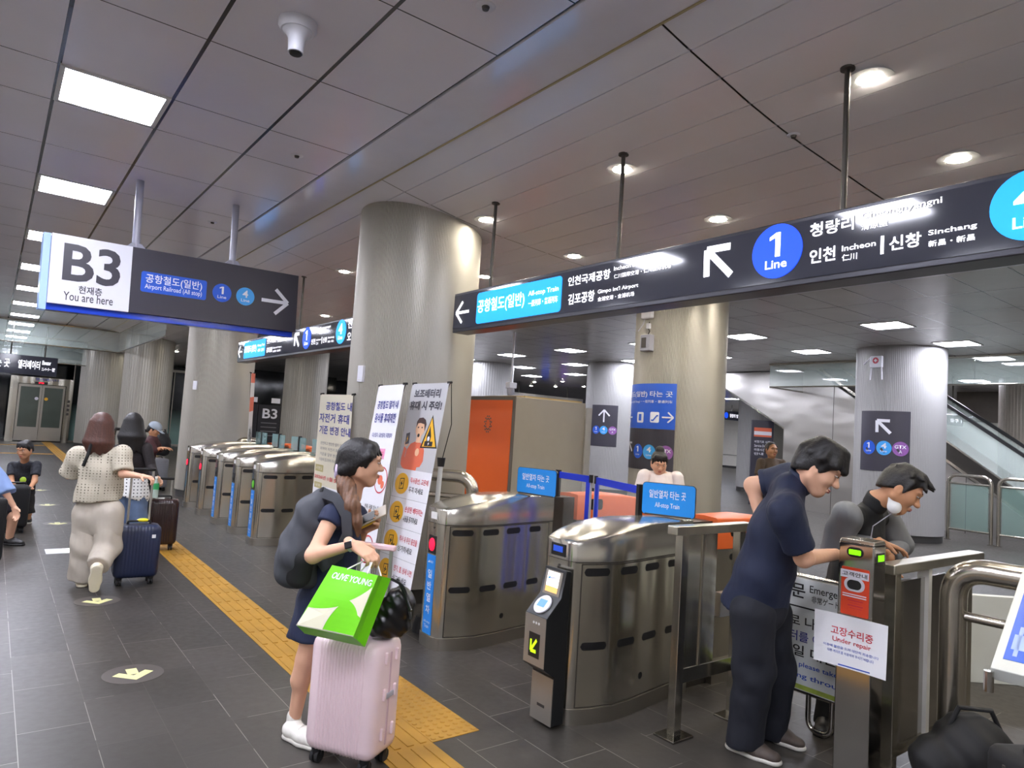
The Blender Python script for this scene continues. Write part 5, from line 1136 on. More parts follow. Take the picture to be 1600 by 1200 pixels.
# ================================================================== luggage
def suitcase(name, label, loc, rotz, w, d, h, m, hh, mh, ribs=14, wheel=.05, group=None, seam=True, latches=0, ribh=.003, grip_m=None, mw=None, top=True):
    t = thing(name, label, 'suitcase', loc, rotz, group); mw = mw or M_RUBBER
    def section(s, z):
        a = w/2-s; b = d/2-s; r = max(.012, .045-s*.5); pts = []
        nx = ribs*4
        for side in (-1, 1):
            for i in range(nx+1):
                x = (-a+r)+(2*(a-r))*i/nx; q = (ribh if (i//2) % 2 == 0 else 0) if .1 < i/nx < .9 else 0
                pts.append((x*(-side), side*(b+q) if s < .02 else side*b, z))
            for i in range(1, 6):
                an = (pi/2 if side < 0 else -pi/2); an = (-pi/2 - 0) if side < 0 else pi/2
                th = an+(pi)*0
                c = (side*-1*(a-r)*-1*-1, 0)
                break
        return pts
    def ringpts(s, z):
        a = w/2-s; b = d/2-s; r = max(.015, .05-s); pts = []; nx = ribs*4
        for i in range(nx+1):
            f = i/nx; x = -(a-r)+2*(a-r)*f; q = ribh if (i//2) % 2 == 0 and .06 < f < .94 else 0; pts.append((x, -b-q, z))
        for i in range(1, 6): th = -pi/2+pi/2*i/6; pts.append((a-r+r*cos(th), -b+r+r*sin(th), z))
        pts.append((a, -b+r, z)); pts.append((a, 0, z)); pts.append((a, b-r, z))
        for i in range(1, 6): th = pi/2*i/6; pts.append((a-r+r*cos(th), b-r+r*sin(th), z))
        for i in range(nx+1):
            f = i/nx; x = (a-r)-2*(a-r)*f; q = ribh if (i//2) % 2 == 0 and .06 < f < .94 else 0; pts.append((x, b+q, z))
        for i in range(1, 6): th = pi/2+pi/2*i/6; pts.append((-a+r+r*cos(th), b-r+r*sin(th), z))
        pts.append((-a, b-r, z)); pts.append((-a, 0, z)); pts.append((-a, -b+r, z))
        for i in range(1, 6): th = pi+pi/2*i/6; pts.append((-a+r+r*cos(th), -b+r+r*sin(th), z))
        return pts
    z0 = wheel+.01; prof = [(.045, 0), (.02, .008), (.006, .025), (0, .05)]; rings = [ringpts(s, z0+z) for s, z in prof]+[ringpts(s, h-z) for s, z in prof[::-1]]
    MB().loft(rings, True, True).build('shell', m, t, smooth=True)
    if seam: MB().loft([[(x*(1+.004), y, z) for x, y, z in [(-w/2-.002, -.008, zz), (w/2+.002, -.008, zz), (w/2+.002, .008, zz), (-w/2-.002, .008, zz)]] for zz in (z0+.05, h-.05)], True, True).build('seam_frame', M_DARKMETAL if m.name != 'pink_shell' else mat('pink_seam', '#c7a9b4', .4), t, bevel=.003)
    for sx in (-1, 1):
        for sy in (-1, 1):
            wl = MB(); x, y = sx*(w/2-.055), sy*(d/2-.05)
            for q in (-.013, .013): wl.cyl((x+q-.008, y, wheel*.52), (x+q+.008, y, wheel*.52), wheel*.52, n=18)
            o = wl.build('wheel', mw, t, smooth=True); MB().lathe([(.001, wheel*.6), (.022, wheel*.6), (.028, z0+.012), (.001, z0+.012)], 14, (x, y, 0)).build('caster', M_BLACK, o, smooth=True)
    if hh:
        yb = d/2-.03
        for sx in (-1, 1): MB().cyl((sx*w*.24, yb, h-.03), (sx*w*.24, yb, hh-.012), .010, n=10).build('handle_pole', mh, t, smooth=True)
        MB().box(-w*.24-.022, w*.24+.022, yb-.016, yb+.016, hh-.028, hh).build('grip', grip_m or M_BLACK, t, bevel=.009, seg=3)
    if top: MB().tube(fillet([(-.09, -.0, h-.005), (-.09, 0, h+.028), (.09, 0, h+.028), (.09, 0, h-.005)], .02, 4), .009, 10).build('top_handle', m if m.name == 'pink_shell' else M_BLACK, t, smooth=True)
    if latches:
        for z in (h*.30, h*.60, h*.88):
            for y in (-.045, .045): MB().box(w/2-.004, w/2+.012, y-.009, y+.009, z-.028, z+.028).build('corner_bumper', m, t, bevel=.006, seg=3)
        MB().box(w/2-.002, w/2+.008, -.035, .035, h*.56, h*.60).build('latch', M_GREYPAINT, t, bevel=.003)
    return t
M_PINKS = mat('pink_shell', '#e8d0d4', .33, var=.02, coat=.3); M_NAVYS = mat('navy_shell', '#1b2440', .38, var=.05); M_BROWNS = mat('brown_shell', '#2c1a18', .22, var=.05, coat=.4); M_GREYS = mat('grey_shell', '#85858b', .35, var=.03); M_BLKS = mat('black_fabric', '#131315', .7, var=.05)
M_POLE = mat('handle_pole', '#c3c1ba', .3, metal=.8, var=.02); M_PINKG = mat('pink_grip', '#e6c2c6', .4, var=.02)
ang = atan2(2.836-3.134, 1.476-1.289); cw = Vector(((1.289+1.476)/2, (3.134+2.836)/2, 0)); dp = Vector((-sin(ang), cos(ang), 0))
PK = suitcase('suitcase', 'pale pink ribbed suitcase in the foreground under the bright green bag', cw+dp*.125, ang, .37, .25, .585, M_PINKS, 1.0, M_POLE, 16, .055, latches=1, grip_m=M_PINKG, top=False, ribh=.0045)
MB().box(-.185-.002, -.185+.06, -.127, .127, .53, .588).build('corner_guard', M_PINKS, PK, bevel=.012) if False else None
a = onz(180, 918); b = onz(240, 914); an = atan2(b.y-a.y, b.x-a.x); c0 = (a+b)/2; dp = Vector((-sin(an), cos(an), 0))
NV = suitcase('suitcase', 'navy ribbed suitcase with yellow tag pulled by the woman in cream', c0+dp*.12, an, .36, .23, .53, M_NAVYS, 1.03, M_POLE, 10, .055)
MB().lathe([(.001, 0), (.045, .0), (.05, .012), (.03, .022), (.001, .022)], 20, (.03, .02, .553)).build('yellow_tag', mat('tag_yellow', '#e8d21c', .4), NV, smooth=True); MB().box(.10, .13, -.123, -.118, .42, .45).build('maker_badge', M_WFRAME, NV)
a = onz(222, 862); b = onz(270, 861); an = atan2(b.y-a.y, b.x-a.x); c0 = (a+b)/2; dp = Vector((-sin(an), cos(an), 0))
BR = suitcase('suitcase', 'glossy dark brown suitcase pulled by the woman in black lace', c0+dp*.12, an, .35, .24, .57, M_BROWNS, .80, M_POLE, 10, .055); MB().box(-.07, .02, -.05, .03, .57, .578).build('luggage_tag', M_WFRAME, BR)
suitcase('suitcase', 'soft black suitcase under the leaning boy in dark shirt', (.33, 10.15, 0), .1, .27, .24, .56, M_BLKS, 0, M_POLE, 6, .05, ribh=0.0)
suitcase('suitcase', 'black suitcase at the left edge beside the blue-shirted person', (.02, 8.0, 0), .6, .34, .24, .66, M_BLKS, .8, M_POLE, 6, .05, ribh=0.0)
suitcase('suitcase', 'grey ribbed suitcase standing by the second column near the carts', (2.62, 14.6, 0), .2, .38, .26, .62, M_GREYS, 0, M_DARKMETAL, 10, .055)
RT = mat('red_piping', '#7a1c1c', .5, var=.05)
q = P(1625, 1150, 2.65); sb = suitcase('suitcase', 'black suitcase with dark red trim in the lower right corner under the map board', (q.x+.1, q.y, 0), -.6, .36, .24, .46, M_BLKS, 0, M_POLE, 6, .05, ribh=0.0)
MB().tube(fillet([(-.17, -.118, .06), (-.17, -.118, .44), (.17, -.118, .44), (.17, -.118, .06)], .04, 5), .008, 8).build('red_piping', RT, sb, smooth=True)
q = P(1518, 1125, 3.25); t = thing('duffel_bag', 'black duffel bag on the floor behind the thick pipe handrail', 'bag', (q.x, q.y, 0))
S = SDF(); S.cone((q.x-.10, q.y+.10, .15), (q.x+.12, q.y-.12, .15), .125, .125, .05); S.ell((q.x+.02, q.y, .22), (.16, .17, .17), k=.05); S.cut((0, 0, 0), (0, 0, -1)); S.wave(.008, lambda x, y, z: np.sin(x*40+z*20)*np.sin(y*35-z*26))
smesh('body', [(S, .012)], M_BLKS, t, (q.x, q.y, 0)); MB().tube([(-.08, .08, .30), (-.04, .04, .42), (.06, -.06, .42), (.1, -.1, .30)], .012, 8).build('handle', M_RUBBER, t, smooth=True)
# ---- green paper bag
M_BAGG = mat('bag_green', '#6fd011', .42, var=.03, vs=9); M_BAGC = mat('bag_cream', '#ddd9bd', .5, var=.02); M_STRING = mat('white_string', '#e4e0da', .7, var=.03)
f = [P(463, 977, 3.00), P(552, 995, 2.91), P(591, 899, 2.99), P(519, 883, 3.09)]; k = [P(476, 990, 3.09), P(570, 1011, 3.00), P(611, 904, 3.09), P(535, 886, 3.18)]
base = (f[0]+f[1]+k[0]+k[1])/4; t = thing('shopping_bag', 'bright lime green paper shopping bag with cream corner resting on the pink suitcase', 'shopping bag', base)
f = [v-base for v in f]; k = [v-base for v in k]
def bl(u, v, o=0.0):
    p = (f[0]*(1-u)+f[1]*u)*(1-v)+(f[3]*(1-u)+f[2]*u)*v
    return p + NB*(o+.012*sin(pi*u)*sin(pi*min(1, v*1.1)))
NB = (f[1]-f[0]).cross(f[3]-f[0]).normalized()
if NB.dot(CAM-base) < 0: NB = -NB
mb = MB(); n = 10; V = [bl(i/n, j/n) for j in range(n+1) for i in range(n+1)]; mb.add(V, [(j*(n+1)+i, j*(n+1)+i+1, (j+1)*(n+1)+i+1, (j+1)*(n+1)+i) for j in range(n) for i in range(n)])
side = lambda a0, a1, b1, b0: mb.add([a0, (a0+a1)/2-NB*.0+ (f[0]-f[1]).normalized()*.012, a1, b1, (b0+b1)/2+(f[0]-f[1]).normalized()*.012, b0], [(0, 1, 4, 5), (1, 2, 3, 4)])
side(f[1], k[1], k[2], f[2]); mb.add([f[0], k[0], k[3], f[3]], [(0, 1, 2, 3)]); mb.add([k[0], k[1], k[2], k[3]], [(0, 1, 2, 3)]); mb.add([f[0], f[1], k[1], k[0]], [(0, 1, 2, 3)])
mb.build('paper_body', M_BAGG, t)
def bshape(pts, name, m, o=.002):
    nn = len(pts); mb = MB(); c = (sum(p[0] for p in pts)/nn, sum(p[1] for p in pts)/nn); mb.add([bl(*p, o) for p in pts]+[bl(*c, o)], [(i, (i+1) % nn, nn) for i in range(nn)]); return mb.build(name, m, t)
def curve(a, c, b, n=10): return [tuple((1-s)**2*np.array(a)+2*s*(1-s)*np.array(c)+s*s*np.array(b)) for s in [i/n for i in range(n+1)]]
bshape([(0.0, .0), (.22, .0), (.44, .0)]+curve((.46, .01), (.46, .22), (.56, .40), 8)+curve((.56, .40), (.34, .30), (.02, .30), 10), 'cream_patch', M_BAGC)
bshape(curve((.99, .80), (.83, .60), (.70, .52), 8)+curve((.70, .52), (.86, .46), (.93, .33), 8)+[(.99, .30)], 'cream_star', M_BAGC)
txt('OLIVE YOUNG', .13, .95, .80, .905, M_SWHITE, t, 0, .022, warp=lambda a: np.array([list(bl(x, z, .004)) for x, y, z in a]))
mb = MB(); mb.add([bl(0, .0, .0025), bl(1, 0, .0025), bl(1, .012, .0025), bl(0, .03, .0025)], [(0, 1, 2, 3)]); mb.build('bottom_fold', mat('bag_grey', '#9a9786', .5), t)
hd_ = P(586, 868, 3.18)-base
for src in ((bl(.35, .99, .002), bl(.78, .99, .002)), (k[3]*.62+k[2]*.38, k[3]*.2+k[2]*.8)):
    MB().tube([src[0], src[0]*.45+hd_*.55+Vector((0, 0, .0)), hd_, src[1]*.45+hd_*.55, src[1]], .0035, 8).build('string_handle', M_STRING, t, smooth=True)
# ---- black leather tote behind it
b0 = P(608, 955, 3.22); t = thing('tote_bag', 'crumpled black leather tote on the pink suitcase behind the green bag', 'bag', b0)
S = SDF(); zb = .592
c_ = Vector((b0.x, b0.y, 0))
S.cone((b0.x-.02, b0.y+.02, zb+.06), (b0.x+.04, b0.y-.02, zb+.16), .075, .07, .04); S.cone((b0.x+.05, b0.y-.02, zb+.06), (b0.x+.06, b0.y, zb+.17), .055, .045, .04); S.cut((0, 0, zb+.004), (0, 0, -1))
S.wave(.006, lambda x, y, z: np.sin(x*70+z*50)*np.sin(y*60-z*45+1)); smesh('body', [(S, .006)], mat('black_leather', '#0d0d0f', .28, var=.05), t, b0)
for dx, dz in ((0, 0), (.045, -.03)):
    a = P(612+dx*200, 905, 3.2)-b0; b_ = P(632, 915, 3.15)-b0; c2 = P(642, 968-dx*300, 3.1)-b0
    MB().tube(fillet([a, b_+Vector((0, 0, dz)), c2], .05, 6), .007, 8).build('strap', mat('black_leather'), t, smooth=True)
# ---- luggage carts and bags by the far column
ct0 = None
for i in range(5):
    lab = ['luggage cart with chrome handle, nearest of the row by the second column', 'luggage cart second in the row by the second column', 'luggage cart middle of the row by the second column', 'luggage cart fourth in the row by the second column', 'luggage cart last in the row by the second column'][i]
    loc = (2.72-.20*i, 15.7+.12*i, 0)
    if ct0 is None:
        t = ct0 = thing('luggage_cart', lab, 'luggage cart', loc, .1, 'luggage carts by the column')
        MB().tube(fillet([(-.05, 0, .1), (-.05, .1, 1.0), (-.05, -.02, 1.12), (-.05, -.14, 1.10)], .06, 5), .025, 10).build('upright', M_POLISH, t, smooth=True); MB().tube(fillet([(.05, 0, .1), (.05, .1, 1.0), (.05, -.02, 1.12), (.05, -.14, 1.10)], .06, 5), .025, 10).build('upright', M_POLISH, t, smooth=True)
        MB().cyl((-.09, -.14, 1.10), (.09, -.14, 1.10), .03, n=12).build('handle', M_BLACK, t, smooth=True); MB().box(-.085, .085, -.7, .05, .12, .15).build('tray', M_STEELH, t, bevel=.006)
        for x, y in ((-.06, -.6), (.06, -.6), (0, 0)): MB().cyl((x-.015, y, .06), (x+.015, y, .06), .06, n=14).build('wheel', M_RUBBER, t, smooth=True)
    else: dup(ct0, loc, .1, lab)
def softbag(name, label, cat, c, r, m, flat=0.0):
    t = thing(name, label, cat, (c[0], c[1], c[2]-r[2])); S = SDF(); S.ell(c, r, k=.03)
    for sx in (-1, 1): S.ell((c[0]+sx*r[0]*.45, c[1], c[2]-r[2]*.35), (r[0]*.55, r[1]*.9, r[2]*.62), k=.05)
    S.cut((0, 0, c[2]-r[2]*.93), (0, 0, -1)); S.wave(.01, lambda x, y, z: np.sin(x*30+z*22)*np.sin(y*28+z*31)); smesh('body', [(S, .02)], m, t, t.location)
    MB().tube([(-r[0]*.4, 0, r[2]*1.7), (-r[0]*.2, 0, r[2]*2.15), (r[0]*.2, 0, r[2]*2.15), (r[0]*.4, 0, r[2]*1.7)], .012, 8).build('handle', m, t, smooth=True); return t
t = thing('cardboard_box', 'tan cardboard box stacked on the luggage carts', 'box', (2.4, 15.35,   .61)); MB().box(-.34, .36, -.16, .16, 0, .34).build('carton', mat('cardboard', '#b89b6c', .7, var=.05), t, bevel=.006); MB().box(-.04, .03, -.163, -.158, 0, .36).build('tape', mat('tape_tan', '#c9b184', .4), t)
softbag('blue_bag', 'dark blue soft bag on the floor by the luggage carts', 'bag', (2.22, 14.75, .22), (.2, .16, .23), mat('bag_navy', '#1f3563', .6))
softbag('carry_bag', 'teal soft bag in front of the grey suitcase by the carts', 'bag', (2.33, 14.35, .2), (.13, .12, .21), mat('bag_teal', '#2b8fb8', .6))
softbag('backpack', 'small black backpack resting on top of the grey suitcase', 'backpack', (2.66, 14.5, .90), (.15, .11, .24), M_BLKS)
softbag('carry_bag', 'large grey blue bundle under the cardboard box on the carts', 'bag', (2.3, 15.32, .36), (.32, .2, .2), mat('bag_slate', '#3b4a63', .6))
# ================================================================== people
def unit(v): return Vector(v).normalized()
IMR, IMU, IMF = _r.copy(), _u.copy(), _f.copy()
UPZ = Vector((0, 0, 1))
M_SKIN = mat('skin_light', '#d9a98c', .5, var=.03, vs=10, spec=.35); M_SKIN2 = mat('skin_tan', '#bd8a68', .5, var=.04, vs=10, spec=.35)
M_LIPS = mat('lips', '#a85a52', .45, var=0); M_EYEW = mat('eye_white', '#b5aca4', .25, var=0); M_IRIS = mat('eye_dark', '#1c1310', .15, var=0)
def hairmat(name, c, rough=.5): return mat(name, c, rough, var=.25, vs=10, stretch=(9, 9, .8), bump=.25, bs=90)
M_HBLK = hairmat('hair_black', '#131011'); M_HBRN = hairmat('hair_brown', '#4a2a20'); M_HTAIL = hairmat('hair_light_brown', '#6a4a36')
class Head:
    def __init__(s, c, F, U, k=1.0):
        s.c = Vector(c); s.F = unit(F); U = Vector(U); s.U = (U-s.F*U.dot(s.F)).normalized(); s.R = s.F.cross(s.U); s.k = k; s.ax = (s.R, s.F, s.U)
    def p(s, r, f, u): return s.c+(s.R*r+s.F*f+s.U*u)*s.k
    def sdf(s, neck=None, nr=.052):
        k = s.k; S = SDF(); e = lambda q, r, kk=.02: S.ell(s.p(*q), [x*k for x in r], s.ax, kk)
        e((0, -.008, .022), (.074, .094, .088)); S.cone(s.p(0, .026, -.025), s.p(0, .052, -.088), .058*k, .032*k, .03)
        for q in (-1, 1):
            e((q*.036, .052, -.03), (.03, .032, .03), .03); S.cone(s.p(q*.055, .0, -.05), s.p(q*.02, .05, -.09), .028*k, .022*k, .03)
        S.cone(s.p(0, .088, .004), s.p(0, .107, -.028), .007*k, .0125*k, .014)
        for q in (-1, 1): e((q*.011, .098, -.031), (.009, .01, .008), .01)
        e((0, .08, .03), (.055, .018, .012), .02)
        for q in (-1, 1): S.sub(s.p(q*.032, .103, .008), [.017*k, .016*k, .011*k], s.ax, .012)
        e((0, .089, -.061), (.022, .009, .006), .006); e((0, .0885, -.071), (.019, .009, .006), .006)
        for q in (-1, 1): e((q*.077, -.004, -.014), (.010, .021, .031), .008); S.sub(s.p(q*.088, .004, -.012), [.006*k, .009*k, .016*k], s.ax, .006)
        if neck is not None: S.cone(s.p(0, -.018, -.06), neck, .046*k, nr*k, .03)
        return S
    def features(s, body, base, skin=None, mouth=True, sides=(-1, 1), hairm=None):
        k = s.k
        for q in sides:
            S = SDF(); S.ell(s.p(q*.032, .084, .008), [.0125*k, .010*k, .0042*k], s.ax, .004); ey = smesh('eye', [(S, .003*k)], M_EYEW, body, base)
            S = SDF(); S.ell(s.p(q*.032, .0925, .008), [.0056*k, .003*k, .0052*k], s.ax, .004); smesh('iris', [(S, .0018*k)], M_IRIS, ey, base)
            S = SDF(); S.cone(s.p(q*.015, .093, .027), s.p(q*.033, .091, .033), .0035*k, .004*k, .004); S.cone(s.p(q*.033, .091, .033), s.p(q*.052, .077, .027), .004*k, .0025*k, .004); smesh('eyebrow', [(S, .0028*k)], hairm or M_HBLK, body, base)
        if mouth:
            S = SDF(); S.ell(s.p(0, .0915, -.062), [.021*k, .0085*k, .0048*k], s.ax, .004); S.ell(s.p(0, .0905, -.071), [.018*k, .0085*k, .0052*k], s.ax, .004); smesh('lips', [(S, .0025*k)], M_LIPS, body, base)
    def hair(s, front=.06, low=-.05, grow=1.0, extra=None, bang=True, sideburn=True):
        """scalp cap: face window cut out; extra(S) adds locks"""
        k = s.k; S = SDF(); S.ell(s.p(0, -.014, .03), [.086*k*grow, .105*k*grow, .094*k*grow], s.ax, .02)
        S.ell(s.p(0, -.05, -.03), [.076*k*grow, .06*k, .07*k], s.ax, .03)
        S.cut(s.p(0, front, .05), s.F*.86-s.U*.51); S.cut(s.p(0, -.02, low), -s.U*.9+s.F*.42)
        if bang:
            for q in (-.05, -.025, 0, .025, .05): S.cone(s.p(q, .055-abs(q)*.3, .085), s.p(q*1.25, .093-abs(q)*.55, .045), .022*k, .007*k, .015)
        if sideburn:
            for q in (-1, 1): S.cone(s.p(q*.074, .03, .05), s.p(q*.079, .022, -.015), .016*k, .006*k, .012)
        if extra: extra(S)
        S.wave(.0011*k, lambda x, y, z: np.sin(x*310+z*60)*np.sin(y*290+z*40))
        return S
def hand(wr, d, pn, side, curl=(.3, .4, .3), k=1.0, spread=.0, thumb=.5, tc=.2):
    """wr wrist, d finger direction, pn the way the palm faces, side the thumb's side"""
    S = SDF(); d = unit(d); pn = Vector(pn); pn = (pn-d*pn.dot(d)).normalized(); sd = d.cross(pn); sd = sd if sd.dot(Vector(side)) > 0 else -sd
    wr = Vector(wr); L = (.074, .082, .076, .060); offs = (.027, .009, -.009, -.026); kn = (.088, .092, .087, .078)
    S.cone(wr-d*.03*k, wr+d*.015*k, .024*k, .022*k, .015, pn, .75)
    for i in range(4):
        q = wr+(d*kn[i]+sd*offs[i])*k; S.cone(wr+(d*.012+sd*offs[i]*.55)*k, q, .0155*k, .0105*k, .012)
        dd = (d+sd*(offs[i]*spread*30)).normalized(); p = q; a = 0; ln = L[i]*k
        for j, (fr, r0, r1) in enumerate(((.44, .0095, .0086), (.31, .0086, .0078), (.25, .0078, .0062))):
            a += curl[j]*(1+.08*i); v = dd*cos(a)+pn*sin(a); p2 = p+v*ln*fr; S.cone(p, p2, r0*k, r1*k, .004); p = p2
    tb = wr+(d*.028+sd*.024)*k; S.cone(wr+d*.015*k, tb, .017*k, .014*k, .012)
    v = (sd*cos(thumb)+d*.85*sin(thumb+.5)+pn*.35).normalized(); t1 = tb+v*.036*k; v2 = (v*.8+d*.35+pn*tc*2).normalized(); S.cone(tb, t1, .0125*k, .0105*k, .006); S.cone(t1, t1+v2*.032*k, .0105*k, .0075*k, .004)
    return S
def limb(a, b, c, r, bulge=None, k=.025):
    S = SDF(); S.cone(a, b, r[0], r[1], k); S.cone(b, c, r[1]*.97, r[2], k)
    if bulge: m = Vector(b)*.68+Vector(c)*.32; S.cone(Vector(b)*.85+Vector(c)*.15+bulge*.3, m+bulge, r[1]*.85, r[1]*.9, k); 
    return S
def addto(S, T): S.pr += T.pr; return S
def folds(amp, f=38.0, seed=0): return (amp, lambda x, y, z: np.sin(x*f+z*f*.55+seed+1.5*np.sin(z*9+seed))*np.sin(y*f*.9-z*f*.6+seed*2)+.5*np.sin(z*f*1.3+x*18+y*14+seed))
def shoe(t, base, heel, toe, up, m_up, m_sole, ank, w=.043, name='shoe', lace=True):
    heel = Vector(heel); toe = Vector(toe); up = unit(up); d = (toe-heel); L = d.length; d.normalize(); up = (up-d*up.dot(d)).normalized(); sd = d.cross(up)
    S = SDF(); S.cone(heel+d*.04+up*.045, heel+d*(L*.55)+up*.04, w*.95, w, .03, up, .95); S.cone(heel+d*(L*.55)+up*.036, toe-d*.045+up*.03, w*1.02, w*.85, .03, up, .72); S.cone(heel+d*.045+up*.05, Vector(ank)*.45+(heel+d*.055+up*.06)*.55, w*.9, w*.8, .03)
    S.cut(heel+up*.014, -up); S.wave(.0012, lambda x, y, z: np.sin(x*160)*np.sin(y*150)*np.sin(z*140))
    o = smesh(name, [(S, .006)], m_up, t, base)
    T = SDF(); T.cone(heel+d*.036+up*.012, heel+d*(L*.55)+up*.012, w*1.0, w*1.08, .02, up, .5); T.cone(heel+d*(L*.55)+up*.012, toe-d*.042+up*.012, w*1.08, w*.92, .02, up, .5); T.cut(heel+up*.026, up); T.cut(heel, -up)
    smesh('sole', [(T, .006)], m_sole, o, base)
    if lace:
        for i in range(3): q = heel+d*(L*(.48+.09*i))+up*(.085-.012*i); MB().tube([Vector(q-sd*.026-up*.012)-base, Vector(q)-base, Vector(q+sd*.026-up*.012)-base], .0035, 6).build('lace', m_sole, o, smooth=True)
    return o
def torso(pel, che, nec, shL, shR, fw, r=(.125, .128, .06), ratio=.72, k=.05, lo=0.0):
    S = SDF(); pel, che, nec = map(Vector, (pel, che, nec)); S.cone(pel+(pel-che).normalized()*lo, che, r[0], r[1], k, fw, ratio); S.cone(che, (Vector(shL)+Vector(shR))/2*.6+nec*.4, r[1]*.96, r[2]*1.25, k, fw, ratio)
    S.cone(shL, shR, r[2], r[2], k, fw, .85); return S
def sleeve(a, b, ra, rb, cutp=None, n=None, k=.03, w=None):
    S = SDF(); S.cone(a, b, ra, rb, k)
    if cutp is not None: S.cut(cutp, n)
    if w: S.wave(*w)
    return S
M_SHOEW = mat('shoe_white', '#d8d5cc', .5, var=.03); M_SHOEC = mat('shoe_cream', '#d9d0b8', .55, var=.04); M_SHOEB = mat('shoe_black', '#151416', .45, var=.05); M_SHOEG = mat('shoe_brown', '#4a403a', .6, var=.2, vs=20); M_SOLEW = mat('sole_white', '#c9c6bd', .6, var=.02)
M_NAVY = mat('cloth_navy', '#1a2340', .8, var=.06, fold=.55); M_NAVYD = mat('cloth_dark_navy', '#171c28', .85, var=.06, bump=.1, bs=120)
M_KNIT = mat('knit_cream', '#dcd3c0', .85, var=.05, vs=30); M_CREAM = mat('cloth_cream', '#b9b0a2', .8, var=.03, fold=.55)
# ------------------------------------------------------------------ girl with ponytail, backpack and pink suitcase
b = onz(462, 1150); base = Vector((b.x, b.y, 0))
t = thing('person', 'person with a ponytail in a navy dress holding a phone and the pink suitcase handle', 'person', base)
FW = unit(IMR*.96+IMF*.25+Vector((0, 0, -.05)))
pel, che, nec = P(506, 945, 3.50), P(528, 850, 3.48), P(549, 776, 3.46)
H = Head(P(565, 722, 3.44), IMR*.95+IMF*.22-IMU*.12, IMU*.98+IMR*.16, .98)
shR, elR, wrR = P(520, 806, 3.32), P(489, 868, 3.20), P(553, 851, 3.15)
shL, elL, wrL = P(556, 806, 3.62), P(556, 858, 3.70), P(570, 826, 3.56)
hiR, knR, anR = P(500, 955, 3.42), P(478, 1030, 3.40), P(459, 1128, 3.42); hiL, knL, anL = P(512, 955, 3.60), P(520, 1032, 3.68), P(505, 1122, 3.72)
S = torso(pel, che, nec, shL, shR, FW, (.105, .10, .045))
for a, b_, c, r in ((shR, elR, wrR, (.042, .035, .022)), (shL, elL, wrL, (.042, .034, .022))): addto(S, limb(a, b_, c, r))
for a, b_, c in ((hiR, knR, anR), (hiL, knL, anL)): addto(S, limb(a, b_, c, (.072, .048, .03), -FW*.014))
hR = hand(wrR, IMR*.80-IMU*.42-IMF*.25, -IMU*.8-IMR*.3+IMF*.5, IMF*.6+IMU*.3, (.35, .75, .5)); hL = hand(wrL, IMR*.75+IMU*.45-IMF*.3, IMU*.5-IMR*.2-IMF*.8, IMU+IMR*.3, (.5, .6, .4))
body = smesh('body', [(S, .010), (H.sdf(nec), .0055), (hR, .0042), (hL, .0042)], M_SKIN, t, base)
H.features(body, base, sides=(-1, 1))
D = torso(pel, che, nec, shL, shR, FW, (.135, .125, .058), .80); D.cone(che, pel, .125, .145, .05, FW, .85); D.cone(pel, (hiR+hiL)/2+Vector((-.02, 0, -.17)), .15, .18, .05, FW, .9); D.cut((hiR+hiL)/2+Vector((0, 0, -.12)), (0, 0, -1)); D.cut(nec+Vector((0, 0, .03))+FW*.02, UPZ*.9+FW*.5); D.wave(*folds(.0045, 30, 1))
sl = [sleeve(shR, shR*.72+elR*.28, .062, .060, shR*.78+elR*.22, elR-shR), sleeve(shL, shL*.72+elL*.28, .062, .060, shL*.78+elL*.22, elL-shL)]
smesh('dress', [(D, .009)]+[(x, .008) for x in sl], M_NAVY, body, base)
def tailless(S):
    for q in (-1, 1): S.cone(H.p(q*.07, .03, .04), H.p(q*.045, -.085, -.045), .025, .03, .02)
    S.cone(H.p(0, -.07, .02), H.p(0, -.105, -.045), .05, .028, .03)
smesh('hair', [(H.hair(.05, -.055, 1.02, tailless), .005)], M_HBLK, body, base)
S = SDF(); tp = [H.p(.0, -.108, -.055), P(541, 760, 3.36), P(549, 790, 3.30), P(556, 815, 3.29), P(560, 838, 3.29)]
for (a, c), r in zip(zip(tp[:-1], tp[1:]), ((.022, .042), (.042, .040), (.040, .028), (.028, .008))): S.cone(a, c, r[0], r[1], .02)
S.cone(P(541, 760, 3.38), P(530, 785, 3.38), .032, .006, .02); S.wave(.003, lambda x, y, z: np.sin((x-y)*210+z*25)); smesh('ponytail', [(S, .006)], M_HTAIL, body, base)
S = SDF(); c0 = H.p(0, -.112, -.05)
for i in range(9): a = 2*pi*i/9; S.ell(c0+H.R*.034*cos(a)+H.U*.03*sin(a), (.016, .015, .017), k=.012)
smesh('scrunchie', [(S, .005)], mat('scrunchie_lilac', '#c4b4cf', .7, var=.2, vs=60), body, base)
for a, c in ((wrR, elR),):
    dd = (c-a).normalized(); q = a+dd*.012; mb = MB(); mb.tube([q-dd*.012-base, q+dd*.012-base], [.0275, .0285], 20); mb.build('watch_strap', mat('strap_pale', '#d5cfc8', .5, var=0), body, smooth=True)
    n = -IMF*.9+IMU*.3; n = (n-dd*n.dot(dd)).normalized(); s_ = dd.cross(n); cc = q+n*.027-base; MB().hexa([cc+dd*a1*.018+s_*b1*.016+n*c1 for c1 in (0, .010) for a1, b1 in ((-1, -1), (1, -1), (1, 1), (-1, 1))]).build('watch_face', mat('watch_black', '#15151c', .1, var=0), body, bevel=.004)
an2 = b.z; heel, toe = onz(446, 1150), onz(486, 1168)
ho = Vector((heel.x, heel.y, 0)); shoe(body, base, ho+Vector((.0, 0, .0)), ho+unit(Vector((toe.x-heel.x, toe.y-heel.y, 0)))*.25, UPZ, M_SHOEW, M_SOLEW, anR)
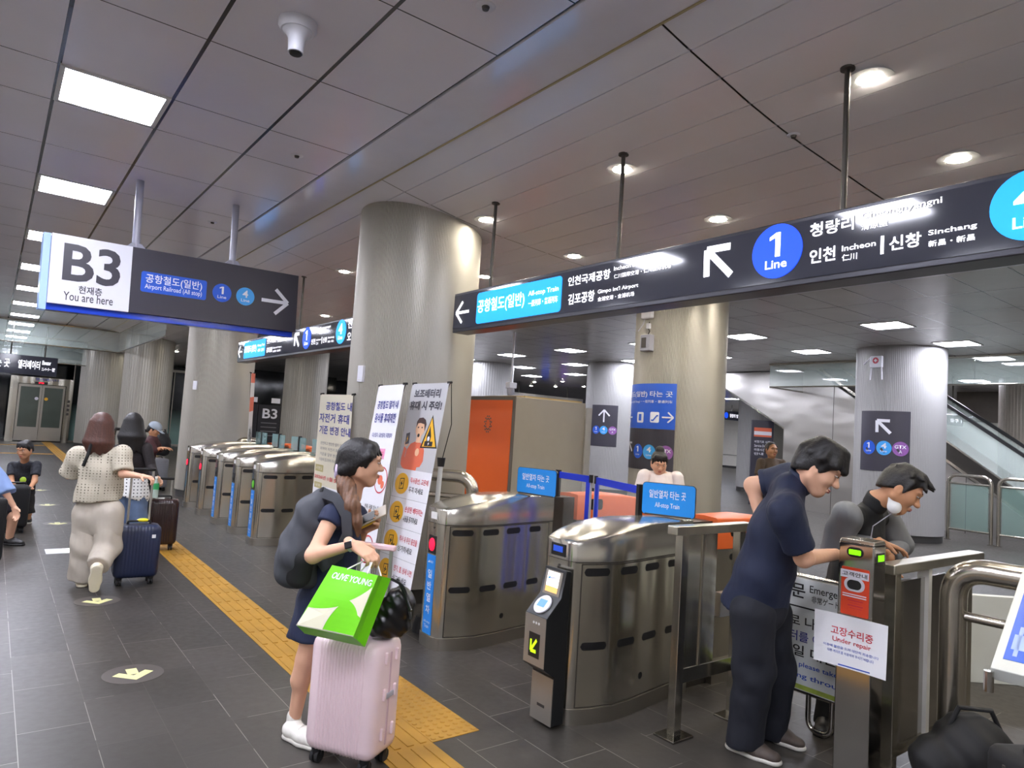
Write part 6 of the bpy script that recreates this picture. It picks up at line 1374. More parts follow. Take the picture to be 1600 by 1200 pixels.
g0 = Vector((anL.x, anL.y, 0)); df = Vector((FW.x, FW.y, 0)).normalized(); shoe(body, base, g0-df*.06, g0+df*.19, UPZ, M_SHOEW, M_SOLEW, anL)
S = SDF(); S.cone(anR+Vector((0, 0, -.04)), anR+Vector((0, 0, .03)), .037, .036); S2 = SDF(); S2.cone(anL+Vector((0, 0, -.04)), anL+Vector((0, 0, .03)), .037, .036); smesh('sock', [(S, .007), (S2, .007)], M_SHOEW, body, base)
# phone in her raised hand
c = P(583, 806, 3.50); t2 = thing('phone', 'phone in a pale and yellow case held in the ponytail person\'s raised hand', 'phone', c); a1 = unit(IMR*.86+IMU*.42-IMF*.1); a3 = unit(IMU*.75-IMR*.32-IMF*.55); a2 = a1.cross(a3)
MB().hexa([a1*x*.078+a2*y*.037+a3*z for z in (-.005, .005) for x, y in ((-1, -1), (1, -1), (1, 1), (-1, 1))]).build('case', mat('phone_case', '#b9ac97', .4, var=.03), t2, bevel=.004); MB().hexa([a1*(x*.035-.02)+a2*y*.03+a3*z for z in (.005, .0075) for x, y in ((-1, -1), (1, -1), (1, 1), (-1, 1))]).build('card_holder', mat('case_dark', '#3b352f', .4), t2, bevel=.002)
MB().hexa([a1*(x*.05-.045)+a2*y*.038+a3*z for z in (-.017, -.006) for x, y in ((-1, -1), (1, -1), (1, 1), (-1, 1))]).build('yellow_wallet', mat('wallet_yellow', '#c39a1c', .5), t2, bevel=.003)
# backpack
c = P(470, 845, 3.44); LT = unit(IMF); t2 = thing('backpack', 'dark grey backpack worn by the person with the ponytail', 'backpack', c)
S = SDF(); S.cone(P(492, 800, 3.44), P(472, 868, 3.42), .088, .112, .06, LT, 1.35); S.cone(P(505, 780, 3.44), P(492, 800, 3.44), .05, .08, .05, LT, 1.5); S.cone(P(472, 850, 3.42), P(462, 888, 3.42), .10, .085, .05, LT, 1.4); S.wave(*folds(.004, 34, 3))
S.cone(P(449, 893, 3.40), P(486, 903, 3.40), .05, .05, .04, LT, 1.6); S.cone(P(455, 850, 3.33), P(500, 820, 3.33), .012, .012, .02); smesh('pack', [(S, .009)], mat('pack_grey', '#3e4046', .75, var=.08, fold=.55), t2, c)
S = SDF(); S.cone(P(471, 876, 3.295), P(466, 900, 3.305), .066, .062, .04, LT, .55); smesh('pocket', [(S, .009)], M_BLKS, t2, c)
pts = [P(505, 770, 3.36), P(525, 778, 3.29), P(541, 805, 3.26), P(543, 835, 3.27), P(528, 868, 3.30), P(500, 888, 3.34)]; mb = MB(); rings = []
for i, p_ in enumerate(pts):
    d = (pts[min(i+1, 5)]-pts[max(i-1, 0)]).normalized(); n = (-IMF); w_ = d.cross(n).normalized()*.026; rings.append([p_-c+w_-n*.006, p_-c-w_-n*.006, p_-c-w_+n*.006, p_-c+w_+n*.006])
mb.loft(rings, True, True).build('strap', mat('pack_grey'), t2, smooth=True, bevel=.003)
MB().tube(fillet([P(500, 776, 3.40)-c, P(503, 762, 3.42)-c, P(512, 768, 3.46)-c], .02, 4), .01, 8).build('top_loop', M_BLKS, t2, smooth=True)
# ------------------------------------------------------------------ woman in cream, from behind
b = onz(135, 912); base = Vector((b.x, b.y, 0)); q_ = 5.95
t = thing('person', 'person in a cream knit top and wide cream trousers walking away, pulling the navy suitcase', 'person', base)
FW = unit(Vector((.10, 1, 0)))
pel, che, nec = P(152, 790, q_), P(160, 735, q_), P(161, 694, q_)
H = Head(P(158, 666, q_), FW, UPZ+Vector((.05, 0, 0)), .98)
shL, elL, wrL = P(122, 712, q_), P(108, 742, q_+.05), P(124, 738, q_+.25); shR, elR, wrR = P(190, 710, q_), P(192, 740, q_-.06), P(220, 744, q_-.14)
hiL, knL, anL = P(136, 800, q_), P(133, 855, q_), P(129, 903, q_+.04); hiR, knR, anR = P(172, 800, q_), P(168, 857, q_-.02), P(150, 888, q_-.24)
S = torso(pel, che, nec, shL, shR, FW, (.12, .115, .05))
for a, b_, c in ((shR, elR, wrR), (shL, elL, wrL)): addto(S, limb(a, b_, c, (.043, .035, .023)))
for a, b_, c in ((hiR, knR, anR), (hiL, knL, anL)): addto(S, limb(a, b_, c, (.075, .05, .032)))
body = smesh('body', [(S, .012), (H.sdf(nec), .008), (hand(wrR, IMR*.9-IMF*.1-IMU*.1, -UPZ, -IMF, (.5, .8, .6)), .005), (hand(wrL, FW*.6+IMR*.5+UPZ*.2, IMR, UPZ), .006)], M_SKIN, t, base)
D = torso(pel, che, nec, shL, shR, FW, (.19, .165, .062), .78); D.cut(pel+Vector((0, 0, .045)), (.1, 0, -1)); D.cut(nec+Vector((0, 0, .0)), (0, 0, 1)); D.cone(shR, shR.lerp(elR, .4), .073, .075, .06); D.cone(shL, shL.lerp(elL, .4), .075, .08, .06); D.wave(*folds(.007, 24, 2))
sl = [sleeve(shR, elR, .075, .082, shR*.1+elR*.9, elR-shR, w=folds(.004, 40, 1)), sleeve(shL, elL, .078, .09, shL*.05+elL*.95, elL-shL, w=folds(.004, 40, 2))]
mk = bpy.data.materials.new('crochet_knit'); mk.use_nodes = True; tk = NT(mk); bk = tk.n['Principled BSDF']; tk.bsdf = bk; xyz = tk.sep(tk.coord()); bk.inputs['Roughness'].default_value = .9
def per(v, n): return tk.math('PINGPONG', tk.math('MULTIPLY', v, n), .5)
hx_, hz_ = per(xyz[0], 42.0), per(xyz[2], 42.0); rows = tk.math('LESS_THAN', per(xyz[2], 7.5), .05); colsx = tk.math('LESS_THAN', per(xyz[0], 7.5), .05)
hol = tk.math('MULTIPLY', tk.math('LESS_THAN', hx_, .17), tk.math('LESS_THAN', hz_, .2)); hol = tk.math('MULTIPLY', hol, tk.math('SUBTRACT', 1.0, tk.math('MAXIMUM', rows, colsx)))
tri = tk.math('LESS_THAN', per(xyz[0], 7.5), tk.math('MULTIPLY', per(xyz[2], 7.5), 1.0)); hol = tk.math('MULTIPLY', hol, tk.math('ADD', tk.math('MULTIPLY', tri, .6), .3))
tk.put(bk.inputs['Base Color'], tk.mix(hol, lin('#bfb7a4'), lin('#453f35'))); tk.bump(tk.math('SUBTRACT', 1.0, hol), .5, .006)
smesh('knit_top', [(D, .012)]+[(x, .011) for x in sl], mk, body, base)
def leg(a, b_, c, r, cutp, n, w): S = SDF(); S.cone(a, b_, r[0], r[1], .05); S.cone(b_, c, r[1], r[2], .04); S.cut(cutp, n); S.wave(*w); return S
TR = SDF(); TR.cone(pel+Vector((0, 0, .06)), (hiL+hiR)/2+Vector((0, 0, -.02)), .14, .16, .05, FW, .72); TR.cone(hiL, hiL+(knL-hiL)*.5, .112, .108, .05); TR.cone(hiR, hiR+(knR-hiR)*.5, .112, .108, .05); TR.cut(pel+Vector((0, 0, .085)), (0, 0, 1))
smesh('trousers', [(TR, .012), (leg(hiL, knL, anL+(anL-knL)*.1, (.110, .108, .115), anL+(anL-knL)*.0, anL-knL, folds(.006, 22, 3)), .012), (leg(hiR, knR, anR+(anR-knR)*.05, (.110, .100, .09), anR-(anR-knR)*.12, anR-knR, folds(.006, 24, 5)), .012)], M_CREAM, body, base)
MB().tube([P(143, 692, q_-.14)-base, P(137, 712, q_-.17)-base, P(130, 728, q_-.17)-base], .014, 8).build('bag_strap', M_BLKS, body, smooth=True)
def longhair(S):
    for i in range(9):
        a = -1.1+2.2*i/8; S.cone(H.p(sin(a)*.062, -.045-cos(a)*.03, .03), H.p(sin(a)*.098, -.055-cos(a)*.045, -.14), .040, .034, .02); S.cone(H.p(sin(a)*.098, -.055-cos(a)*.045, -.14), H.p(sin(a)*.088, -.06-cos(a)*.04, -.215-.015*(i % 3)), .034, .010, .02)
smesh('hair', [(H.hair(.05, -.2, 1.04, longhair, sideburn=False), .008)], M_HBRN, body, base)
g0 = Vector((anL.x, anL.y, 0)); df = Vector((FW.x, FW.y, 0)).normalized(); shoe(body, base, g0-df*.08, g0+df*.17, UPZ, M_SHOEC, M_SHOEC, anL, lace=False)
hd = anR+(anR-knR).normalized()*.03; dn = unit(-UPZ*.93+FW*.30+IMR*-.02); h0 = P(152, 885, q_-.34); shoe(body, base, h0, h0+dn*.25, unit(FW*.93+UPZ*.3), M_SHOEC, M_SHOEC, anR, lace=False)
# ------------------------------------------------------------------ woman in black lace
q_ = 7.45; b = onz(205, 858); base = Vector((b.x, b.y, 0))
t = thing('person', 'person with long black hair in a black lace top and jeans, pulling the brown suitcase', 'person', base); FW = unit(Vector((.12, 1, 0)))
pel, che, nec = P(205, 765, q_), P(208, 718, q_), P(208, 688, q_); H = Head(P(208, 662, q_), FW, UPZ, .98)
shL, elL, wrL = P(186, 702, q_), P(180, 732, q_), P(186, 755, q_+.1); shR, elR, wrR = P(229, 700, q_), P(236, 728, q_-.02), P(242, 745, q_-.1)
hiL, knL, anL = P(194, 775, q_), P(192, 815, q_), P(192, 847, q_); hiR, knR, anR = P(214, 775, q_), P(216, 815, q_), P(216, 846, q_+.1)
S = torso(pel, che, nec, shL, shR, FW, (.11, .11, .048))
for a, b_, c in ((shR, elR, wrR), (shL, elL, wrL)): addto(S, limb(a, b_, c, (.04, .033, .022)))
for a, b_, c in ((hiR, knR, anR), (hiL, knL, anL)): addto(S, limb(a, b_, c, (.07, .05, .032)))
body = smesh('body', [(S, .013), (H.sdf(nec), .009), (hand(wrR, IMR*.7-UPZ*.6, -IMF*.5-UPZ*.3, -IMF, (.6, .8, .6)), .006)], M_SKIN, t, base)
D = torso(pel, che, nec, shL, shR, FW, (.135, .13, .058), .78); D.cut(pel+Vector((0, 0, .12)), (0, 0, -1)); D.wave(*folds(.004, 40, 2))
smesh('lace_top', [(D, .012), (sleeve(shR, elR, .058, .05), .011), (sleeve(elR, wrR, .05, .042), .011), (sleeve(shL, elL, .058, .05), .011), (sleeve(elL, wrL, .05, .042), .011)], mat('lace_black', '#1d1617', .8, var=.35, vs=45), body, base)
md = bpy.data.materials.new('polka_white'); md.use_nodes = True; td = NT(md); bd_ = td.n['Principled BSDF']; xyz = td.sep(td.coord()); bd_.inputs['Roughness'].default_value = .8
dot = td.math('LESS_THAN', td.math('ADD', td.math('POWER', td.math('SUBTRACT', td.math('FRACT', td.math('MULTIPLY', xyz[0], 28)), .5), 2), td.math('POWER', td.math('SUBTRACT', td.math('FRACT', td.math('MULTIPLY', xyz[2], 28)), .5), 2)), .035); td.put(bd_.inputs['Base Color'], td.mix(dot, lin('#d9d9d6'), lin('#23222a')))
SK = SDF(); SK.cone(pel+Vector((0, 0, .14)), pel+Vector((0, 0, -.05)), .15, .19, .04, FW, .82); SK.cut(pel+Vector((0, 0, -.09)), Vector((-.35, 0, -1))); SK.cut(pel+Vector((0, 0, .14)), (0, 0, 1)); SK.wave(.008, lambda x, y, z: np.sin(x*42)*np.sin(y*40)); smesh('polka_dot_skirt', [(SK, .011)], md, body, base)
smesh('jeans', [(leg(hiL, knL, anL, (.105, .09, .085), anL+Vector((0, 0, .02)), (0, 0, -1), folds(.005, 26, 3)), .013), (leg(hiR, knR, anR, (.105, .09, .085), anR+Vector((0, 0, .02)), (0, 0, -1), folds(.005, 26, 6)), .013)], mat('denim', '#5d7190', .8, var=.2, vs=9, fold=.55), body, base)
def longhair2(S):
    for i in range(9):
        a = -1.15+2.3*i/8; S.cone(H.p(sin(a)*.062, -.04-cos(a)*.03, .03), H.p(sin(a)*.105, -.055-cos(a)*.045, -.14), .040, .042, .02); S.cone(H.p(sin(a)*.105, -.055-cos(a)*.045, -.14), H.p(sin(a)*.11, -.06-cos(a)*.05, -.28-.02*(i % 3)), .042, .012, .02)
smesh('hair', [(H.hair(.05, -.25, 1.04, longhair2, sideburn=False), .009)], M_HBLK, body, base)
df = Vector((FW.x, FW.y, 0)).normalized()
for a in (anL, anR): g0 = Vector((a.x, a.y, 0)); shoe(body, base, g0-df*.08, g0+df*.16, UPZ, M_SHOEB, M_SHOEB, a, lace=False)
c = P(243, 763, q_-.22); t2 = thing('water_bottle', 'clear plastic bottle with a green label hanging from the hand above the brown suitcase', 'bottle', c)
MB().lathe([(.001, -.10), (.03, -.10), (.032, -.09), (.032, -.02), (.03, .05), (.013, .085), (.012, .105), (.001, .105)], 18).build('bottle_body', mat('bottle_plastic', '#c8dcd2', .08, var=0, alpha=.55), t2, smooth=True); MB().lathe([(.033, -.01), (.033, .055), (.0325, .055), (.0325, -.01)], 18).build('label', mat('label_green', '#2f9a58', .5), t2, smooth=True); MB().lathe([(.001, .105), (.015, .105), (.015, .125), (.001, .125)], 14).build('cap', M_SHOEW, t2)
# ------------------------------------------------------------------ boy leaning on the black suitcase
q_ = 8.75; b = onz(34, 822); base = Vector((b.x, b.y, 0)); t = thing('person', 'smiling boy in a dark patterned shirt leaning on the soft black suitcase', 'person', base); FW = unit(Vector((-.05, -1, -.45)))
pel, che, nec = P(36, 770, q_+.08), P(37, 742, q_-.05), P(38, 722, q_-.13); H = Head(P(39, 702, q_-.22), -IMF*.93-IMU*.22, UPZ, .92)
shR, elR, wrR = P(20, 728, q_-.1), P(17, 752, q_-.2), P(27, 766, q_-.4); shL, elL, wrL = P(57, 727, q_-.1), P(54, 752, q_-.2), P(46, 764, q_-.42)
hiR, knR, anR = P(31, 778, q_+.08), P(30, 802, q_), P(30, 820, q_+.08); hiL, knL, anL = P(42, 778, q_+.08), P(43, 802, q_), P(43, 820, q_+.08)
S = torso(pel, che, nec, shL, shR, FW, (.10, .10, .042), .75)
for a, b_, c in ((shR, elR, wrR), (shL, elL, wrL)): addto(S, limb(a, b_, c, (.038, .032, .022)))
for a, b_, c in ((hiR, knR, anR), (hiL, knL, anL)): addto(S, limb(a, b_, c, (.06, .045, .03)))
body = smesh('body', [(S, .013), (H.sdf(nec), .007), (hand(wrR, IMR*.7-IMF*.3, -UPZ, IMU, (.2, .2, .2), .9), .006), (hand(wrL, -IMR*.7-IMF*.3, -UPZ, IMU, (.2, .2, .2), .9), .006)], M_SKIN2, t, base); H.features(body, base)
D = torso(pel, che, nec, shL, shR, FW, (.128, .125, .056), .8); D.cut(nec+Vector((0, 0, .02)), (0, 0, 1)); D.wave(*folds(.004, 30, 2))
smesh('shirt', [(D, .012), (sleeve(shR, elR, .058, .056, shR*.35+elR*.65, elR-shR), .011), (sleeve(shL, elL, .058, .056, shL*.35+elL*.65, elL-shL), .011)], mat('shirt_pattern', '#24262e', .8, var=.8, vs=28), body, base)
smesh('shorts', [(leg(hiR, knR, anR, (.085, .075, .04), knR, anR-hiR, folds(.004, 30, 1)), .012), (leg(hiL, knL, anL, (.085, .075, .04), knL, anL-hiL, folds(.004, 30, 2)), .012)], M_BLKS, body, base)
smesh('hair', [(H.hair(.058, -.03, 1.0), .007)], M_HBLK, body, base)
MB().tube(arcpts(wrL-base, .026, 0, 2*pi, 14, IMR, IMU), .006, 6, closed=False).build('bracelet', M_BLKS, body); S = SDF(); S.ell(P(36, 750, q_-.27), (.035, .02, .04)); smesh('shirt_print', [(S, .008)], mat('print_lime', '#a6c83a', .6), body, base)
for a in (anL, anR): g0 = Vector((a.x, a.y, 0)); shoe(body, base, g0+Vector((0, .07, 0)), g0+Vector((0, -.13, 0)), UPZ, M_SHOEB, M_SOLEW, a, w=.036, lace=False)
# ------------------------------------------------------------------ person cut off by the left edge
q_ = 7.45; b = onz(14, 856); base = Vector((b.x, b.y, 0)); t = thing('person', 'person in a loose light blue shirt and dark shorts cut off at the left edge', 'person', base); FW = unit(IMR*.9+IMF*.4)
pel, che, nec = P(-24, 790, q_), P(-28, 735, q_), P(-36, 700, q_); H = Head(P(-42, 672, q_), FW, UPZ, .98)
shL, elL, wrL = P(-28, 716, q_+.2), P(-20, 756, q_+.25), P(0, 780, q_+.3); shR, elR, wrR = P(-18, 724, q_-.2), P(8, 768, q_-.22), P(22, 792, q_-.2)
hiL, knL, anL = P(-12, 796, q_+.1), P(-20, 825, q_+.1), P(-32, 850, q_+.1); hiR, knR, anR = P(0, 790, q_-.05), P(21, 806, q_-.05), P(14, 843, q_)
S = torso(pel, che, nec, shL, shR, FW, (.12, .12, .05))
for a, b_, c in ((shR, elR, wrR), (shL, elL, wrL)): addto(S, limb(a, b_, c, (.044, .037, .025)))
for a, b_, c in ((hiR, knR, anR), (hiL, knL, anL)): addto(S, limb(a, b_, c, (.075, .055, .036)))
body = smesh('body', [(S, .013), (H.sdf(nec), .009), (hand(wrR, IMR*.4-UPZ, -IMF, IMR), .007), (hand(wrL, IMR*.4-UPZ, -IMF, IMR), .007)], M_SKIN, t, base)
D = torso(pel, che, nec, shL, shR, FW, (.165, .15, .06), .85); D.cut(pel+Vector((0, 0, -.06)), (0, 0, -1)); D.wave(*folds(.006, 26, 2)); smesh('shirt', [(D, .012), (sleeve(shR, elR*.8+wrR*.2, .07, .105, elR*.85+wrR*.15, elR-shR, w=folds(.006, 30, 1)), .012), (sleeve(shL, elL, .07, .09, elL, elL-shL), .012)], mat('cloth_light_blue', '#7f97c4', .8, var=.06, fold=.55), body, base)
smesh('shorts', [(leg(hiR, knR, anR, (.105, .085, .05), hiR*.15+knR*.85, knR-hiR, folds(.005, 28, 1)), .012), (leg(hiL, knL, anL, (.105, .085, .05), hiL*.15+knL*.85, knL-hiL, folds(.005, 28, 2)), .012)], mat('shorts_dark', '#2b2730', .8, var=.3, vs=20), body, base); smesh('hair', [(H.hair(.055, -.03), .009)], M_HBLK, body, base)
g0 = Vector((anR.x, anR.y, 0)); df = unit(IMR*.9+Vector((0, 0, 0))); df = unit(Vector((df.x, df.y, 0))); shoe(body, base, g0-df*.07, g0+df*.18, UPZ, M_SHOEB, M_SHOEB, anR); g0 = Vector((anL.x, anL.y, 0)); shoe(body, base, g0-df*.07, g0+df*.18, UPZ, M_SHOEB, M_SHOEB, anL, lace=False)
# ------------------------------------------------------------------ man in navy polo bending over the barrier
q_ = 3.5; b = onz(1185, 1180); base = Vector((b.x, b.y, 0)); t = thing('person', 'person in a navy polo shirt and dark trousers bending over beside the intercom post', 'person', base); FW = unit(IMR*.92-IMU*.35-IMF*.1)
pel, che, nec = P(1183, 925, 3.58), P(1216, 825, 3.48), P(1250, 752, 3.40); H = Head(P(1279, 731, 3.34), IMR*.70-IMU*.52-IMF*.48, IMR*.52+IMU*.82-IMF*.1, 1.06)
shR, elR, wrR = P(1226, 800, 3.22), P(1262, 868, 3.22), P(1322, 864, 3.56); shL, elL, wrL = P(1228, 750, 3.62), P(1176, 758, 3.72), P(1188, 808, 3.66)
wrR = P(1306, 866, 3.60); elR = P(1256, 872, 3.26)
hiR, knR, anR = P(1176, 935, 3.50), P(1178, 1050, 3.52), P(1162, 1152, 3.58); hiL, knL, anL = P(1198, 935, 3.66), P(1212, 1045, 3.70), P(1204, 1138, 3.78)
S = torso(pel, che, nec, shL, shR, FW, (.13, .14, .055))
for a, b_, c in ((shR, elR, wrR), (shL, elL, wrL)): addto(S, limb(a, b_, c, (.052, .043, .03)))
for a, b_, c in ((hiR, knR, anR), (hiL, knL, anL)): addto(S, limb(a*.82+b_*.18, b_, c, (.07, .055, .036)))
body = smesh('body', [(S, .010), (H.sdf(nec, .06), .0055), (hand(wrR, IMR*.75+IMF*.6-IMU*.1, -UPZ, IMF+IMU*.4, (.3, .5, .4)), .0045), (hand(wrL, IMR*.5-IMU*.85, -IMF*.6+IMR*.4, IMR, (.4, .6, .4)), .0045)], M_SKIN, t, base); H.features(body, base)
D = torso(pel, che, nec, shL, shR, FW, (.155, .165, .075), .78, lo=.11); D.cone(pel+(pel-che).normalized()*.09, pel*.6+che*.4, .19, .165, .05, FW, .84); D.cut(pel+(pel-che).normalized()*.095, (pel-che)); D.cut(nec+(nec-che).normalized()*.05, nec-che); D.cone(shR, shR.lerp(elR, .4), .076, .074, .06); D.cone(shL, shL.lerp(elL, .4), .073, .070, .06); D.wave(*folds(.009, 19, 4))
CLR = SDF(); CLR.cone(nec+(nec-che).normalized()*-.01, nec+(nec-che).normalized()*.045, .072, .066, .02, FW, .95); CLR.cut(nec+(nec-che).normalized()*.05, nec-che)
smesh('polo_shirt', [(D, .009), (CLR, .007), (sleeve(shR, elR, .078, .075, shR*.25+elR*.75, elR-shR, w=folds(.004, 30, 1)), .008), (sleeve(shL, elL, .075, .072, shL*.30+elL*.70, elL-shL, w=folds(.004, 30, 2)), .008)], mat('polo_navy', '#161f38', .75, var=.06, fold=.55), body, base)
HP = SDF(); HP.cone(pel+(che-pel).normalized()*.05, (hiR+hiL)/2+Vector((0, 0, -.03)), .165, .16, .05, FW, .85); HP.cut(pel+(che-pel).normalized()*.08, che-pel)
smesh('trousers', [(HP, .010), (leg(hiR*.84+knR*.16, knR, anR+Vector((0, 0, -.06)), (.116, .098, .088), anR+Vector((0, 0, -.035)), (0, 0, -1), folds(.005, 24, 3)), .010), (leg(hiL*.84+knL*.16, knL, anL+Vector((0, 0, -.06)), (.116, .098, .085), anL+Vector((0, 0, -.035)), (0, 0, -1), folds(.005, 24, 5)), .010)], mat('trousers_ink', '#171a24', .8, var=.06, fold=.55), body, base)
def thick(S):
    for i in range(10):
        a = 2*pi*i/10; S.cone(H.p(.05*cos(a), .0+.05*sin(a), .10), H.p(.088*cos(a), .0+.1*sin(a), .045), .04, .022, .02)
smesh('hair', [(H.hair(.072, -.035, 1.06, thick), .006)], M_HBLK, body, base)
for an_, hp, tp_ in ((anR, (1136, 1166), (1222, 1199)), (anL, (1186, 1142), (1236, 1163))):
    a = onz(*hp); c = onz(*tp_); d = unit(Vector((c.x-a.x, c.y-a.y, 0))); a = Vector((an_.x, an_.y, 0))-d*.085; shoe(body, base, a, a+d*.285, UPZ, M_SHOEG, M_SOLEW, an_, w=.048)
# ------------------------------------------------------------------ man in grey sleeves and black vest with a mask on his chin
b = onz(1296, 1160); base = Vector((b.x+.1, b.y+.03, 0)); t = thing('person', 'person in a black vest and grey sleeves, white mask on chin, behind the intercom post', 'person', base); FW = unit(IMR*.8-IMU*.35-IMF*.25)
pel, che, nec = P(1318, 930, 4.12), P(1345, 838, 4.0), P(1370, 782, 3.90); H = Head(P(1408, 764, 3.82), IMR*.66-IMU*.54-IMF*.52, IMR*.54+IMU*.80-IMF*.1, 1.07)
shR, elR, wrR = P(1322, 808, 3.80), P(1300, 862, 3.62), P(1366, 852, 3.60); shL, elL, wrL = P(1382, 806, 4.12), P(1408, 850, 4.10), P(1388, 872, 3.98)
elR = P(1302, 858, 3.88); wrR = P(1372, 846, 3.86)
hiR, knR, anR = P(1312, 950, 4.02), P(1304, 1040, 3.98), P(1296, 1122, 3.96); hiL, knL, anL = P(1330, 950, 4.18), P(1336, 1040, 4.16), P(1340, 1112, 4.18)
S = torso(pel, che, nec, shL, shR, FW, (.125, .13, .05))
for a, b_, c in ((shR, elR, wrR), (shL, elL, wrL)): addto(S, limb(a, b_, c, (.048, .04, .028)))
for a, b_, c in ((hiR, knR, anR), (hiL, knL, anL)): addto(S, limb(a, b_, c, (.078, .055, .036)))
body = smesh('body', [(S, .010), (H.sdf(nec, .058), .0055), (hand(wrR, IMR*.93-IMU*.28-IMF*.1, -IMU*.9-IMR*.2, -IMF*.5+IMU*.3, (.15, .35, .3), 1.05), .0045), (hand(wrL, IMR*.3-IMU*.9, -IMF, -IMR, (.3, .5, .4)), .005)], M_SKIN2, t, base); H.features(body, base)
D = torso(pel, che, nec, shL, shR, FW, (.145, .152, .062), .78, lo=.05); D.cut(nec+(nec-che).normalized()*.03, nec-che); D.cut(pel+(pel-che).normalized()*.05, pel-che); D.wave(*folds(.005, 24, 4))
CLR = SDF(); CLR.cone(nec-(nec-che).normalized()*.02, nec+(nec-che).normalized()*.04, .07, .064, .02, FW, .95); CLR.cut(nec+(nec-che).normalized()*.035, nec-che)
smesh('vest', [(D, .009), (CLR, .008)], mat('vest_black', '#17181a', .75, var=.08, fold=.55), body, base)
MG = mat('sleeve_grey', '#6d6f73', .75, var=.08, fold=.55)
smesh('grey_sleeve', [(sleeve(shR+(shR-elR)*.05, elR, .082, .074, w=folds(.006, 26, 1)), .008), (sleeve(elR, wrR, .07, .045, elR*.12+wrR*.88, wrR-elR, w=folds(.006, 30, 2)), .008)], MG, body, base); smesh('grey_sleeve', [(sleeve(shL, elL, .078, .07, w=folds(.006, 26, 3)), .009), (sleeve(elL, wrL, .066, .045, elL*.12+wrL*.88, wrL-elL), .009)], MG, body, base)
MB().tube([nec+FW*.10-IMF*.03-base, P(1364, 822, 3.78)-base, P(1360, 845, 3.78)-base], .0028, 6).build('zip', M_GREYPAINT, body)
HP = SDF(); HP.cone(pel+(che-pel).normalized()*.05, (hiR+hiL)/2, .14, .15, .05, FW, .85)
smesh('trousers', [(HP, .011), (leg(hiR, knR, anR+Vector((0, 0, -.06)), (.115, .09, .08), anR+Vector((0, 0, -.03)), (0, 0, -1), folds(.005, 24, 3)), .011), (leg(hiL, knL, anL+Vector((0, 0, -.06)), (.115, .09, .08), anL+Vector((0, 0, -.03)), (0, 0, -1), folds(.005, 24, 5)), .011)], mat('trousers_black', '#121214', .8, var=.06, fold=.55), body, base)
def spiky(S):
    for i in range(14):
        a = 2*pi*i/14; S.cone(H.p(.045*cos(a), .0+.05*sin(a), .10), H.p(.085*cos(a), .01+.115*sin(a), .075+.02*sin(i*2.3)), .03, .006, .015)
smesh('hair', [(H.hair(.062, -.02, 1.0, spiky, bang=False), .006)], M_HBLK, body, base)
S = SDF(); S.cone(H.p(.055, .004, -.05), H.p(.045, .03, -.10), .036, .034, .02, H.R, .5); S.cone(H.p(.045, .03, -.10), H.p(-.03, .045, -.112), .028, .026, .02); smesh('face_mask', [(S, .005)], mat('mask_white', '#e0e0e0', .7, var=.02), body, base)
MB().tube([H.p(.055, .03, -.075)-base, H.p(.078, .0, -.02)-base, H.p(.082, -.012, .0)-base], .002, 5).build('mask_loop', M_SHOEW, body)
for an_ in (anR, anL): d = unit(Vector((-IMR.x*.6-.3, -IMR.y*.6-.5, 0))) if an_ is anR else unit(Vector((IMR.x*.5, IMR.y*.5-.3, 0))); a = Vector((an_.x, an_.y, 0))-d*.08; shoe(body, base, a, a+d*.27, UPZ, M_SHOEB, M_SHOEB, an_, w=.046)
# ------------------------------------------------------------------ girl in a white shirt looking down behind the gate
q_ = 7.1; c = P(1031, 765, q_); base = Vector((c.x, c.y, 0)); t = thing('person', 'person in a white printed shirt looking down behind the nearest gate', 'person', base); FW = unit(Vector((-IMF.x, -IMF.y, 0)))
zz = lambda x, z, dy=0.0: base+Vector((IMR.x, IMR.y, 0)).normalized()*x+FW*dy+Vector((0, 0, z))
pel, che, nec = zz(0, .82), zz(0, 1.08), zz(0, 1.275); H = Head(P(1030, 722, q_-.03), FW*.88-UPZ*.46, UPZ*.9+FW*.4, .97)
shR, elR, wrR = zz(-.165, 1.21), zz(-.20, .98), zz(-.06, 1.0, .22); shL, elL, wrL = zz(.165, 1.21), zz(.20, .98), zz(.06, 1.0, .22)
hiR, knR, anR = zz(-.09, .78), zz(-.09, .43), zz(-.09, .08); hiL, knL, anL = zz(.09, .78), zz(.09, .43), zz(.09, .08)
S = torso(pel, che, nec, shL, shR, FW, (.11, .11, .045))
for a, b_, c_ in ((shR, elR, wrR), (shL, elL, wrL)): addto(S, limb(a, b_, c_, (.04, .034, .022)))
for a, b_, c_ in ((hiR, knR, anR), (hiL, knL, anL)): addto(S, limb(a, b_, c_, (.07, .05, .032)))
body = smesh('body', [(S, .013), (H.sdf(nec), .007), (hand(wrR, FW*.5+UPZ*.6+IMR*.4, UPZ-FW*.3, IMR, (.4, .6, .4)), .006), (hand(wrL, FW*.5+UPZ*.6-IMR*.4, UPZ-FW*.3, -IMR, (.4, .6, .4)), .006)], M_SKIN, t, base); H.features(body, base)
D = torso(pel, che, nec, shL, shR, FW, (.16, .15, .06), .8); D.cut(nec+Vector((0, 0, -.01)), UPZ+FW*.3); D.wave(*folds(.005, 26, 2)); smesh('shirt', [(D, .012), (sleeve(shR, elR, .075, .085, shR*.2+elR*.8, elR-shR), .011), (sleeve(shL, elL, .075, .085, shL*.2+elL*.8, elL-shL), .011)], mat('shirt_white', '#ddd3d2', .8, var=.02, fold=.55), body, base)
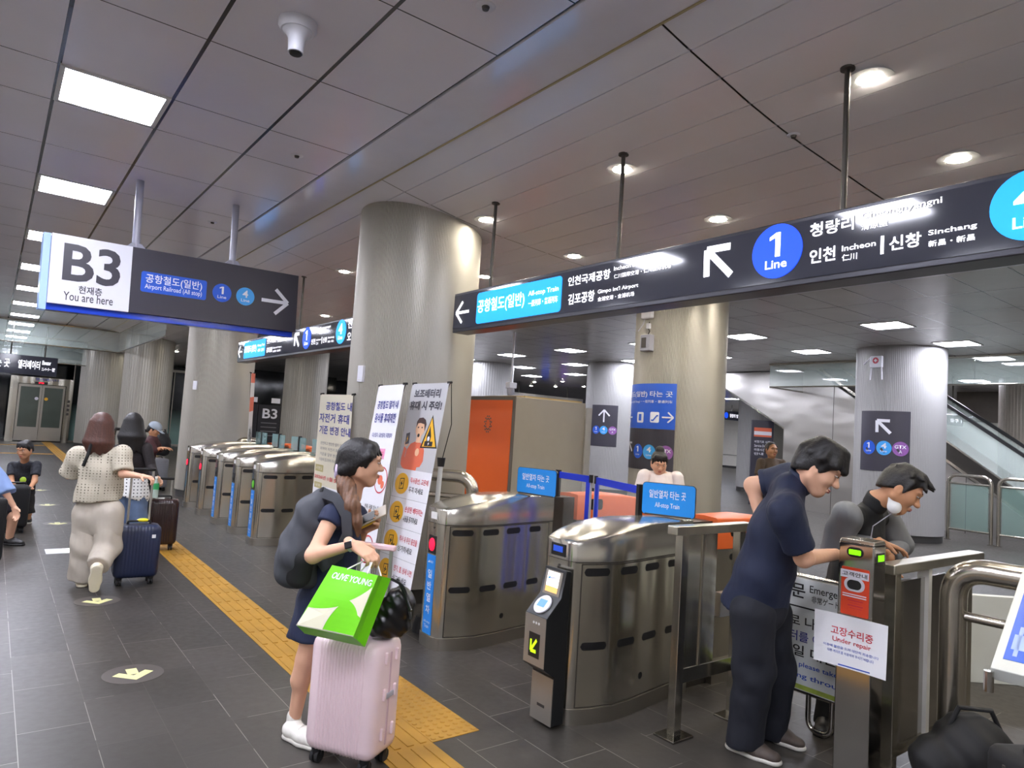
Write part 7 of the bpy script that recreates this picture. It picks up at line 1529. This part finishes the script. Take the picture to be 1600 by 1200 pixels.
for x, z in ((-.04, 1.10), (.12, 1.08)): S = SDF(); S.ell(zz(x, z, .118), (.045, .045, .05), k=.02); smesh('shirt_print', [(S, .009)], mat('print_brown', '#8c6f5d', .8, var=.4, vs=30), body, base)
def bun(S): S.ell(H.p(0, -.05, .125), [.045, .045, .035], H.ax, .02)
smesh('hair', [(H.hair(.062, -.04, 1.0, bun), .007)], M_HBLK, body, base)
smesh('skirt', [(leg(zz(0, .86), zz(0, .6), zz(0, .4), (.15, .19, .22), zz(0, .42), -UPZ, folds(.006, 24, 2)), .014)], M_NAVYD, body, base)
c = zz(0, 1.06, .30); t2 = thing('phone', 'phone held in front by the person in the white shirt', 'phone', c, atan2(FW.y, FW.x)-pi/2); MB().box(-.037, .037, -.005, .005, -.075, .075).build('case', mat('phone_brown', '#8a6a52', .4), t2, bevel=.004); MB().box(-.034, .034, -.0065, -.0045, -.07, .07).build('screen', M_BLACK, t2)
for a in (anL, anR): g0 = Vector((a.x, a.y, 0)); shoe(body, base, g0-FW*.06, g0+FW*.17, UPZ, M_SHOEW, M_SOLEW, a, w=.038, lace=False)
# ------------------------------------------------------------------ distant man in a brown polo shirt
q_ = 10.2; c = P(1205, 740, q_); base = Vector((c.x, c.y, 0)); t = thing('person', 'distant person in a brown polo shirt between the two grey columns', 'person', base); FW = unit(Vector((-IMF.x, -IMF.y, 0))+IMR*.25); FW = unit(Vector((FW.x, FW.y, 0)))
LT = UPZ.cross(FW); zz = lambda x, z, dy=0.0: base-LT*x+FW*dy+Vector((0, 0, z))
pel, che, nec = zz(0, .92), zz(0, 1.2), zz(0, 1.41); ht = P(1205, 702, q_); H = Head(Vector((ht.x, ht.y, ht.z-.005)), FW, UPZ, .98)
shR, elR, wrR = zz(-.18, 1.36), zz(-.22, 1.1), zz(-.22, .86, .05); shL, elL, wrL = zz(.18, 1.36), zz(.22, 1.1), zz(.22, .86, .05); hiR, knR, anR = zz(-.09, .88), zz(-.10, .48), zz(-.1, .08); hiL, knL, anL = zz(.09, .88), zz(.10, .48), zz(.1, .08)
S = torso(pel, che, nec, shL, shR, FW, (.12, .125, .05))
for a, b_, c_ in ((shR, elR, wrR), (shL, elL, wrL)): addto(S, limb(a, b_, c_, (.045, .037, .025)))
for a, b_, c_ in ((hiR, knR, anR), (hiL, knL, anL)): addto(S, limb(a, b_, c_, (.075, .05, .034)))
body = smesh('body', [(S, .015), (H.sdf(nec), .008), (hand(wrR, -UPZ, LT, FW), .007), (hand(wrL, -UPZ, -LT, FW), .007)], M_SKIN2, t, base); H.features(body, base)
D = torso(pel, che, nec, shL, shR, FW, (.15, .15, .062), .8); D.cut(nec+Vector((0, 0, .02)), UPZ); D.wave(*folds(.004, 26, 2)); smesh('polo_shirt', [(D, .014), (sleeve(shR, elR, .066, .066, shR*.25+elR*.75, elR-shR), .013), (sleeve(shL, elL, .066, .066, shL*.25+elL*.75, elL-shL), .013)], mat('polo_brown', '#5b4c3f', .8, var=.06, fold=.55), body, base)
smesh('trousers', [(leg(hiR, knR, anR, (.115, .09, .08), anR, -UPZ, folds(.004, 26, 1)), .014), (leg(hiL, knL, anL, (.115, .09, .08), anL, -UPZ, folds(.004, 26, 2)), .014)], mat('trousers_ink'), body, base)
smesh('hair', [(H.hair(.035, -.03, .97, bang=False), .008)], mat('hair_grey', '#4b4540', .6, var=.2, vs=20), body, base)
for a in (anL, anR): g0 = Vector((a.x, a.y, 0)); shoe(body, base, g0-FW*.07, g0+FW*.18, UPZ, M_SHOEB, M_SHOEB, a, lace=False)
# ------------------------------------------------------------------ person with a grey cap by the luggage carts
q_ = 11.3; c = P(238, 730, q_); base = Vector((c.x, c.y, 0)); t = thing('person', 'person in a pale grey cap and dark red top stooping beside the luggage carts', 'person', base); FW = unit(IMR*.9-IMU*.2); H = Head(P(241, 671, q_), IMR*.85-IMU*.5, IMU*.85+IMR*.5, .98)
pel, che, nec = P(228, 722, q_), P(236, 694, q_), P(239, 681, q_); shR, elR, wrR = P(234, 690, q_-.16), P(242, 704, q_-.18), P(252, 700, q_-.15); shL, elL, wrL = P(242, 690, q_+.16), P(250, 702, q_+.16), P(256, 700, q_+.1)
gz0 = lambda v, z: Vector((v.x, v.y, z)); hiR, hiL = P(226, 724, q_-.08), P(230, 724, q_+.08); knR, knL = gz0(hiR+IMR*.06, .45), gz0(hiL+IMR*.06, .45); anR, anL = gz0(hiR, .08), gz0(hiL, .08)
S = torso(pel, che, nec, shL, shR, FW, (.12, .12, .05))
for a, b_, c_ in ((shR, elR, wrR), (shL, elL, wrL)): addto(S, limb(a, b_, c_, (.044, .037, .025)))
for a, b_, c_ in ((hiR, knR, anR), (hiL, knL, anL)): addto(S, limb(a, b_, c_, (.075, .05, .034)))
body = smesh('body', [(S, .015), (H.sdf(nec), .01), (hand(wrR, IMR, -UPZ, IMU), .008), (hand(wrL, IMR, -UPZ, IMU), .008)], M_SKIN2, t, base)
D = torso(pel, che, nec, shL, shR, FW, (.145, .145, .06), .8); smesh('top', [(D, .015), (sleeve(shR, elR, .062, .058), .014), (sleeve(shL, elL, .062, .058), .014)], mat('cloth_maroon', '#3a181c', .8, var=.1), body, base); smesh('trousers', [(leg(hiR, knR, anR, (.11, .085, .075), anR, -UPZ, folds(.004, 26, 1)), .015), (leg(hiL, knL, anL, (.11, .085, .075), anL, -UPZ, folds(.004, 26, 2)), .015)], mat('trousers_black'), body, base)
smesh('hair', [(H.hair(.04, -.05, .97, bang=False), .01)], M_HBLK, body, base); S = SDF(); S.ell(H.p(0, -.005, .045), [.092, .11, .09], H.ax, .02); S.cut(H.p(0, 0, .03), -H.U); T = SDF(); T.cone(H.p(0, .07, .035), H.p(0, .14, .022), .07, .05, .02, H.U, .14); smesh('cap', [(S, .009), (T, .007)], mat('cap_grey', '#98a2ac', .8, var=.04), body, base)
for a in (anL, anR): g0 = Vector((a.x, a.y, 0)); d = unit(Vector((IMR.x, IMR.y, 0))); shoe(body, base, g0-d*.07, g0+d*.18, UPZ, M_SHOEB, M_SHOEB, a, lace=False)
